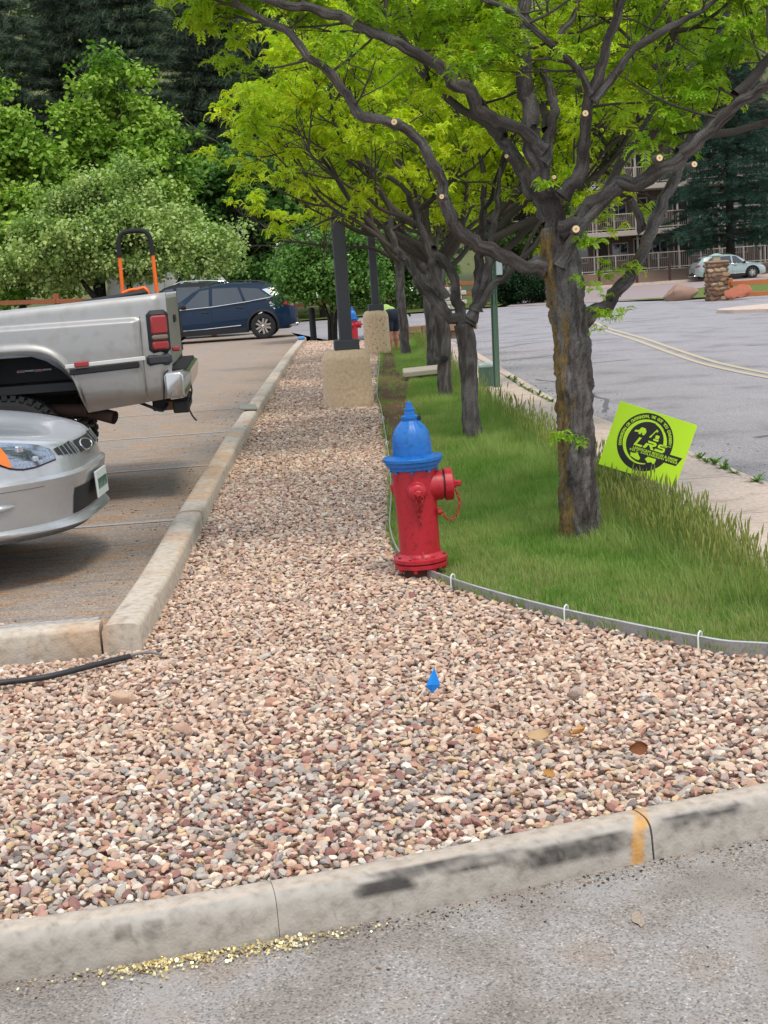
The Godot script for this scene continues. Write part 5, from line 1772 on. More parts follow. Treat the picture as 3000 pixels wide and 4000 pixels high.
	# low block wall that ends the grass strip
	var w := thing("block_wall", "low wall of tan concrete blocks at the far end of the grass strip", "wall", Vector3(0, 0, -31.3))
	var tans := []
	for c in [[150, 122, 96], [138, 112, 90], [160, 132, 106]]:
		tans.append(tri_planar(mat(Color8(c[0], c[1], c[2]), 0.95), 2.5, M.soft, M.grain, 0.8))
	for row in 2:
		for k in 5:
			mb = MB.new()
			mb.box(Vector3(0.3 + k * 0.42 + (0.2 if row else 0.0), 0.08 + row * 0.18, -0.05 * k), Vector3(0.41, 0.17, 0.26), Basis(Vector3.UP, -0.08), 0.015)
			part(w, "block", mb.done(30), tans[(k + row * 2) % 3])
	# pale dry-stone sign base across the street
	w = thing("stone_wall", "short pale stacked stone wall across the street between the locust trunks", "wall", Vector3(3.2, -0.1, -58.4))
	var greys := [mat(Color8(176, 170, 158), 0.9), mat(Color8(150, 144, 134), 0.9), mat(Color8(192, 186, 174), 0.9)]
	for row in 5:
		for k in 3:
			mb = MB.new()
			mb.box(Vector3(-0.6 + k * 0.5 + 0.2 * (row % 2), 0.1 + row * 0.19, 0), Vector3(0.49, 0.18, 0.4), Basis(Vector3.UP, r.randf_range(-0.05, 0.05)), 0.03)
			part(w, "stone", mb.done(30), greys[r.randi() % 3])

# ------------------------------------------------------------------ hydrants and lamp posts
func chain(parent: Node, pts: Array, m: Material, link := 0.021) -> void:
	var p := spline(pts, 0.004)
	var acc := 99.0
	var flip := false
	for k in range(1, p.size()):
		acc += p[k].distance_to(p[k - 1])
		if acc >= link * 0.8:
			acc = 0.0
			var t: Vector3 = (p[mini(k + 2, p.size() - 1)] - p[k - 1]).normalized()
			var side := t.cross(Vector3(0.2, 0.1, 1.0)).normalized()
			if flip:
				side = t.cross(side)
			flip = not flip
			var ring := []
			for q in 11:
				var a := TAU * q / 10
				ring.append(p[k] + t * cos(a) * link * 0.62 + side * sin(a) * link * 0.34)
			var mb := MB.new()
			mb.tube(ring, [0.0024], 6, false)
			part(parent, "chain_link", mb.done(60), m)

func hydrant(label: String, at: Vector3, lean: float, turn: float, detailed: bool) -> void:
	var h := thing("fire_hydrant", label, "hydrant", at, "red and blue hydrants in the gravel")
	h.rotation = Vector3(0.0, turn, lean)
	var red := tri_planar(mat(lin(0.42, 0.010, 0.022), 0.42, 0, 0.5), 3.0, ntex(noise(901, 0.03), 256, ramp([[0.0, Color(0.72, 0.7, 0.7)], [0.4, Color(1, 1, 1)], [0.8, Color(1, 0.96, 0.96)], [1.0, Color(1, 0.9, 0.9)]])), M.pits, 0.06)
	var chipn := noise(903, 0.03, FastNoiseLite.TYPE_SIMPLEX_SMOOTH, 5)
	var chips := ntex(chipn, 512, ramp([[0.0, Color(0.28, 0.16, 0.12)], [0.13, Color(0.4, 0.24, 0.18)], [0.15, Color(1, 1, 1)], [1.0, Color(1, 1, 1)]]))
	patches(red, 2.2, chips)
	var blue := tri_planar(mat(lin(0.007, 0.14, 0.46), 0.4, 0, 0.5), 3.0, ntex(noise(902, 0.03), 256, ramp([[0.0, Color(0.8, 0.8, 0.8)], [0.5, Color(1, 1, 1)], [1.0, Color(0.95, 0.97, 1)]])), M.pits, 0.06)
	patches(blue, 1.7, chips)
	var rusty := tri_planar(mat(Color8(96, 52, 44), 0.9), 4.0, M.soft, M.grain, 0.3)
	var seg := 48 if detailed else 20
	var mb := MB.new()
	mb.lathe([Vector2(0.088, -0.15), Vector2(0.088, 0.02), Vector2(0.094, 0.036), Vector2(0.094, 0.045)], seg)
	part(h, "lower_barrel", mb.done(40), rusty)
	mb = MB.new()
	mb.lathe([Vector2(0.128, 0.044), Vector2(0.134, 0.047), Vector2(0.134, 0.065), Vector2(0.13, 0.068)], seg)
	part(h, "lower_flange", mb.done(40), red)
	mb = MB.new()
	mb.lathe([Vector2(0.124, 0.064), Vector2(0.124, 0.075)], seg)
	part(h, "gasket", mb.done(40), M.black)
	mb = MB.new()
	mb.lathe([Vector2(0.13, 0.072), Vector2(0.136, 0.075), Vector2(0.136, 0.093), Vector2(0.131, 0.097), Vector2(0.116, 0.104), Vector2(0.108, 0.118)], seg)
	part(h, "upper_flange", mb.done(40), red)
	for k in 8:
		var a := TAU * (k + 0.4) / 8
		mb = MB.new()
		mb.lathe([Vector2(0.012, 0.028), Vector2(0.012, 0.044)], 6, Transform3D(Basis.IDENTITY, Vector3(cos(a) * 0.118, 0, sin(a) * 0.118)))
		part(h, "flange_bolt", mb.done(30), red)
		mb = MB.new()
		mb.lathe([Vector2(0.011, 0.094), Vector2(0.011, 0.106)], 6, Transform3D(Basis.IDENTITY, Vector3(cos(a) * 0.119, 0, sin(a) * 0.119)))
		part(h, "flange_bolt", mb.done(30), rusty if k % 3 == 0 else red)
	mb = MB.new()
	mb.lathe([Vector2(0.104, 0.1), Vector2(0.102, 0.14), Vector2(0.103, 0.3), Vector2(0.106, 0.42), Vector2(0.108, 0.5), Vector2(0.106, 0.55)], seg)
	part(h, "barrel", mb.done(60), red)
	# bonnet
	mb = MB.new()
	mb.lathe([Vector2(0.118, 0.540), Vector2(0.122, 0.543), Vector2(0.122, 0.560), Vector2(0.136, 0.562), Vector2(0.138, 0.565), Vector2(0.138, 0.581), Vector2(0.147, 0.583), Vector2(0.150, 0.586), Vector2(0.150, 0.600), Vector2(0.147, 0.603), Vector2(0.110, 0.609), Vector2(0.099, 0.613)], seg)
	var brim := part(h, "brim", mb.done(28), blue)
	if detailed:
		for k in 8:
			var a := TAU * (k + 0.2) / 8
			mb = MB.new()
			mb.lathe([Vector2(0.009, 0.529), Vector2(0.009, 0.541)], 6, Transform3D(Basis.IDENTITY, Vector3(cos(a) * 0.114, 0, sin(a) * 0.114)))
			part(brim, "bolt", mb.done(30), blue)
	mb = MB.new()
	mb.lathe([Vector2(0.098, 0.60), Vector2(0.098, 0.668), Vector2(0.0965, 0.672)], seg)
	part(h, "bonnet_base", mb.done(40), blue)
	mb = MB.new()
	mb.lathe([Vector2(0.0955, 0.67), Vector2(0.095, 0.69), Vector2(0.090, 0.715), Vector2(0.079, 0.742), Vector2(0.063, 0.764), Vector2(0.050, 0.776), Vector2(0.046, 0.782)], 64 if detailed else 20, Transform3D.IDENTITY, 16, 0.028)
	part(h, "bonnet_dome", mb.done(50), blue)
	mb = MB.new()
	mb.lathe([Vector2(0.040, 0.775), Vector2(0.040, 0.792), Vector2(0.043, 0.794), Vector2(0.043, 0.806), Vector2(0.032, 0.81)], 28)
	part(h, "bonnet_collar", mb.done(40), blue)
	mb = MB.new()
	mb.lathe([Vector2(0.029, 0.808), Vector2(0.027, 0.832), Vector2(0.030, 0.836), Vector2(0.029, 0.843), Vector2(0.021, 0.845)], 5)
	mb.lathe([Vector2(0.020, 0.843), Vector2(0.016, 0.872), Vector2(0.010, 0.876)], 5)
	part(h, "operating_nut", mb.done(30), blue)
	if detailed:
		mb = MB.new()
		var pb := pebble(15, 2)
		mb.add(pb, Transform3D(Basis.from_scale(Vector3(0.012, 0.02, 0.012)), Vector3(0.044, 0.79, 0.012)))
		part(h, "rust_patch", mb.done(60), M.rubber)
	# pumper nozzle to the side
	var out := Transform3D(Basis(Vector3.FORWARD, PI / 2), Vector3(0.0, 0.447, 0))
	mb = MB.new()
	mb.lathe([Vector2(0.088, 0.04), Vector2(0.080, 0.085), Vector2(0.076, 0.11), Vector2(0.076, 0.137), Vector2(0.07, 0.139)], 36, out)
	part(h, "pumper_nozzle", mb.done(50), red)
	mb = MB.new()
	mb.lathe([Vector2(0.068, 0.137), Vector2(0.068, 0.147)], 30, out)
	part(h, "nozzle_thread", mb.done(40), M.dark_metal)
	mb = MB.new()
	mb.lathe([Vector2(0.076, 0.145), Vector2(0.081, 0.148), Vector2(0.081, 0.184), Vector2(0.077, 0.189), Vector2(0.03, 0.192)], 48, out, 12, 0.02)
	var cap := part(h, "pumper_cap", mb.done(50), red)
	mb = MB.new()
	mb.lathe([Vector2(0.023, 0.188), Vector2(0.023, 0.203), Vector2(0.017, 0.205), Vector2(0.015, 0.23), Vector2(0.012, 0.232)], 6, out)
	part(cap, "cap_nut", mb.done(30), red)
	# hose nozzles to the front and the back
	for q in [[Vector3(0, 0, 1), 0.437], [Vector3(-0.62, 0, -0.8), 0.437]]:
		var d: Vector3 = q[0].normalized()
		var xf := Transform3D(Basis.looking_at(d) * Basis(Vector3.RIGHT, -PI / 2), Vector3(0, q[1], 0))
		mb = MB.new()
		mb.lathe([Vector2(0.052, 0.06), Vector2(0.050, 0.108), Vector2(0.046, 0.112), Vector2(0.046, 0.118)], 32, xf)
		part(h, "hose_nozzle", mb.done(40), red)
		mb = MB.new()
		mb.lathe([Vector2(0.043, 0.116), Vector2(0.045, 0.119), Vector2(0.045, 0.136), Vector2(0.038, 0.145), Vector2(0.024, 0.149)], 32, xf)
		var hc := part(h, "hose_cap", mb.done(40), red)
		mb = MB.new()
		mb.lathe([Vector2(0.020, 0.147), Vector2(0.018, 0.172), Vector2(0.013, 0.175)], 5, xf)
		part(hc, "cap_nut", mb.done(30), red)
	if detailed:
		var cm := tri_planar(mat(Color8(176, 40, 40), 0.6), 4.0, M.soft)
		chain(h, [Vector3(0.196, 0.425, 0.012), Vector3(0.212, 0.385, 0.02), Vector3(0.214, 0.345, 0.025), Vector3(0.20, 0.30, 0.03), Vector3(0.172, 0.274, 0.04), Vector3(0.14, 0.285, 0.05), Vector3(0.122, 0.315, 0.045), Vector3(0.104, 0.34, 0.035)], cm)
		mb = MB.new()
		mb.lathe([Vector2(0.016, 0.0), Vector2(0.018, 0.01), Vector2(0.012, 0.018)], 12, Transform3D(Basis(Vector3.FORWARD, PI / 2), Vector3(0.1, 0.318, 0.05)))
		part(h, "chain_boss", mb.done(40), red)
		chain(h, [Vector3(-0.012, 0.41, 0.152), Vector3(-0.01, 0.37, 0.145), Vector3(-0.004, 0.335, 0.118), Vector3(0.0, 0.31, 0.112), Vector3(0.004, 0.285, 0.109), Vector3(0.006, 0.262, 0.107)], cm)
		chain(h, [Vector3(0.018, 0.41, 0.152), Vector3(0.016, 0.375, 0.145), Vector3(0.01, 0.34, 0.118)], cm)
		for q in [[-0.06, 0.112], [-0.03, 0.118], [0.02, 0.12]]:
			mb = MB.new()
			mb.add(pebble(int(q[0] * 100) + 60, 1), Transform3D(Basis.from_scale(Vector3(0.012, 0.006, 0.008)), Vector3(q[0], 0.103, q[1])))
			part(h, "grit", mb.done(40), mat(Color8(112, 96, 78), 0.9))
		mb = MB.new()
		mb.box(Vector3(0.005, 0.115, 0.117), Vector3(0.012, 0.04, 0.006), Basis(Vector3.RIGHT, -0.25))
		part(h, "casting_rib", mb.done(), red)

func hydrants() -> void:
	hydrant("red fire hydrant with blue bonnet and hanging cap chains at the edging's bend", Vector3(0.17, 0.0, -6.88), 0.014, 0.05, true)
	hydrant("small far red hydrant with blue bonnet between the two lamp bases", Vector3(-0.42, -0.04, -33.0), 0.0, -0.15, false)

func lamp_posts() -> void:
	var tan_paint := ntex(noise(911, 0.04, FastNoiseLite.TYPE_SIMPLEX_SMOOTH, 5), 512, ramp([[0.0, Color8(186, 160, 126)], [0.4, Color8(202, 176, 142)], [0.7, Color8(208, 184, 152)], [1.0, Color8(214, 194, 166)]]))
	var pn := noise(912, 0.022, FastNoiseLite.TYPE_CELLULAR, 1)
	pn.cellular_return_type = FastNoiseLite.RETURN_DISTANCE
	pn.cellular_jitter = 1.0
	var spots := ntex(pn, 512, ramp([[0.0, Color(0.3, 0.24, 0.2)], [0.02, Color(0.45, 0.37, 0.3)], [0.035, Color(1, 1, 1)], [1.0, Color(1, 1, 1)]]))
	var base_mat := patches(tri_planar(mat(Color.WHITE, 0.9, 0, 0.3), 0.9, tan_paint, M.pits, 0.04), 0.75, spots)
	var blotch := ntex(noise(913, 0.05, FastNoiseLite.TYPE_SIMPLEX_SMOOTH, 5), 512, ramp([[0.0, Color(0.5, 0.42, 0.34)], [0.22, Color(0.65, 0.55, 0.45)], [0.27, Color(1, 1, 1)], [1.0, Color(1, 1, 1)]]))
	var base_b := patches(tri_planar(mat(Color.WHITE, 0.9, 0, 0.3), 0.9, tan_paint, M.pits, 0.04), 0.5, blotch)
	var steel := tri_planar(mat(lin(0.045, 0.047, 0.055), 0.5), 2.0, M.soft)
	steel.albedo_texture = null
	for q in [["dark square lamp post on a wide pitted tan concrete base beside the gravel", Vector3(-0.33, 0, -16.75), 0.298, 0.66, 0.158, base_mat], ["dark square lamp post on a narrower, taller blotched tan base by the bending person", Vector3(0.1, -0.04, -27.45), 0.255, 0.88, 0.15, base_b]]:
		var l := thing("lamp_post", q[0], "lamp post", q[1], "lamp posts along the gravel")
		var mb := MB.new()
		var r0: float = q[2]
		var hh: float = q[3]
		mb.lathe([Vector2(r0 * 1.03, -0.2), Vector2(r0 * 1.02, 0.05), Vector2(r0, hh * 0.3), Vector2(r0 * 0.99, hh * 0.305), Vector2(r0, hh * 0.31), Vector2(r0 * 0.99, hh * 0.62), Vector2(r0 * 0.98, hh * 0.625), Vector2(r0 * 0.99, hh * 0.63), Vector2(r0 * 0.985, hh - 0.13), Vector2(r0 * 0.965, hh - 0.10), Vector2(r0 * 0.92, hh - 0.065), Vector2(r0 * 0.80, hh - 0.02), Vector2(r0 * 0.66, hh)], 40)
		part(l, "concrete_base", mb.done(35), q[5])
		mb = MB.new()
		mb.box(Vector3(0.02, hh + 0.055, 0), Vector3(0.30, 0.125, 0.30), Basis(Vector3.UP, 0.06), 0.012)
		part(l, "base_cover", mb.done(30), steel)
		mb = MB.new()
		mb.box(Vector3(0.02, hh + 3.2, 0), Vector3(q[4], 6.4, q[4]), Basis(Vector3.UP, 0.06), 0.012)
		part(l, "pole", mb.done(30), steel)
		mb = MB.new()
		mb.box(Vector3(-0.35, hh + 6.35, 0), Vector3(0.9, 0.06, 0.06))
		part(l, "arm", mb.done(), steel)
		mb = MB.new()
		mb.box(Vector3(-0.9, hh + 6.3, 0), Vector3(0.5, 0.14, 0.4), Basis.IDENTITY, 0.03)
		part(l, "lamp_head", mb.done(30), steel)

# ------------------------------------------------------------------ vehicles
func wheel(parent: Node, at: Vector3, r: float, w: float, face: float, spokes := 5, rim_m: Material = null, called := "wheel") -> void:
	# face +1: hub looks along +z
	var tyre := MB.new()
	var xf := Transform3D(Basis(Vector3.RIGHT, PI / 2 * face), at)
	tyre.lathe([Vector2(r * 0.62, -w / 2), Vector2(r * 0.86, -w / 2), Vector2(r * 0.96, -w * 0.42), Vector2(r, -w * 0.3), Vector2(r, w * 0.3), Vector2(r * 0.96, w * 0.42), Vector2(r * 0.86, w * 0.5), Vector2(r * 0.68, w * 0.49), Vector2(r * 0.64, w * 0.44), Vector2(r * 0.62, w * 0.2)], 36, xf)
	var t := part(parent, called, tyre.done(40), M.rubber)
	if r > 0.42:
		var lugs := MB.new()
		for k in 44:
			for e in [-0.33, 0.0, 0.33]:
				var an: float = TAU * (k + (0.5 if e == 0.0 else 0.0)) / 44
				lugs.box(at + Vector3(cos(an) * r, sin(an) * r, e * w), Vector3(0.035, r * 0.09, w * 0.28), Basis(Vector3.BACK, an))
		part(t, "tread", lugs.done(), M.rubber)
	var rim := MB.new()
	rim.lathe([Vector2(r * 0.6, -w * 0.2), Vector2(r * 0.64, w * 0.30), Vector2(r * 0.655, w * 0.44), Vector2(r * 0.63, w * 0.46), Vector2(r * 0.6, w * 0.40), Vector2(r * 0.57, w * 0.12), Vector2(r * 0.1, w * 0.1)], 30, xf)
	var rm: Material = rim_m if rim_m else M.steel
	part(t, "rim", rim.done(40), M.dark_metal if rim_m else M.steel)
	for k in spokes:
		var a := TAU * k / spokes + 0.3
		var sp := MB.new()
		for e in [-1.0, 1.0]:
			var poly := PackedVector2Array([Vector2(0.02 * r * e, 0.1 * r), Vector2(0.15 * r * e, 0.16 * r), Vector2(0.22 * r * e, 0.6 * r), Vector2(0.05 * r * e, 0.56 * r)])
			sp.prism(poly, w * 0.08, xf * Transform3D(Basis(Vector3.UP, a) * Basis(Vector3.RIGHT, -PI / 2), Vector3(0, w * 0.40, 0)))
		part(t, "spoke", sp.done(30), rm)
	var hub := MB.new()
	hub.lathe([Vector2(r * 0.17, w * 0.1), Vector2(r * 0.15, w * 0.43), Vector2(r * 0.05, w * 0.45)], 16, xf)
	part(t, "hub", hub.done(40), rm)

func along(p: Array, x: float) -> float:   # piecewise linear [x, y], x ascending
	if x <= p[0][0]:
		return p[0][1]
	for k in p.size() - 1:
		if x <= p[k + 1][0]:
			return lerpf(p[k][1], p[k + 1][1], (x - p[k][0]) / (p[k + 1][0] - p[k][0]))
	return p[p.size() - 1][1]

func eased(p: Array, x: float) -> float:   # the same, rounded over a little
	var s := 0.0
	for k in 7:
		s += along(p, x + (k - 3) * 0.045)
	return s / 7.0

func half_width(c: Dictionary, x: float, y: float) -> float:
	var e: float = absf(x) - (c.len * 0.5 - 0.62)
	var w: float = c.w * (1.0 - (0.0 if e < 0 else 0.26 * (e / 0.62) ** 2.2))
	var belt := eased(c.belt, x)
	var roof := eased(c.roof, x)
	if y <= belt:
		var t := clampf((y - 0.2) / maxf(0.1, belt - 0.2), 0.0, 1.0)
		return w * (0.955 + 0.045 * sin(t * PI * 0.85 + 0.25) - (0.03 * t * t))
	var top := w * 0.972
	return lerpf(top, top * c.tumble, clampf((y - belt) / maxf(0.12, roof - 0.06 - belt), 0.0, 1.0))

func car_body(c: Dictionary) -> MB:
	var mb := MB.new()
	var xs := []
	var n := 96
	for k in n + 1:
		var f := float(k) / n
		xs.append(-c.len / 2 + c.len * (f - 0.06 * sin(f * TAU)))
	for side in [1.0, -1.0]:
		var rows := []
		for x in xs:
			var belt := eased(c.belt, x)
			var roof := eased(c.roof, x)
			var low: float = eased(c.low, x)
			for wx in c.wheels:
				var d: float = absf(x - wx) / (c.r * 1.17)
				if d < 1.0:
					low = maxf(low, c.r + sqrt(1.0 - d * d) * c.r * 1.17)
			belt = maxf(belt, low + 0.06)
			roof = maxf(roof, belt + 0.01)
			var r := []
			r.append(Vector3(x, low, side * (half_width(c, x, low) - 0.22)))
			for k in 9:
				var y := lerpf(low, belt, k / 8.0)
				r.append(Vector3(x, y, side * half_width(c, x, y)))
			var edge := maxf(belt, roof - 0.06)
			for k in 5:
				var y := lerpf(belt, edge, (k + 1) / 5.0)
				r.append(Vector3(x, y, side * half_width(c, x, y)))
			var we := half_width(c, x, edge)
			for k in 7:
				var f := (k + 1) / 7.0
				r.append(Vector3(x, lerpf(edge, roof, sin(f * PI / 2)), side * we * (1.0 - f * f * 0.4 - f * 0.6)))
			rows.append(r)
		mb.grid(rows, side > 0)
		for e in [0, n]:
			var mid: Vector3 = Vector3(xs[e], lerpf(rows[e][0].y, rows[e][rows[e].size() - 1].y, 0.5), 0)
			for k in rows[e].size() - 1:
				if (e == 0) == (side > 0):
					mb.tri3(mid, rows[e][k], rows[e][k + 1])
				else:
					mb.tri3(mid, rows[e][k + 1], rows[e][k])
	return mb

func side_patch(c: Dictionary, poly: Array, side: float, lift: float) -> MB:
	# a panel that follows the body's flank: cut into strips along x
	var mb := MB.new()
	var q := PackedVector2Array()
	for p in poly:
		q.append(Vector2(p[0], p[1]))
	var t := Geometry2D.triangulate_polygon(q)
	var todo := []
	for k in range(0, t.size(), 3):
		todo.append([q[t[k]], q[t[k + 1]], q[t[k + 2]], 0])
	while todo.size():
		var f: Array = todo.pop_back()
		if f[3] < 4:
			var a: Vector2 = f[0]
			var b: Vector2 = f[1]
			var e: Vector2 = f[2]
			var la := a.distance_to(b)
			var lb := b.distance_to(e)
			var lc := e.distance_to(a)
			var m := maxf(la, maxf(lb, lc))
			if m > 0.16:
				if m == la:
					todo.append([a, (a + b) / 2, e, f[3] + 1])
					todo.append([(a + b) / 2, b, e, f[3] + 1])
				elif m == lb:
					todo.append([a, b, (b + e) / 2, f[3] + 1])
					todo.append([a, (b + e) / 2, e, f[3] + 1])
				else:
					todo.append([a, b, (e + a) / 2, f[3] + 1])
					todo.append([(e + a) / 2, b, e, f[3] + 1])
				continue
		var w := []
		for k in 3:
			var p: Vector2 = f[k]
			w.append(Vector3(p.x, p.y, side * (half_width(c, p.x, p.y) + lift)))
		var nrm: Vector3 = (w[1] - w[0]).cross(w[2] - w[0])
		if nrm.z * side > 0:
			mb.tri3(w[0], w[1], w[2])
		else:
			mb.tri3(w[0], w[2], w[1])
	return mb

func flank_line(c: Dictionary, pts: Array, side: float, rad: float) -> MB:
	var mb := MB.new()
	var p := []
	for k in pts.size() - 1:
		for s in 6:
			var t := s / 6.0
			var x := lerpf(pts[k][0], pts[k + 1][0], t)
			var y := lerpf(pts[k][1], pts[k + 1][1], t)
			p.append(Vector3(x, y, side * (half_width(c, x, y) + rad * 0.3)))
	var e: Array = pts[pts.size() - 1]
	p.append(Vector3(e[0], e[1], side * (half_width(c, e[0], e[1]) + rad * 0.3)))
	mb.tube(p, [rad], 6)
	return mb

func car(called: String, label: String, c: Dictionary, at: Vector3, turn: float, group := "") -> Node3D:
	var o := thing(called, label, c.category, at, group)
	o.rotation.y = turn
	o.scale = Vector3.ONE * c.get("scale", 1.0)
	part(o, "body", car_body(c).done(42), c.paint)
	var mb := MB.new()
	mb.box(Vector3(0, 0.42, 0), Vector3(c.len - 0.4, 0.34, c.w * 1.5))
	part(o, "underbody", mb.done(), M.black)
	for side in [1.0, -1.0]:
		for w in c.windows:
			part(o, "window", side_patch(c, w, side, 0.007).done(60), M.dark_glass)
		part(o, "belt_trim", flank_line(c, c.trim, side, 0.014).done(60), M.chrome if c.get("bright", true) else M.black)
		for l in c.get("seams", []):
			part(o, "door_seam", flank_line(c, l, side, 0.005).done(60), M.black)
		for h in c.get("handles", []):
			part(o, "door_handle", flank_line(c, [[h[0] - 0.1, h[1] - 0.005], [h[0] + 0.1, h[1] + 0.01]], side, 0.02).done(60), M.black if c.get("dark_handles", true) else c.paint)
		for wx in c.wheels:
			wheel(o, Vector3(wx, c.r, side * (c.w - 0.12)), c.r, 0.23, side, 5, M.chrome)
			mb = MB.new()
			var arc := []
			for k in 17:
				var a := PI * (k / 16.0) * 1.1 - 0.05 * PI
				var x: float = wx + cos(a) * c.r * 1.2
				var y: float = c.r + sin(a) * c.r * 1.2
				arc.append(Vector3(x, y, side * (half_width(c, x, y) + 0.004)))
			mb.tube(arc, [0.035], 6)
			part(o, "arch_cladding", mb.done(60), M.black)
		part(o, "sill_cladding", side_patch(c, [[c.wheels[0] + c.r * 1.15, 0.22], [c.wheels[1] - c.r * 1.15, 0.22], [c.wheels[1] - c.r * 1.15, 0.36], [c.wheels[0] + c.r * 1.15, 0.36]], side, 0.012).done(60), M.black)
		for l in c.get("strips", []):
			part(o, "sill_trim", flank_line(c, l, side, 0.012).done(60), M.chrome)
		# mirror
		mb = MB.new()
		var mx: float = c.mirror[0]
		mb.box(Vector3(mx, c.mirror[1], side * (half_width(c, mx, c.mirror[1]) + 0.12)), Vector3(0.13, 0.15, 0.2), Basis(Vector3.UP, side * 0.2), 0.04)
		part(o, "mirror", mb.done(60), M.black)
		# lights
		part(o, "tail_light", side_patch(c, c.tail, side, 0.012).done(60), M.red_lens)
		part(o, "headlight", side_patch(c, c.head, side, 0.012).done(60), mat(Color8(190, 196, 204), 0.1, 0.6))
		if c.has("rails"):
			mb = MB.new()
			var rp := []
			for k in 9:
				var x := lerpf(c.rails[0], c.rails[1], k / 8.0)
				rp.append(Vector3(x, eased(c.roof, x) + (0.035 if k > 0 and k < 8 else -0.01), side * c.w * 0.62))
			mb.tube(rp, [0.018], 6)
			part(o, "roof_rail", mb.done(60), M.black if not c.get("bright_rails", false) else M.chrome)
	# front and rear glass, plates of the roof slope
	for g in [["windscreen", c.screen], ["rear_window", c.rear_glass]]:
		mb = MB.new()
		var rows := []
		for k in 9:
			var x := lerpf(g[1][0], g[1][1], k / 8.0)
			var r := []
			for q in 9:
				var f := (q - 4) / 4.0
				var we := half_width(c, x, maxf(eased(c.belt, x), eased(c.roof, x) - 0.06)) * 0.86
				var roof := eased(c.roof, x)
				var edge := maxf(eased(c.belt, x), roof - 0.06)
				var ff := 1.0 - absf(f) * 0.86
				r.append(Vector3(x, lerpf(edge, roof, sin(ff * PI / 2)) + 0.012, f * we))
			rows.append(r)
		mb.grid(rows, g[1][1] > g[1][0])
		part(o, g[0], mb.done(60), M.dark_glass)
	# bumper pieces
	mb = MB.new()
	mb.box(Vector3(-c.len / 2 + 0.12, 0.42, 0), Vector3(0.3, 0.2, c.w * 1.42), Basis.IDENTITY, 0.05)
	part(o, "rear_bumper", mb.done(60), M.black)
	mb = MB.new()
	mb.box(Vector3(-c.len / 2 + 0.07, 0.36, 0), Vector3(0.3, 0.1, c.w * 1.5), Basis.IDENTITY, 0.03)
	part(o, "skid_plate", mb.done(60), M.chrome if c.get("bright", true) else M.black)
	mb = MB.new()
	mb.box(Vector3(c.len / 2 - 0.14, 0.44, 0), Vector3(0.32, 0.34, c.w * 1.36), Basis.IDENTITY, 0.05)
	part(o, "grille", mb.done(60), M.black)
	return o

func paint(c: Color, metal := 0.35, rough := 0.35, coat := 0.7) -> StandardMaterial3D:
	var m := mat(c, rough, metal, 0.5 if coat > 0.5 else 0.3)
	m.clearcoat_enabled = true
	m.clearcoat = coat
	m.clearcoat_roughness = 0.06
	return m

func suv_shape() -> Dictionary:
	return {"category": "car", "len": 4.62, "w": 0.925, "r": 0.365, "wheels": [-1.38, 1.375], "tumble": 0.80,
		"roof": [[-2.31, 0.72], [-2.27, 1.0], [-2.1, 1.16], [-1.86, 1.48], [-1.6, 1.575], [-0.9, 1.64], [-0.2, 1.655], [0.25, 1.60], [0.45, 1.54], [1.22, 1.06], [1.9, 0.97], [2.18, 0.86], [2.31, 0.62]],
		"belt": [[-2.31, 0.70], [-2.27, 0.96], [-2.0, 1.12], [-1.7, 1.13], [-0.9, 1.06], [0.3, 0.985], [1.2, 0.935], [1.9, 0.87], [2.2, 0.76], [2.31, 0.6]],
		"low": [[-2.31, 0.40], [-1.9, 0.27], [-1.0, 0.22], [1.0, 0.21], [1.9, 0.24], [2.31, 0.3]],
		"windows": [[[0.9, 1.0], [0.12, 1.02], [0.1, 1.50], [0.36, 1.47]], [[0.02, 1.03], [-0.86, 1.09], [-0.72, 1.50], [0.0, 1.515]], [[-0.94, 1.10], [-1.62, 1.17], [-1.32, 1.43], [-0.8, 1.49]]],
		"trim": [[1.25, 0.96], [0.9, 0.972], [0.05, 1.0], [-0.9, 1.075], [-1.62, 1.16], [-1.9, 1.25]],
		"seams": [[[0.07, 1.0], [0.07, 0.36]], [[-0.92, 1.07], [-0.95, 0.8], [-1.12, 0.7]], [[1.0, 0.96], [1.02, 0.5]]],
		"handles": [[0.25, 0.86], [-0.76, 0.93]], "mirror": [0.86, 1.06],
		"strips": [[[0.95, 0.375], [0.2, 0.39], [-0.75, 0.43]]],
		"tail": [[-2.28, 0.88], [-1.98, 0.94], [-2.02, 1.03], [-2.26, 1.02]], "head": [[2.2, 0.66], [1.75, 0.76], [1.85, 0.83], [2.16, 0.76]],
		"screen": [1.2, 0.46], "rear_glass": [-2.06, -1.86], "rails": [-1.5, 0.1]}

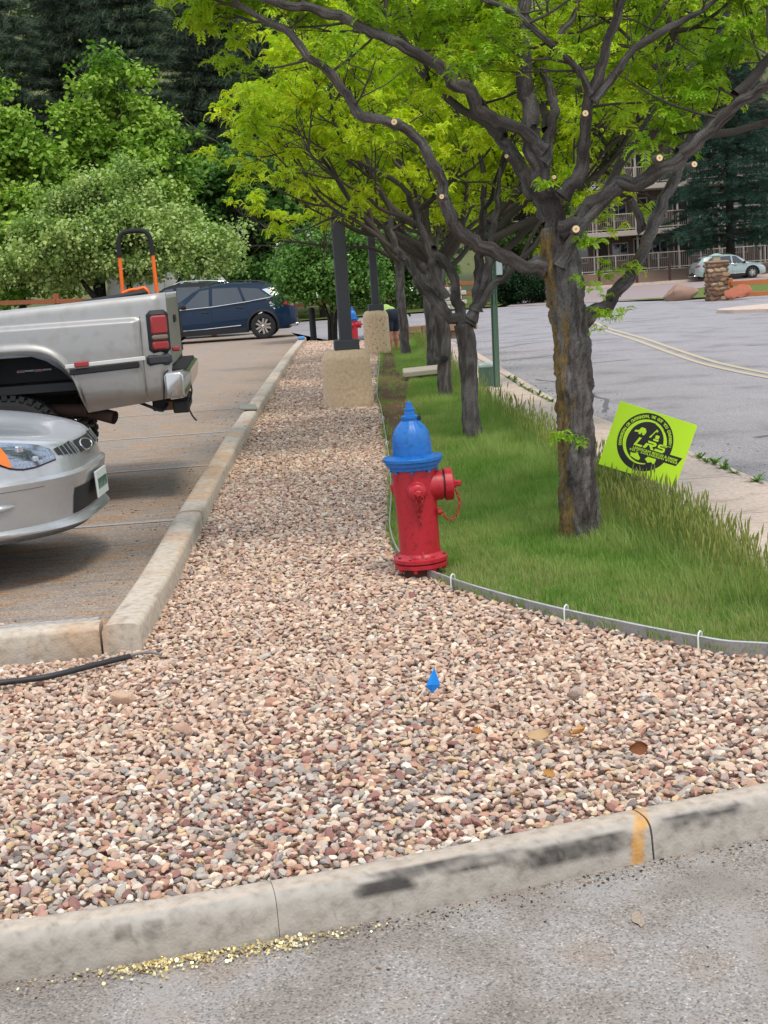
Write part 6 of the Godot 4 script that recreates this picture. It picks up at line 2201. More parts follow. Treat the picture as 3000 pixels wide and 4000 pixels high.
func far_cars() -> void:
	var c := suv_shape()
	c.paint = paint(lin(0.004, 0.018, 0.045), 0.0, 0.4, 0.3)
	var o := car("parked_suv", "dark blue crossover with chrome window trim parked beyond the pickup", c, Vector3(-4.45, -0.05, -40.93), PI, "cars in the car park")
	for side in [1.0, -1.0]:
		part(o, "pillar_trim", side_patch(c, [[-1.42, 1.40], [-1.68, 1.20], [-1.98, 1.30], [-1.72, 1.45]], side, 0.012).done(60), M.chrome)
	c = suv_shape()
	c.paint = paint(lin(0.012, 0.012, 0.014), 0.0, 0.4, 0.3)
	c.bright_rails = true
	car("parked_suv", "black car with a bright roof rail, half hidden by the dark blue crossover", c, Vector3(-6.0, 0.05, -44.9), PI, "cars in the car park")
	c = suv_shape()
	c.paint = paint(lin(0.30, 0.37, 0.35), 0.3, 0.35)
	c.scale = 0.9
	car("parked_suv", "pale green grey crossover parked behind the stone pillar", c, Vector3(20.9, -0.11, -81.8), 0.06)
	# van
	var v := suv_shape()
	v.merge({"category": "van", "len": 5.6, "w": 0.98, "tumble": 0.9, "wheels": [-1.7, 1.75],
		"roof": [[-2.8, 0.9], [-2.76, 2.0], [-2.6, 2.22], [0.9, 2.24], [1.35, 2.1], [1.95, 1.35], [2.55, 1.08], [2.76, 0.8], [2.8, 0.6]],
		"belt": [[-2.8, 0.85], [-2.7, 1.2], [1.2, 1.2], [1.95, 1.15], [2.5, 0.95], [2.8, 0.58]],
		"low": [[-2.8, 0.4], [-2.4, 0.3], [2.4, 0.3], [2.8, 0.34]],
		"windows": [[[1.72, 1.28], [0.85, 1.28], [0.85, 1.85], [1.32, 1.85]]], "trim": [[1.6, 1.0], [-2.5, 1.0]], "bright": false,
		"seams": [[[0.75, 1.9], [0.75, 0.4]], [[-0.6, 1.9], [-0.6, 0.4]]], "handles": [[0.9, 1.05]], "mirror": [1.6, 1.35], "strips": [],
		"tail": [[-2.76, 0.9], [-2.62, 0.9], [-2.62, 1.4], [-2.76, 1.4]], "head": [[2.7, 0.72], [2.2, 0.86], [2.3, 0.98], [2.66, 0.86]],
		"screen": [1.93, 1.36], "rear_glass": [-2.72, -2.62]}, true)
	v.erase("rails")
	v.paint = paint(lin(0.62, 0.63, 0.63), 0.0, 0.45)
	car("parked_van", "white van half hidden under the crab apple", v, Vector3(-6.7, -0.05, -51.6), 0.0, "cars in the car park")

func truck() -> void:
	var t := thing("pickup_truck", "silver pickup with dented chrome bumper and red tail lights, tail towards the kerb", "truck")
	t.rotation.y = 0.09
	t.position = Vector3(-1.475, 0, -10.2) - Basis(Vector3.UP, 0.09) * Vector3(-1.475, 0, -10.2)
	var pt := paint(lin(0.36, 0.35, 0.335), 0.5, 0.42)
	tri_planar(pt, 0.7, ntex(noise(921, 0.02, FastNoiseLite.TYPE_SIMPLEX_SMOOTH, 6), 512, ramp([[0.0, Color(0.93, 0.915, 0.89)], [0.5, Color(1, 1, 1)], [1.0, Color(0.985, 0.98, 0.975)]])))
	var zn := -10.2
	var zf := -12.16
	var mx := -2.62
	var tyre_r := 0.43
	var ax := 0.38
	# flank
	for side in [0, 1]:
		var z0 := zn if side == 0 else zf
		var s := 1.0 if side == 0 else -1.0
		var rows := []
		var xs := []
		for k in 62:
			xs.append(-1.475 - k * 0.0335)
		for x in xs:
			var top: float = 1.488 + (x + 1.51) * 0.042
			var low := lerpf(0.72, 0.655, clampf((-1.5 - x) / 0.65, 0, 1))
			var a := absf(x - mx)
			if a < 0.485:
				low = maxf(low, 0.69 + 0.432 * (1.0 - (a / 0.485) ** 3.4) ** 0.55)
			var r := []
			for k in 31:
				var y := lerpf(low, 1.285, k / 20.0)
				if k > 26:
					y = lerpf(1.335, top - 0.05, (k - 26) / 4.0)
				elif k > 20:
					y = lerpf(1.285, 1.335, (k - 20) / 6.0)
				var bulge := 0.038 * smoothstep(-1.665, -1.70, x) * (1.0 - smoothstep(1.29, 1.33, y))
				var belly := 0.03 * (1.0 - ((y - 1.05) / 0.42) ** 2)
				var lip := 0.018 * (1.0 - smoothstep(0.0, 0.05, absf(y - low - 0.03))) * (1.0 if a < 0.5 else 0.0)
				var tuck := -0.09 * (1.0 - smoothstep(0.66, 0.80, y))
				var end := -0.05 * (1.0 - smoothstep(0.0, 0.09, -1.475 - x)) ** 2
				var dent := 0.0 * exp(-((x + 1.93) ** 2 + (y - 1.40) ** 2 * 4.0) / 0.006)
				r.append(Vector3(x, y, z0 + s * (bulge + belly + lip + tuck + end + dent)))
			var l: Vector3 = r[30]
			r.append(Vector3(x, top - 0.018, l.z - s * 0.012))
			r.append(Vector3(x, top - 0.003, l.z - s * 0.035))
			r.append(Vector3(x, top, l.z - s * 0.065))
			r.append(Vector3(x, top - 0.01, l.z - s * 0.10))
			r.append(Vector3(x, top - 0.05, l.z - s * 0.105))
			r.append(Vector3(x, maxf(0.86, low + 0.01), l.z - s * 0.105))
			rows.append(r)
		var mb := MB.new()
		mb.grid(rows, side == 1)
		part(t, "bed_side", mb.done(50), pt)
		# inner arch liner
		mb = MB.new()
		var arc := []
		for k in 13:
			var a := PI * k / 12.0
			arc.append(Vector3(mx + cos(a) * 0.5, 0.64 + sin(a) * 0.48, 0))
		var lr := []
		for q in arc:
			lr.append([q + Vector3(0, 0, z0 - s * 0.03), q + Vector3(0, 0, z0 - s * 0.5)])
		mb.grid(lr, side == 0)
		part(t, "wheel_liner", mb.done(50), M.black)
		# tail light
		mb = MB.new()
		mb.box(Vector3(-1.545, 1.21, z0 + s * 0.01), Vector3(0.16, 0.315, 0.07), Basis(Vector3.UP, s * 0.22), 0.03)
		var tl := part(t, "tail_light", mb.done(40), M.black)
		for q in [[1.262, 0.135, M.red_lens], [1.172, 0.04, mat(Color8(120, 112, 100), 0.3)], [1.113, 0.062, M.red_lens]]:
			mb = MB.new()
			mb.box(Vector3(-1.54, q[0], z0 + s * 0.02), Vector3(0.118, q[1], 0.07), Basis(Vector3.UP, s * 0.22), 0.012)
			part(tl, "lens", mb.done(40), q[2])
		mb = MB.new()
		mb.box(Vector3(-1.56, 1.01, z0 + s * 0.005), Vector3(0.19, 0.09, 0.075), Basis(Vector3.UP, s * 0.12), 0.025)
		part(t, "corner_trim", mb.done(40), mat(lin(0.03, 0.033, 0.04), 0.55))
		# side moulding: bright strip and black band
		mb = MB.new()
		mb.box(Vector3(-1.94, 1.02, z0 + s * 0.082), Vector3(0.575, 0.03, 0.012), Basis(Vector3.FORWARD, -0.037), 0.004)
		part(t, "bright_strip", mb.done(30), mat(lin(0.66, 0.65, 0.62), 0.3, 0.3))
		mb = MB.new()
		mb.box(Vector3(-1.95, 0.977, z0 + s * 0.08), Vector3(0.505, 0.044, 0.016), Basis(Vector3.FORWARD, -0.042), 0.008)
		part(t, "rub_strip", mb.done(30), M.rubber)
		mb = MB.new()
		mb.box(Vector3(-2.107, 1.022, z0 + s * 0.09), Vector3(0.104, 0.04, 0.03), Basis(Vector3.FORWARD, -0.03), 0.008)
		part(t, "side_marker", mb.done(30), M.red_lens)
		# panel seam by the corner
		mb = MB.new()
		mb.tube([Vector3(-1.667, 1.33, z0 + s * 0.022), Vector3(-1.667, 1.0, z0 + s * 0.073), Vector3(-1.667, 0.74, z0 + s * 0.02)], [0.003], 5)
		part(t, "panel_seam", mb.done(60), mat(lin(0.12, 0.115, 0.11), 0.6))
		for fx in [-2.70, -6.15]:
			wheel(t, Vector3(fx, ax, z0 - s * 0.16), tyre_r, 0.27, s, 8)
	var under := MB.new()
	under.box(Vector3(-2.55, 0.93, (zn + zf) / 2), Vector3(1.9, 0.3, 1.1))
	under.box(Vector3(-3.16, 0.82, (zn + zf) / 2), Vector3(0.08, 0.62, 1.8))
	part(t, "chassis", under.done(), M.black)
	for q in 2:
		var tape := MB.new()
		tape.box(Vector3(-2.62 + q * 0.13, 0.975, zn - 0.42), Vector3(0.06, 0.018, 0.004))
		part(t, "reflective_tape", tape.done(), M.red_lens)
		tape = MB.new()
		tape.box(Vector3(-2.555 + q * 0.13, 0.977, zn - 0.42), Vector3(0.065, 0.012, 0.004))
		part(t, "reflective_tape", tape.done(), M.white)
	# bed floor, front wall, tailgate
	var mb := MB.new()
	mb.box(Vector3(-2.5, 0.86, (zn + zf) / 2), Vector3(2.05, 0.06, 1.85))
	part(t, "bed_floor", mb.done(), M.black)
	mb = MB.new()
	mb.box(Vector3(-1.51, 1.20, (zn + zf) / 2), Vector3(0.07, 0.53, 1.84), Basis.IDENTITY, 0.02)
	var tg := part(t, "tailgate", mb.done(40), tri_planar(mat(lin(0.30, 0.30, 0.27), 0.5, 0.3), 1.5, M.soft))  # shade on the gate is put into its darker, greener base colour
	mb = MB.new()
	mb.box(Vector3(-1.468, 1.28, (zn + zf) / 2), Vector3(0.02, 0.06, 0.22), Basis.IDENTITY, 0.008)
	part(tg, "handle", mb.done(30), M.black)
	# bumper with wrapped ends
	mb = MB.new()
	var br := []
	for k in 17:
		var f := k / 16.0 * 2.0 - 1.0
		var z := (zn + zf) / 2 + f * 1.03
		var e := smoothstep(0.86, 1.0, absf(f))
		var r := []
		for q in [[-1.50, 0.915], [-1.39, 0.925], [-1.348, 0.905], [-1.343, 0.86], [-1.36, 0.77], [-1.39, 0.722], [-1.50, 0.715]]:
			r.append(Vector3(lerpf(q[0], minf(q[0], -1.41), e * e), q[1], z))
		br.append(r)
	mb.grid(br, true)
	for e in [0, 16]:
		for k in 6:
			var mid := Vector3(-1.46, 0.82, br[e][0].z)
			if e == 0:
				mb.tri3(mid, br[e][k], br[e][k + 1])
			else:
				mb.tri3(mid, br[e][k + 1], br[e][k])
	for q in [[zn + 0.05, 1.0], [zf - 0.05, -1.0]]:   # ends that turn back along the flank
		mb.box(Vector3(-1.465, 0.818, q[0]), Vector3(0.14, 0.185, 0.06), Basis.IDENTITY, 0.02)
	var bp := part(t, "rear_bumper", mb.done(45), mat(lin(0.5, 0.49, 0.47), 0.16, 0.9))
	mb = MB.new()
	mb.box(Vector3(-1.43, 0.926, (zn + zf) / 2), Vector3(0.11, 0.02, 1.8), Basis.IDENTITY, 0.008)
	part(bp, "step_pad", mb.done(30), M.rubber)
	mb = MB.new()
	mb.box(Vector3(-1.435, 1.075, zn - 0.12), Vector3(0.06, 0.035, 0.08), Basis.IDENTITY, 0.008)
	part(t, "clearance_lamp", mb.done(30), M.red_lens)
	# hitch, exhaust, axle, cables
	mb = MB.new()
	mb.box(Vector3(-1.52, 0.66, zn - 0.55), Vector3(0.28, 0.1, 0.5), Basis.IDENTITY, 0.01)
	mb.box(Vector3(-1.44, 0.64, zn - 0.2), Vector3(0.12, 0.09, 0.1), Basis.IDENTITY, 0.01)
	part(t, "tow_hitch", mb.done(30), M.black)
	mb = MB.new()
	mb.box(Vector3(-1.525, 0.645, zn - 0.29), Vector3(0.06, 0.06, 0.02))
	part(t, "hitch_pin_plate", mb.done(), mat(Color8(150, 112, 74), 0.7, 0.3))
	mb = MB.new()
	mb.tube([Vector3(-2.6, 0.69, zn - 0.35), Vector3(-2.15, 0.665, zn - 0.22), Vector3(-1.93, 0.60, zn - 0.12)], [0.045, 0.048, 0.05], 14, false)
	part(t, "exhaust_pipe", mb.done(60), tri_planar(mat(Color8(78, 58, 50), 0.8, 0.3), 3.0, M.soft))
	mb = MB.new()
	mb.tube([Vector3(mx, ax, zn - 0.3), Vector3(mx, ax, zf + 0.3)], [0.07], 12)
	part(t, "axle", mb.done(60), M.black)
	mb = MB.new()
	for q in 4:
		mb.box(Vector3(mx + 0.05, 0.58 + q * 0.022, zn - 0.45), Vector3(0.9 - q * 0.1, 0.016, 0.07), Basis(Vector3.FORWARD, 0.12))
	part(t, "leaf_spring", mb.done(), mat(Color8(104, 86, 70), 0.85))
	mb = MB.new()
	mb.tube(spline([Vector3(-1.38, 0.88, zn - 0.2), Vector3(-1.35, 0.76, zn - 0.16), Vector3(-1.385, 0.64, zn - 0.18), Vector3(-1.36, 0.56, zn - 0.17), Vector3(-1.335, 0.53, zn - 0.16)], 0.03), [0.007], 6)
	part(t, "trailer_cable", mb.done(60), M.black)
	mb = MB.new()
	mb.tube(spline([Vector3(-1.75, 0.70, zn - 0.15), Vector3(-1.66, 0.66, zn - 0.12), Vector3(-1.58, 0.625, zn - 0.14), Vector3(-1.54, 0.67, zn - 0.2)], 0.03), [0.012], 6)
	part(t, "trailer_cable", mb.done(60), M.black)
	mb = MB.new()
	mb.tube(spline([Vector3(-1.50, 0.93, zn + 0.03), Vector3(-1.53, 0.90, zn + 0.05), Vector3(-1.54, 0.80, zn + 0.06), Vector3(-1.55, 0.72, zn + 0.05)], 0.03), [0.006], 6)
	part(t, "trailer_cable", mb.done(60), M.black)
	# cab and bonnet, outside the picture's edge
	var c := {"len": 7.0, "w": 0.97, "r": 0.44, "wheels": [-50.0], "tumble": 0.84,
		"roof": [[-2.6, 1.72], [-2.52, 1.9], [-2.2, 1.95], [-1.4, 1.93], [-0.6, 1.40], [0.9, 1.26], [1.15, 1.05], [1.2, 0.9]],
		"belt": [[-3.5, 1.36], [-0.6, 1.32], [0.9, 1.18], [1.2, 0.85]], "low": [[-3.5, 0.6], [1.2, 0.6]]}
	var cab := MB.new()
	var secs := []
	for k in 40:
		var x := lerpf(-2.6, 1.2, k / 39.0)
		var belt := along(c.belt, x)
		var roof := maxf(along(c.roof, x), belt + 0.02)
		var low := 0.55
		if absf(x - 0.0) < 0.5:
			low = maxf(low, 0.6 + 0.42 * sqrt(1.0 - (x / 0.5) ** 2))
		var r := []
		for s in [-1.0, 1.0]:
			var half := [Vector3(-x - 6.15 + 0.0, low, s * 0.93), Vector3(-x - 6.15, lerpf(low, belt, 0.5), s * 0.98), Vector3(-x - 6.15, belt, s * 0.95), Vector3(-x - 6.15, lerpf(belt, roof, 0.85), s * 0.80), Vector3(-x - 6.15, roof, s * 0.6)]
			if s < 0:
				r.append_array(half)
			else:
				half.reverse()
				r.append_array(half)
		var rr := []
		for p in r:
			rr.append(Vector3(-(p.x + 6.15) - 6.15 , p.y, p.z + (zn + zf) / 2))
		secs.append(rr)
	# secs run from the cab's back to the nose; x = station - 6.15 mirrored so that the nose points away from the kerb
	for q in secs:
		for k in q.size():
			q[k].x = -12.3 - q[k].x
	cab.grid(secs, false)
	part(t, "cab", cab.done(40), pt)
	# roll bar of a small machine standing in the bed
	var m := thing("mower_roll_bar", "orange roll bar with black padded top standing in the pickup's bed", "roll bar")
	var orange := mat(Color8(244, 110, 26), 0.4)
	var z := -11.1
	mb = MB.new()
	mb.tube([Vector3(-1.94, 0.89, z), Vector3(-1.93, 1.80, z)], [0.015], 12)
	part(m, "upright", mb.done(60), orange)
	mb = MB.new()
	mb.tube([Vector3(-1.655, 0.89, z), Vector3(-1.67, 1.80, z)], [0.015], 12)
	part(m, "upright", mb.done(60), orange)
	mb = MB.new()
	mb.tube(spline([Vector3(-1.93, 1.78, z), Vector3(-1.925, 1.90, z), Vector3(-1.90, 1.955, z), Vector3(-1.85, 1.975, z), Vector3(-1.75, 1.975, z), Vector3(-1.70, 1.955, z), Vector3(-1.677, 1.90, z), Vector3(-1.672, 1.78, z)], 0.02), [0.019], 12)
	part(m, "foam_grip", mb.done(60), M.rubber)
	mb = MB.new()
	mb.tube(spline([Vector3(-1.90, 1.50, z + 0.2), Vector3(-1.85, 1.52, z + 0.2), Vector3(-1.78, 1.525, z + 0.2), Vector3(-1.71, 1.515, z + 0.2), Vector3(-1.69, 1.3, z + 0.2)], 0.03), [0.014], 10)
	part(m, "cross_tube", mb.done(60), orange)
	mb = MB.new()
	mb.box(Vector3(-1.95, 1.47, z + 0.25), Vector3(0.5, 0.05, 0.3), Basis(Vector3.FORWARD, -0.1), 0.02)
	mb.box(Vector3(-1.85, 1.16, z + 0.25), Vector3(0.3, 0.56, 0.25), Basis.IDENTITY, 0.02)
	part(m, "seat", mb.done(40), M.black)

func silver_surface(w: float, y: float, back := -1.0) -> Vector3:
	# right-hand front corner and flank of the silver car; w -1..1 across the front, back > 0 runs along the flank
	var f := along([[0.17, 0.12], [0.21, 0.03], [0.24, 0.0], [0.27, 0.012], [0.30, 0.045], [0.42, 0.028], [0.5, 0.008], [0.538, 0.0], [0.552, 0.026], [0.58, 0.032], [0.64, 0.05], [0.69, 0.085], [0.725, 0.14], [0.755, 0.22], [0.785, 0.34], [0.81, 0.5], [0.835, 0.7], [0.86, 1.0], [0.875, 1.25]], y)
	var W := along([[0.17, 0.78], [0.22, 0.835], [0.26, 0.86], [0.5, 0.87], [0.62, 0.87], [0.70, 0.86], [0.735, 0.84], [0.78, 0.80], [0.82, 0.77], [0.875, 0.72]], y)
	var yy := y if y < 0.70 else 0.70 + (y - 0.70) * 0.72
	if y < 0.30:
		yy = 0.30 - (0.30 - y) * 0.62
	var rise := 0.06 * smoothstep(0.5, 0.73, y) * absf(w) ** 2.0
	var b := f + 0.38 * absf(w) ** 3.2
	if back > 0.0:
		b = f + 0.38 + back
		rise = 0.06 * smoothstep(0.5, 0.73, y) + 0.015 * minf(back, 1.2) * smoothstep(0.5, 0.75, y)
	return Vector3(-1.66 - b, yy + rise, -8.1 + signf(w) * W * absf(w) ** 0.92)

func front_patch(w0: float, w1: float, lo: Array, hi: Array, lift: float, n := 14) -> MB:
	var mb := MB.new()
	var rows := []
	for k in n + 1:
		var w := lerpf(w0, w1, float(k) / n)
		var r := []
		for q in 6:
			var y := lerpf(along(lo, w), along(hi, w), q / 5.0)
			var p := silver_surface(w, y)
			var dx := silver_surface(w + 0.01, y) - silver_surface(w - 0.01, y)
			var dy := silver_surface(w, y + 0.01) - silver_surface(w, y - 0.01)
			r.append(p + dx.cross(dy).normalized() * -lift if dx.cross(dy).x < 0 else p + dx.cross(dy).normalized() * lift)
		rows.append(r)
	mb.grid(rows, true)
	return mb

func silver_car() -> void:
	var c := thing("parked_car", "silver saloon with chipped front bumper, nose to the kerb", "car")
	var pt := paint(lin(0.46, 0.47, 0.485), 0.6, 0.36)
	tri_planar(pt, 1.2, ntex(noise(931, 0.02, FastNoiseLite.TYPE_SIMPLEX_SMOOTH, 6), 512, ramp([[0.0, Color(0.95, 0.945, 0.94)], [0.5, Color(1, 1, 1)], [1.0, Color(0.985, 0.985, 0.985)]])))
	var ys := [0.17, 0.19, 0.21, 0.225, 0.24, 0.255, 0.27, 0.285, 0.30, 0.33, 0.37, 0.41, 0.45, 0.49, 0.52, 0.536, 0.545, 0.553, 0.57, 0.60, 0.62, 0.64, 0.66, 0.68, 0.70, 0.72, 0.735, 0.755, 0.775, 0.795, 0.815, 0.835, 0.855, 0.875]
	var mb := MB.new()
	var rows := []
	for y in ys:
		var r := []
		for side in [-1.0, 1.0]:
			var flank := []
			for k in 34:
				var back := 3.7 * k / 33.0 + 0.001
				var p := silver_surface(side, y, back)
				var d := Vector2(p.x - -2.57, p.y - 0.27).length()
				if d < 0.36:
					p.z -= side * 0.22
				flank.append(p)
			if side < 0:
				flank.reverse()
				r.append_array(flank)
				for k in range(1, 40):
					r.append(silver_surface(-1.0 + 2.0 * k / 40.0, y))
			else:
				r.append_array(flank)
		rows.append(r)
	mb.grid(rows, true)
	part(c, "body", mb.done(38), pt)
	# top and cabin
	mb = MB.new()
	var last: Array = rows[rows.size() - 1]
	var lids := []
	var half := last.size() / 2
	for k in half:
		var a: Vector3 = last[half - k]
		var b: Vector3 = last[mini(half + k, last.size() - 1)]
		var r := []
		for q in 7:
			r.append(a.lerp(b, q / 6.0) + Vector3.UP * 0.02 * sin(PI * q / 6.0))
		lids.append(r)
	mb.grid(lids, false)
	part(c, "bonnet", mb.done(50), pt)
	mb = MB.new()
	var cabin := []
	for s in [[-3.0, 0.87, 0.66, 0.9], [-3.5, 1.30, 0.52, 0.9], [-4.0, 1.42, 0.5, 0.9], [-5.0, 1.38, 0.5, 0.9], [-5.7, 0.95, 0.62, 0.9]]:
		var r := []
		for q in 9:
			var f := q / 8.0 * 2.0 - 1.0
			r.append(Vector3(s[0], lerpf(s[1], 0.88, smoothstep(0.75, 1.0, absf(f))), -8.1 + f * (0.72 if absf(f) > 0.9 else s[2] / 0.75)))
		cabin.append(r)
	mb.grid(cabin, true)
	part(c, "cabin", mb.done(50), M.dark_glass)
	mb = MB.new()
	mb.box(Vector3(-3.9, 0.25, -8.1), Vector3(3.2, 0.1, 1.2))
	part(c, "underbody", mb.done(), M.black)
	for z in [-7.36, -8.84]:
		wheel(c, Vector3(-2.57, 0.255, z), 0.305, 0.2, 1.0 if z > -8 else -1.0, 6)
		wheel(c, Vector3(-5.05, 0.255, z), 0.305, 0.2, 1.0 if z > -8 else -1.0, 6)
	# lamps, grilles, plate on both halves of the front
	for s in [1.0, -1.0]:
		var flipw := func(a: Array) -> Array:
			var o := []
			for q in a:
				o.append([q[0] * s, q[1]])
			if s < 0:
				o.reverse()
			return o
		var lo: Array = flipw.call([[0.60, 0.625], [0.68, 0.615], [0.76, 0.603], [0.84, 0.600], [0.90, 0.612], [0.95, 0.638], [1.0, 0.675]])
		var hi: Array = flipw.call([[0.60, 0.665], [0.64, 0.688], [0.72, 0.703], [0.8, 0.716], [0.9, 0.725], [0.96, 0.72], [1.0, 0.70]])
		var a := minf(0.60 * s, 1.0 * s)
		var b := maxf(0.60 * s, 1.0 * s)
		var lo2 := []
		var hi2 := []
		for q in lo:
			lo2.append([q[0], q[1] - 0.008])
		for q in hi:
			hi2.append([q[0], q[1] + 0.008])
		var hl := part(c, "headlight", front_patch(a - 0.012, b + 0.012, lo2, hi2, 0.003).done(60), mat(lin(0.03, 0.012, 0.014), 0.4))
		var lens := mat(lin(0.34, 0.37, 0.42), 0.12, 0.75)
		tri_planar(lens, 7.0, ntex(noise(932, 0.03), 256, ramp([[0.0, Color(0.5, 0.52, 0.56)], [0.5, Color(0.85, 0.87, 0.9)], [1.0, Color(1, 1, 1)]])))
		lens.clearcoat_enabled = true
		lens.clearcoat = 1.0
		lens.clearcoat_roughness = 0.05
		part(hl, "lens", front_patch(a, b, lo, hi, 0.008).done(60), lens)
		part(hl, "turn_signal", front_patch(minf(0.885 * s, 0.998 * s), maxf(0.885 * s, 0.998 * s), lo, hi, 0.011).done(60), mat(Color8(226, 120, 38), 0.2))
		for q in [[0.80, 0.685, 0.024], [0.745, 0.638, 0.02]]:
			var p := silver_surface(q[0] * s, q[1])
			mb = MB.new()
			mb.box(p + Vector3(0.006, 0.0, 0.006 * s), Vector3(0.03, q[2] * 1.5, q[2] * 1.6), Basis(Vector3.UP, -0.75 * s), 0.006)
			part(hl, "reflector", mb.done(30), mat(lin(0.85, 0.86, 0.88), 0.1, 0.9))
		var glo: Array = flipw.call([[0.22, 0.628], [0.56, 0.640]])
		var ghi: Array = flipw.call([[0.22, 0.700], [0.56, 0.672]])
		part(c, "side_grille", front_patch(minf(0.26 * s, 0.55 * s), maxf(0.26 * s, 0.55 * s), glo, ghi, 0.004).done(60), M.black)
		for k in 4:
			var w: float = (0.30 + k * 0.065) * s
			mb = MB.new()
			mb.tube([silver_surface(w, 0.632) + Vector3(0.008, 0, 0), silver_surface(w, 0.69) + Vector3(0.008, 0, 0)], [0.003], 5)
			part(c, "grille_bar", mb.done(60), M.steel)
		# fog lamp cover vane
		mb = MB.new()
		var vp := []
		for k in 9:
			vp.append(silver_surface(1.0 * s, 0.405 + 0.018 * k / 8.0, 0.02 + 0.0 + 0.20 * (1.0 - k / 8.0)) if k < 5 else silver_surface(lerpf(1.0, 0.9, (k - 4) / 4.0) * s, 0.41 + 0.018 * k / 8.0))
		mb.tube(vp, [0.002, 0.010, 0.015, 0.018, 0.020, 0.021, 0.019, 0.014, 0.003], 10)
		part(c, "fog_lamp_cover", mb.done(60), pt)
	part(c, "lower_grille", front_patch(-0.46, 0.46, [[-1, 0.31], [1, 0.31]], [[-1, 0.455], [1, 0.455]], 0.004).done(60), M.black)
	part(c, "centre_grille", front_patch(-0.2, 0.2, [[-1, 0.625], [1, 0.625]], [[-1, 0.69], [1, 0.69]], 0.005).done(60), M.black)
	mb = MB.new()
	var ring := []
	for k in 21:
		var an := TAU * k / 20
		ring.append(silver_surface(0.13 * cos(an), 0.652 + 0.03 * sin(an)) + Vector3(0.008, 0, 0))
	mb.tube(ring, [0.006], 7)
	part(c, "grille_surround", mb.done(60), M.chrome)
	mb = MB.new()
	mb.box(Vector3(-1.645, 0.425, -8.1), Vector3(0.012, 0.155, 0.305), Basis(Vector3.FORWARD, -0.04), 0.004)
	var plate := part(c, "licence_plate", mb.done(30), mat(Color8(206, 212, 204), 0.5))
	mb = MB.new()
	for k in 6:
		mb.box(Vector3(-1.637, 0.425, -8.21 + k * 0.044), Vector3(0.003, 0.06, 0.022))
	part(plate, "characters", mb.done(), mat(Color8(52, 92, 74), 0.6))
	# lip under the bumper and scuffed underside
	mb = MB.new()
	var lip := []
	for k in 25:
		var w := -1.0 + 2.0 * k / 24.0
		lip.append(silver_surface(w, 0.20) + Vector3(-0.012, -0.004, 0))
	mb.tube(lip, [0.014], 7)
	part(c, "lower_lip", mb.done(60), tri_planar(mat(lin(0.1, 0.1, 0.1), 0.7), 6.0, ntex(noise(933, 0.05), 256, ramp([[0.0, Color(0.5, 0.4, 0.36)], [0.5, Color(1, 1, 1)], [1.0, Color(2, 2, 2)]]))))
	mb = MB.new()
	var seam := []
	for k in 7:
		seam.append(silver_surface(1.0, lerpf(0.26, 0.47, k / 6.0)) + Vector3(0.0, 0, 0.001))
	mb.tube(seam, [0.0022], 5)
	part(c, "bumper_seam", mb.done(60), mat(lin(0.1, 0.1, 0.1), 0.6))
	mb = MB.new()
	seam = []
	for k in 9:
		seam.append(silver_surface(1.0, 0.475 + 0.004 * k, 0.4 * (1.0 - k / 8.0) + 0.001))
	for k in 5:
		seam.append(silver_surface(lerpf(1.0, 0.75, (k + 1) / 5.0), 0.508))
	mb.tube(seam, [0.0022], 5)
	part(c, "bumper_seam", mb.done(60), mat(lin(0.1, 0.1, 0.1), 0.6))

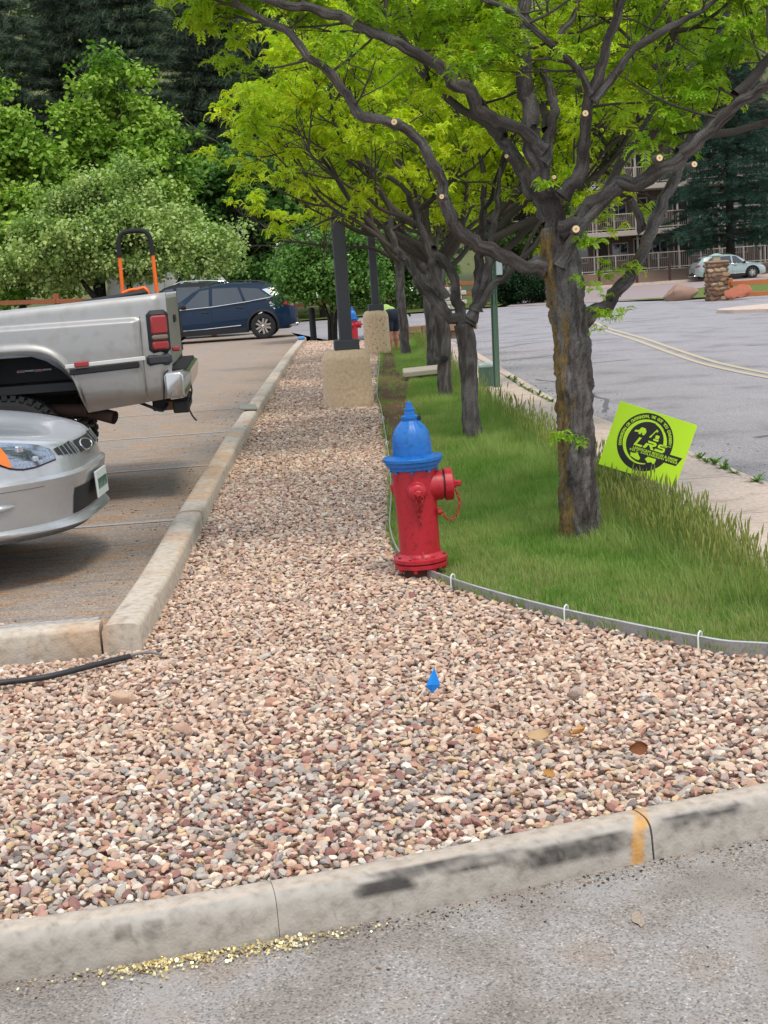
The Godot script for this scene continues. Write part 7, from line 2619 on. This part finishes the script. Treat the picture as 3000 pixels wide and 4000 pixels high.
# ------------------------------------------------------------------ small things
func small_things() -> void:
	# survey flag
	var f := thing("marker_flag", "small blue plastic survey flag on a thin wire in the gravel", "flag", Vector3(0.09, 0.0, -4.57))
	var mb := MB.new()
	mb.tube([Vector3(0.0, -0.03, 0), Vector3(0.012, 0.05, 0.01), Vector3(0.03, 0.10, 0.02), Vector3(0.044, 0.185, 0.02)], [0.0012], 5)
	part(f, "wire", mb.done(60), M.steel)
	var bl := mat(lin(0.01, 0.30, 0.80), 0.45)
	bl.backlight_enabled = true
	bl.backlight = Color(0.1, 0.4, 0.8)
	mb = MB.new()
	var top := Vector3(0.043, 0.183, 0.022)
	var lft := Vector3(0.010, 0.122, 0.03)
	var bot := Vector3(0.03, 0.092, 0.024)
	var rgt := Vector3(0.060, 0.118, 0.018)
	var fold := Vector3(0.030, 0.128, 0.042)
	mb.tri3(top, lft, fold)
	mb.tri3(lft, bot, fold)
	mb.tri3(top, fold, rgt)
	mb.tri3(fold, bot, rgt)
	mb.tri3(top, rgt, rgt + Vector3(-0.03, 0.0, -0.012))
	part(f, "flag_sheet", mb.done(), bl)
	# hose
	mb = MB.new()
	var hp := spline([Vector3(-3.2, 0.012, -4.9), Vector3(-2.2, 0.014, -5.1), Vector3(-1.654, 0.018, -5.251), Vector3(-1.562, 0.02, -5.316), Vector3(-1.388, 0.02, -5.357), Vector3(-1.228, 0.02, -5.483), Vector3(-1.098, 0.014, -5.61)], 0.04)
	mb.tube(hp, [0.0125], 12)
	var h := thing("irrigation_hose", "black irrigation hose lying on the gravel towards the kerb corner", "hose")
	part(h, "hose", mb.done(60), mat(lin(0.018, 0.018, 0.02), 0.5))
	mb = MB.new()
	mb.tube(spline([Vector3(-1.11, 0.016, -5.60), Vector3(-1.07, 0.018, -5.625), Vector3(-1.02, 0.016, -5.642), Vector3(-0.97, 0.006, -5.63)], 0.02), [0.006, 0.006, 0.006, 0.006, 0.006, 0.006, 0.006, 0.006, 0.006, 0.006], 8)
	part(h, "connector", mb.done(60), mat(lin(0.16, 0.15, 0.15), 0.6))
	# grey slate on the kerb, blue can at its far end
	mb = MB.new()
	mb.box(Vector3(0, 0.012, 0), Vector3(0.20, 0.022, 0.55), Basis(Vector3.UP, 0.12) * Basis(Vector3.FORWARD, 0.08), 0.006)
	tag(part(self, "slate_piece", mb.done(30), tri_planar(mat(Color8(136, 134, 126), 0.85), 3.0, M.soft), Vector3(-1.47, 0.112, -15.9)), "flat piece of grey slate lying on the car park kerb", "slate")
	var can := thing("drink_can", "small blue can lying on the far end of the car park kerb", "can", Vector3(-1.70, 0.15, -33.8))
	mb = MB.new()
	mb.lathe([Vector2(0.03, -0.08), Vector2(0.045, -0.07), Vector2(0.045, 0.07), Vector2(0.03, 0.08)], 16, Transform3D(Basis(Vector3.FORWARD, PI / 2), Vector3.ZERO))
	part(can, "body", mb.done(40), mat(lin(0.05, 0.22, 0.5), 0.35))
	mb = MB.new()
	mb.lathe([Vector2(0.03, 0.078), Vector2(0.028, 0.084)], 14, Transform3D(Basis(Vector3.FORWARD, PI / 2), Vector3.ZERO))
	part(can, "lid", mb.done(40), M.steel)
	# black bollard beyond the lot kerb
	mb = MB.new()
	mb.lathe([Vector2(0.085, -0.1), Vector2(0.085, 0.78), Vector2(0.07, 0.82), Vector2(0.02, 0.83)], 16)
	tag(part(self, "bollard", mb.done(40), M.black, Vector3(-1.53, -0.03, -36.9)), "black steel bollard beside the flowering shrub", "bollard")
	# green utility box with pale lid
	var u := thing("utility_box", "small green utility box with pale lid in the grass beside the sign post", "utility box", Vector3(1.44, 0.0, -17.8))
	var green := tri_planar(mat(Color8(104, 132, 116), 0.6), 3.0, M.soft)
	mb = MB.new()
	mb.box(Vector3(0, 0.12, 0), Vector3(0.2, 0.3, 0.2), Basis.IDENTITY, 0.012)
	part(u, "box", mb.done(30), green)
	mb = MB.new()
	mb.box(Vector3(0, 0.285, 0), Vector3(0.225, 0.05, 0.225), Basis.IDENTITY, 0.015)
	part(u, "lid", mb.done(30), mat(Color8(206, 222, 216), 0.5))
	# street sign seen from behind on a green channel post
	var s := thing("street_sign", "green steel channel post with a pale sign seen from behind", "sign", Vector3(1.53, 0, -17.5))
	s.rotation.z = -0.02
	mb = MB.new()
	for q in [[-0.032, 0.0, 0.02], [0.032, 0.0, 0.02]]:
		mb.box(Vector3(q[0], 1.05, q[1]), Vector3(0.022, 2.3, 0.006))
	for q in [-0.018, 0.018]:
		mb.box(Vector3(q, 1.05, 0.016), Vector3(0.006, 2.3, 0.034))
	mb.box(Vector3(0, 1.05, 0.03), Vector3(0.042, 2.3, 0.006))
	part(s, "channel_post", mb.done(), tri_planar(mat(Color8(92, 120, 100), 0.55), 2.0, M.soft))
	for k in 14:
		mb = MB.new()
		mb.lathe([Vector2(0.007, 0.0), Vector2(0.007, 0.002)], 8, Transform3D(Basis(Vector3.RIGHT, PI / 2), Vector3(0, 1.2 + k * 0.07, 0.034)))
		part(s, "bolt_hole", mb.done(40), M.black)
	mb = MB.new()
	mb.box(Vector3(0.03, 1.56, -0.012), Vector3(0.19, 0.3, 0.004), Basis(Vector3.UP, 0.3), 0.001)
	part(s, "sign_panel", mb.done(30), mat(Color8(196, 206, 204), 0.4, 0.2))
	# concrete lid half lifted by the roots
	var v := thing("vault_lid", "broken concrete slab resting on stones in the grass between locust trunks", "slab", Vector3(0.72, 0.0, -19.9))
	mb = MB.new()
	mb.box(Vector3(0, 0.12, 0), Vector3(0.62, 0.08, 0.45), Basis(Vector3.FORWARD, -0.04) * Basis(Vector3.RIGHT, 0.06), 0.012)
	part(v, "slab", mb.done(30), tri_planar(mat(Color8(176, 166, 150), 0.9), 2.0, M.soft, M.grain, 0.5))
	for q in [[-0.2, 0.1], [0.2, 0.08], [0.0, -0.1]]:
		mb = MB.new()
		mb.add(pebble(int(q[0] * 10) + 40, 1), Transform3D(Basis.from_scale(Vector3(0.12, 0.08, 0.1)), Vector3(q[0], 0.04, q[1])))
		part(v, "stone", mb.done(40), mat(Color8(120, 104, 88), 0.95))
	# a few larger cobbles in the gravel
	for q in [[-1.03, -5.016, 0.045, [196, 164, 140], "largest tan cobble, lying in the gravel just in front of the black hose"], [-0.74, -4.6, 0.034, [186, 152, 132], "reddish tan cobble in the open gravel between the hose and the front kerb"], [0.62, -4.7, 0.028, [170, 150, 140], "grey brown cobble in the gravel between the marker flag and the edging"]]:
		mb = MB.new()
		mb.add(pebble(int(q[2] * 1000), 2), Transform3D(Basis.from_scale(Vector3(q[2] * 1.1, q[2] * 1.0, q[2])), Vector3.ZERO))
		tag(part(self, "cobble", mb.done(50), tri_planar(mat(Color8(q[3][0], q[3][1], q[3][2]), 0.85), 5.0, M.soft), Vector3(q[0], 0.012, q[1])), q[4], "cobble", "cobbles in the gravel")

func letters(parent: Node, text: String, size: float, m: Material, xf: Transform3D, called := "lettering") -> MeshInstance3D:
	var t := TextMesh.new()
	var fnt := SystemFont.new()
	fnt.font_names = PackedStringArray(["Droid Sans"])
	fnt.font_weight = 700
	t.font = fnt
	t.text = text
	t.font_size = 64
	t.pixel_size = size / 46.0
	t.depth = 0.0012
	t.curve_step = 2.0
	var o := part(parent, called, t, m)
	o.transform = xf
	return o

func disc_arc(a0: float, a1: float, r_mid: float, w0: float, w1: float, n: int) -> PackedVector2Array:
	var o := PackedVector2Array()
	for k in n + 1:
		var f := float(k) / n
		var a := lerpf(a0, a1, f)
		o.append(Vector2(cos(a), sin(a)) * (r_mid + lerpf(w0, w1, f) * 0.5 + 0.002))
	for k in range(n, -1, -1):
		var f := float(k) / n
		var a := lerpf(a0, a1, f)
		o.append(Vector2(cos(a), sin(a)) * (r_mid - lerpf(w0, w1, f) * 0.5))
	return o

func yard_sign() -> void:
	var s := thing("yard_sign", "tilted fluorescent green yard sign with a round black emblem in the tall grass", "sign")
	var W := 0.522
	var H := 0.402
	var tl := Vector3(1.468, 0.658, -8.35)
	var tr := Vector3(1.944, 0.469, -8.43)
	var ex := (tr - tl).normalized()
	var dn := (Vector3(1.332, 0.289, -8.35) - tl)
	dn = (dn - ex * dn.dot(ex)).normalized()
	var n := dn.cross(ex).normalized() * 1.0
	if n.z < 0:
		n = -n
	var b := Basis(ex, -dn, n)
	var mid := tl + ex * W * 0.5 + dn * H * 0.5
	s.transform = Transform3D(b, mid)
	var lime := mat(lin(0.60, 0.95, 0.02), 0.55)
	var mb := MB.new()
	mb.box(Vector3.ZERO, Vector3(W, H, 0.004), Basis.IDENTITY, 0.001)
	part(s, "board", mb.done(30), lime)
	var ink := mat(lin(0.012, 0.012, 0.014), 0.5)
	var R := H * 0.447
	var c := Vector3(-W * 0.5 + W * 0.455, H * 0.5 - H * 0.479, 0)
	mb = MB.new()
	var ring := PackedVector2Array()
	for k in 72:
		ring.append(Vector2(cos(TAU * k / 72), sin(TAU * k / 72)) * R)
	mb.prism(ring, 0.001, Transform3D(Basis.IDENTITY, c + Vector3(0, 0, 0.0026)))
	part(s, "emblem_disc", mb.done(), ink)
	mb = MB.new()
	mb.prism(scaled([[0.7, -0.15], [1.47, -0.15], [1.33, -0.47], [0.7, -0.47]], R), 0.001, Transform3D(Basis.IDENTITY, c + Vector3(0, 0, 0.0023)))
	part(s, "emblem_banner", mb.done(), ink)
	var z := Vector3(0, 0, 0.0034)
	# swooshes
	for q in [[50.0, 170.0, 0.735, 0.02, 0.13], [170.0, 290.0, 0.735, 0.13, 0.02], [78.0, 2.0, 0.70, 0.015, 0.13]]:
		mb = MB.new()
		mb.prism(disc_arc(deg_to_rad(q[0]), deg_to_rad(q[1]), q[2] * R, q[3] * R, q[4] * R, 24), 0.001, Transform3D(Basis.IDENTITY, c + z))
		part(s, "emblem_arc", mb.done(), lime)
	# text round the rim
	var words := "OVERGROWN OR OVERSNOWN, WE GOT YOU COVERED!!"
	for k in words.length():
		if words[k] == " ":
			continue
		var a := deg_to_rad(lerpf(200.0, 6.0, float(k) / (words.length() - 1)))
		letters(s, words[k], R * 0.10, lime, Transform3D(Basis(Vector3.BACK, a - PI / 2), c + Vector3(cos(a), sin(a), 0) * R * 0.885 + z), "letter")
	# slanted initials, built as strokes
	var strokes := {
		"L": [[[0.16, 0.0], [0.28, 0.0], [0.14, -0.30], [0.42, -0.30], [0.40, -0.38], [0.0, -0.38]]],
		"R": [[[0.12, -0.06], [0.46, -0.06], [0.52, -0.14], [0.48, -0.22], [0.36, -0.26], [0.46, -0.40], [0.33, -0.40], [0.22, -0.24], [0.18, -0.24], [0.10, -0.40], [-0.02, -0.40], [0.07, -0.18], [0.38, -0.18], [0.40, -0.14], [0.14, -0.14]]],
		"S": [[[0.56, -0.06], [0.18, -0.06], [0.10, -0.14], [0.12, -0.24], [0.38, -0.24], [0.39, -0.30], [0.02, -0.30], [-0.02, -0.40], [0.42, -0.40], [0.50, -0.32], [0.48, -0.18], [0.22, -0.18], [0.21, -0.13], [0.54, -0.13]]]}
	for q in [["L", -0.38, 0.11, 0.76], ["R", -0.02, 0.135, 0.86], ["S", 0.40, 0.135, 0.74]]:
		mb = MB.new()
		for st in strokes[q[0]]:
			mb.prism(scaled(st, R), 0.001, Transform3D(Basis.from_scale(Vector3(q[3], 0.80, 1)), c + z + Vector3(q[1] * R, q[2] * R, 0)))
		part(s, "initial", mb.done(), lime)
	letters(s, "LANDSCAPE RESCUE & SNOW", R * 0.088, lime, Transform3D(Basis.IDENTITY, c + Vector3(0.47 * R, -0.275 * R, 0) + z))
	letters(s, "SILT, COLORADO 81652", R * 0.062, lime, Transform3D(Basis.from_scale(Vector3(1.9, 1, 1)), c + Vector3(0.44 * R, -0.365 * R, 0) + z))
	# pictograms: loader, digger, plough, mower truck
	var icons := [
		[Vector2(-0.28, 0.33), [[[-0.22, -0.09], [-0.2, -0.02], [-0.08, 0.0], [-0.02, 0.12], [0.12, 0.12], [0.19, 0.04], [0.19, -0.06], [-0.06, -0.06]], [[-0.06, -0.12], [0.02, -0.12], [0.03, -0.05], [-0.07, -0.05]], [[0.08, -0.12], [0.16, -0.12], [0.17, -0.05], [0.07, -0.05]]]],
		[Vector2(0.23, 0.36), [[[-0.17, -0.16], [-0.08, -0.02], [0.02, 0.17], [0.09, 0.12], [0.06, 0.06], [0.02, 0.10], [-0.04, -0.02], [-0.10, -0.16]], [[0.05, -0.02], [0.19, -0.02], [0.19, -0.14], [0.05, -0.14]], [[0.0, -0.16], [0.21, -0.16], [0.19, -0.22], [0.02, -0.22]]]],
		[Vector2(-0.19, -0.52), [[[-0.2, 0.06], [-0.06, 0.06], [0.04, 0.12], [0.2, -0.04], [0.18, -0.12], [0.06, -0.12], [-0.16, -0.06]]]],
		[Vector2(0.38, -0.52), [[[-0.2, -0.02], [-0.12, 0.08], [0.19, 0.08], [0.19, -0.06], [0.14, -0.12], [0.06, -0.06], [-0.06, -0.12], [-0.14, -0.06]]]]]
	for i in icons:
		mb = MB.new()
		for poly in i[1]:
			mb.prism(scaled(poly, R, i[0]), 0.001, Transform3D(Basis.IDENTITY, c + z))
		part(s, "pictogram", mb.done(), lime)
	# wire stake
	var down := b.inverse() * Vector3.DOWN
	for x in [-0.12, 0.12]:
		var p := Vector3(x, -H / 2 + 0.1, -0.003)
		var w := mid + b * p
		mb = MB.new()
		mb.tube([p, Vector3(x, -H / 2, -0.003), Vector3(x, -H / 2, -0.003) + down * (w.y + 0.05)], [0.0025], 6)
		part(s, "wire_stake", mb.done(60), M.steel)

func scaled(p: Array, k: float, o := Vector2.ZERO) -> PackedVector2Array:
	var r := PackedVector2Array()
	for q in p:
		r.append((Vector2(q[0], q[1]) + o) * k)
	return r

# ------------------------------------------------------------------ person
func capsule_field(p: Vector3, bones: Array, k: float) -> float:
	var d := 9.0
	for b in bones:
		var a: Vector3 = b[0]
		var ab: Vector3 = b[1] - a
		var t := clampf((p - a).dot(ab) / maxf(ab.length_squared(), 1e-9), 0.0, 1.0)
		var e := p.distance_to(a + ab * t) - lerpf(b[2], b[3], t)
		var h := clampf(0.5 + 0.5 * (d - e) / k, 0.0, 1.0)
		d = lerpf(d, e, h) - k * h * (1.0 - h)
	return d

func surface_nets(bones: Array, cell: float, k: float) -> MB:
	var lo := Vector3.ONE * 99
	var hi := Vector3.ONE * -99
	for b in bones:
		for e in 2:
			var r: float = b[2 + e] + cell * 2 + k * 0.3
			lo = lo.min(b[e] - Vector3.ONE * r)
			hi = hi.max(b[e] + Vector3.ONE * r)
	var n := Vector3i(((hi - lo) / cell).ceil()) + Vector3i.ONE
	var f := PackedFloat32Array()
	f.resize(n.x * n.y * n.z)
	for z in n.z:
		for y in n.y:
			for x in n.x:
				f[(z * n.y + y) * n.x + x] = capsule_field(lo + Vector3(x, y, z) * cell, bones, k)
	var mb := MB.new()
	var id := {}
	for z in n.z - 1:
		for y in n.y - 1:
			for x in n.x - 1:
				var sum := Vector3.ZERO
				var cnt := 0
				for e in [[0, 0, 0, 1, 0, 0], [0, 1, 0, 1, 1, 0], [0, 0, 1, 1, 0, 1], [0, 1, 1, 1, 1, 1], [0, 0, 0, 0, 1, 0], [1, 0, 0, 1, 1, 0], [0, 0, 1, 0, 1, 1], [1, 0, 1, 1, 1, 1], [0, 0, 0, 0, 0, 1], [1, 0, 0, 1, 0, 1], [0, 1, 0, 0, 1, 1], [1, 1, 0, 1, 1, 1]]:
					var a := f[((z + e[2]) * n.y + y + e[1]) * n.x + x + e[0]]
					var b := f[((z + e[5]) * n.y + y + e[4]) * n.x + x + e[3]]
					if (a < 0) != (b < 0):
						sum += Vector3(e[0], e[1], e[2]).lerp(Vector3(e[3], e[4], e[5]), a / (a - b))
						cnt += 1
				if cnt:
					id[Vector3i(x, y, z)] = mb.vert(lo + (Vector3(x, y, z) + sum / cnt) * cell)
	for q in id:
		for ax in 3:
			var u := Vector3i.ZERO
			u[(ax + 1) % 3] = 1
			var w := Vector3i.ZERO
			w[(ax + 2) % 3] = 1
			var t := Vector3i.ZERO
			t[ax] = 1
			var p: Vector3i = q
			var a := f[(p.z * n.y + p.y) * n.x + p.x]
			var e := p + t
			var b := f[(e.z * n.y + e.y) * n.x + e.x]
			if (a < 0) == (b < 0):
				continue
			if id.has(p - u) and id.has(p - w) and id.has(p - u - w):
				if a < 0:
					mb.quad(id[p], id[p - u], id[p - u - w], id[p - w])
				else:
					mb.quad(id[p], id[p - w], id[p - u - w], id[p - u])
	return mb

func person() -> void:
	var o := thing("person", "person in dark shorts and yellow green top bending over behind the second lamp base", "person", Vector3(0.42, -0.04, -28.05))
	o.rotation.y = -1.05
	var skin := mat(Color8(196, 132, 108), 0.6)
	var V := func(x: float, y: float, z: float) -> Vector3: return Vector3(x, y, z)
	var legs := []
	for s in [-1.0, 1.0]:
		var hip := Vector3(0.02, 0.72, 0.085 * s)
		var knee := Vector3(-0.005 + 0.03 * s, 0.40, 0.09 * s)
		var ankle := Vector3(0.0 + 0.03 * s, 0.07, 0.095 * s)
		legs.append([hip, knee, 0.085, 0.055])
		legs.append([knee, knee + Vector3(0.012, -0.12, 0), 0.054, 0.056])
		legs.append([knee + Vector3(0.012, -0.12, 0), ankle, 0.056, 0.036])
		legs.append([ankle + Vector3(0.03, -0.035, 0), ankle + Vector3(-0.17, -0.04, 0.01 * s), 0.036, 0.028])
	var chest := Vector3(-0.42, 0.80, 0)
	var body := legs.duplicate()
	body.append([Vector3(0.03, 0.74, -0.06), Vector3(0.03, 0.74, 0.06), 0.12, 0.12])
	body.append([Vector3(-0.02, 0.77, 0), Vector3(-0.22, 0.82, 0), 0.12, 0.115])
	body.append([Vector3(-0.22, 0.82, 0), chest, 0.115, 0.13])
	body.append([chest + Vector3(0, 0.01, -0.15), chest + Vector3(0, 0.01, 0.15), 0.075, 0.075])
	body.append([chest + Vector3(-0.05, 0, 0), Vector3(-0.58, 0.76, 0), 0.055, 0.05])
	body.append([Vector3(-0.60, 0.74, 0), Vector3(-0.67, 0.68, 0), 0.092, 0.085])
	body.append([Vector3(-0.70, 0.72, 0), Vector3(-0.725, 0.70, 0), 0.02, 0.016])
	for s in [-1.0, 1.0]:
		var sh := chest + Vector3(-0.01, 0.0, 0.17 * s)
		var el := Vector3(-0.47, 0.53, 0.19 * s)
		var wr := Vector3(-0.53, 0.30, 0.16 * s)
		body.append([sh, el, 0.055, 0.042])
		body.append([el, wr, 0.042, 0.028])
		body.append([wr, wr + Vector3(-0.01, -0.07, 0), 0.03, 0.034])
		for q in 4:
			var base := wr + Vector3(-0.03 + 0.02 * q, -0.09, 0)
			body.append([base, base + Vector3(-0.006, -0.05 - 0.008 * (1.5 - absf(q - 1.5)), 0.012 * s), 0.011, 0.009])
		body.append([wr + Vector3(-0.03, -0.03, 0), wr + Vector3(-0.06, -0.075, 0), 0.012, 0.01])
	part(o, "body", surface_nets(body, 0.02, 0.03).done(180), skin)
	var sb := []
	for k in [0, 4]:
		var b: Array = legs[k]
		sb.append([b[0], (b[0] as Vector3).lerp(b[1], 0.72), 0.104, 0.086])
	sb.append([Vector3(0.03, 0.74, -0.06), Vector3(0.03, 0.74, 0.06), 0.136, 0.136])
	part(o, "shorts", surface_nets(sb, 0.02, 0.025).done(180), mat(Color8(38, 44, 62), 0.8))
	part(o, "top", surface_nets([[Vector3(-0.05, 0.79, 0), Vector3(-0.22, 0.83, 0), 0.138, 0.132], [Vector3(-0.22, 0.83, 0), chest, 0.132, 0.148], [chest + Vector3(0, 0.01, -0.16), chest + Vector3(0, 0.01, 0.16), 0.09, 0.09], [chest + Vector3(0, 0, -0.17), Vector3(-0.45, 0.62, -0.19), 0.07, 0.06], [chest + Vector3(0, 0, 0.17), Vector3(-0.45, 0.62, 0.19), 0.07, 0.06]], 0.02, 0.03).done(180), mat(Color8(206, 232, 120), 0.8))
	part(o, "hair", surface_nets([[Vector3(-0.585, 0.765, 0), Vector3(-0.63, 0.75, 0), 0.094, 0.09]], 0.02, 0.02).done(180), mat(Color8(52, 38, 28), 0.8))
	var dark := mat(Color8(40, 38, 40), 0.7)
	for s in [-1.0, 1.0]:
		part(o, "shoe", surface_nets([[Vector3(0.03 + 0.03 * s, 0.035, 0.095 * s), Vector3(-0.16 + 0.03 * s, 0.03, 0.105 * s), 0.045, 0.04]], 0.02, 0.02).done(180), dark)

# ------------------------------------------------------------------ litter
func debris() -> void:
	var r := rng(951)
	# dry leaves on the gravel
	var tones := [[204, 150, 84], [190, 158, 118], [122, 70, 34], [168, 112, 54], [176, 128, 66], [150, 92, 50], [182, 140, 88]]
	var names := ["large curled tan leaf lying flat on the gravel", "pale weathered leaf lying on the gravel", "dark brown leaf standing on edge in the gravel", "small amber leaf scrap among the stones", "orange brown leaf folded between the stones", "rust brown curled leaf by the kerb's yellow paint", "ochre leaf scrap near the kerb"]
	var k := 0
	for q in [[0.57, -4.244, 0.042], [0.442, -4.231, 0.04], [0.718, -4.028, 0.03], [0.25, -4.321, 0.024], [0.428, -3.889, 0.026], [0.62, -3.80, 0.022], [0.321, -3.757, 0.022]]:
		var mb := MB.new()
		var rows := []
		for a in 7:
			var row := []
			for b in 7:
				var u := a / 6.0 * 2 - 1
				var v := b / 6.0 * 2 - 1
				var wd := sqrt(maxf(0.02, 1.0 - u * u)) * (0.8 + 0.12 * sin(a * 5.0))
				row.append(Vector3(u, 0.28 * v * v + 0.2 * u * u + 0.06 * sin(a * 3.1 + b * 2.3), v * wd * 0.8) * q[2])
			rows.append(row)
		mb.grid(rows)
		var c: Array = tones[k]
		var o := part(self, "dry_leaf", mb.done(180), tri_planar(mat(Color8(c[0], c[1], c[2]), 0.75), 14.0, M.soft), Vector3(q[0], 0.02 + (0.015 if k == 2 else 0.0), q[1]))
		o.rotation = Vector3(0.35 if k != 2 else 1.2, r.randf() * TAU, 0.1)
		tag(o, names[k], "leaf", "dry leaves on the gravel")
		k += 1
	# gold foil flakes swept against the kerb
	var disc := MB.new()
	disc.lathe([Vector2(0.0042, 0.0), Vector2(0.0042, 0.0004)], 7)
	var where := []
	var tint := []
	for n in 1500:
		var x := r.randf_range(-0.95, -0.05)
		var dens := exp(-((x + 0.60) / 0.10) ** 2) * 1.4 + exp(-((x + 0.33) / 0.12) ** 2) * 0.75 + 0.05
		if r.randf() > dens:
			continue
		var zk := -3.12 - 0.18 * (x + 0.99)
		for q in front_kerb:
			if absf(q.x - x) < 0.021:
				zk = q.z
		var off := absf(r.randfn()) * 0.03 + 0.016 + 0.02 * r.randf()
		where.append(Transform3D(Basis.from_euler(Vector3(r.randfn() * 0.45, r.randf() * TAU, r.randfn() * 0.45)) * Basis.from_scale(Vector3.ONE * r.randf_range(0.6, 1.2)), Vector3(x, -0.101 + r.randf() * 0.006, zk + off)))
		tint.append(Color(0.78, 0.58, 0.2).lerp(Color(0.85, 0.78, 0.5), r.randf()))
	var gold := vmat(0.3, 0.5)
	gold.metallic = 0.7
	tag(copies(self, "foil_confetti", disc.done(30), gold, where, tint), "gold foil confetti swept against the foot of the front kerb", "confetti", "", "stuff")
	# grit and plant crumbs on the asphalt
	where = []
	tint = []
	for n in 900:
		var x := r.randf_range(-1.3, 1.5)
		var zk := -3.2
		for q in front_kerb:
			if absf(q.x - x) < 0.021:
				zk = q.z
		var z := zk + 0.014 + absf(r.randfn()) * 0.05
		if r.randf() < 0.1:
			z = zk + r.randf_range(0.05, 1.1)
		var s := r.randf_range(0.0015, 0.005) * (1.8 if r.randf() < 0.06 else 1.0)
		where.append(Transform3D(Basis.from_euler(Vector3(r.randf() * 3, r.randf() * 6, 0)) * Basis.from_scale(Vector3(s, s * 0.6, s)), Vector3(x, -0.103, z)))
		var pick := r.randf()
		tint.append(Color(0.05, 0.045, 0.04) if pick < 0.45 else (Color(0.2, 0.13, 0.07) if pick < 0.8 else Color(0.45, 0.38, 0.24)))
	for n in 700:   # along the lot side of the straight kerb and the street gutter
		var side := r.randf() < 0.45
		var p: Vector3
		if side:
			p = lot_kerb[r.randi() % (lot_kerb.size() / 2)] + Vector3(-0.19 - absf(r.randfn()) * 0.25, -0.048, r.randf_range(-0.04, 0.04))
		else:
			p = weed_line[r.randi() % (weed_line.size() - 1)] + Vector3(0.34 + absf(r.randfn()) * 0.35, -0.118, r.randf_range(-0.1, 0.1))
		var s := r.randf_range(0.004, 0.014)
		where.append(Transform3D(Basis.from_euler(Vector3(r.randf() * 3, r.randf() * 6, 0)) * Basis.from_scale(Vector3(s, s * 0.6, s)), p))
		tint.append(Color(0.08, 0.06, 0.045).lerp(Color(0.28, 0.22, 0.17), r.randf()))
	tag(copies(self, "grit", pebble(952, 1).done(40), vmat(0.9, 0.3), where, tint), "dark grit and plant crumbs along the kerbs and gutter", "grit", "", "stuff")
	# white stone at the corner of the drive
	var mb2 := MB.new()
	mb2.add(pebble(961, 2), Transform3D(Basis.from_scale(Vector3(0.03, 0.03, 0.026)), Vector3.ZERO))
	tag(part(self, "white_stone", mb2.done(50), mat(Color8(214, 212, 210), 0.8), Vector3(-1.02, -0.085, -3.075)), "single white stone on the driveway at the kerb's foot", "stone")
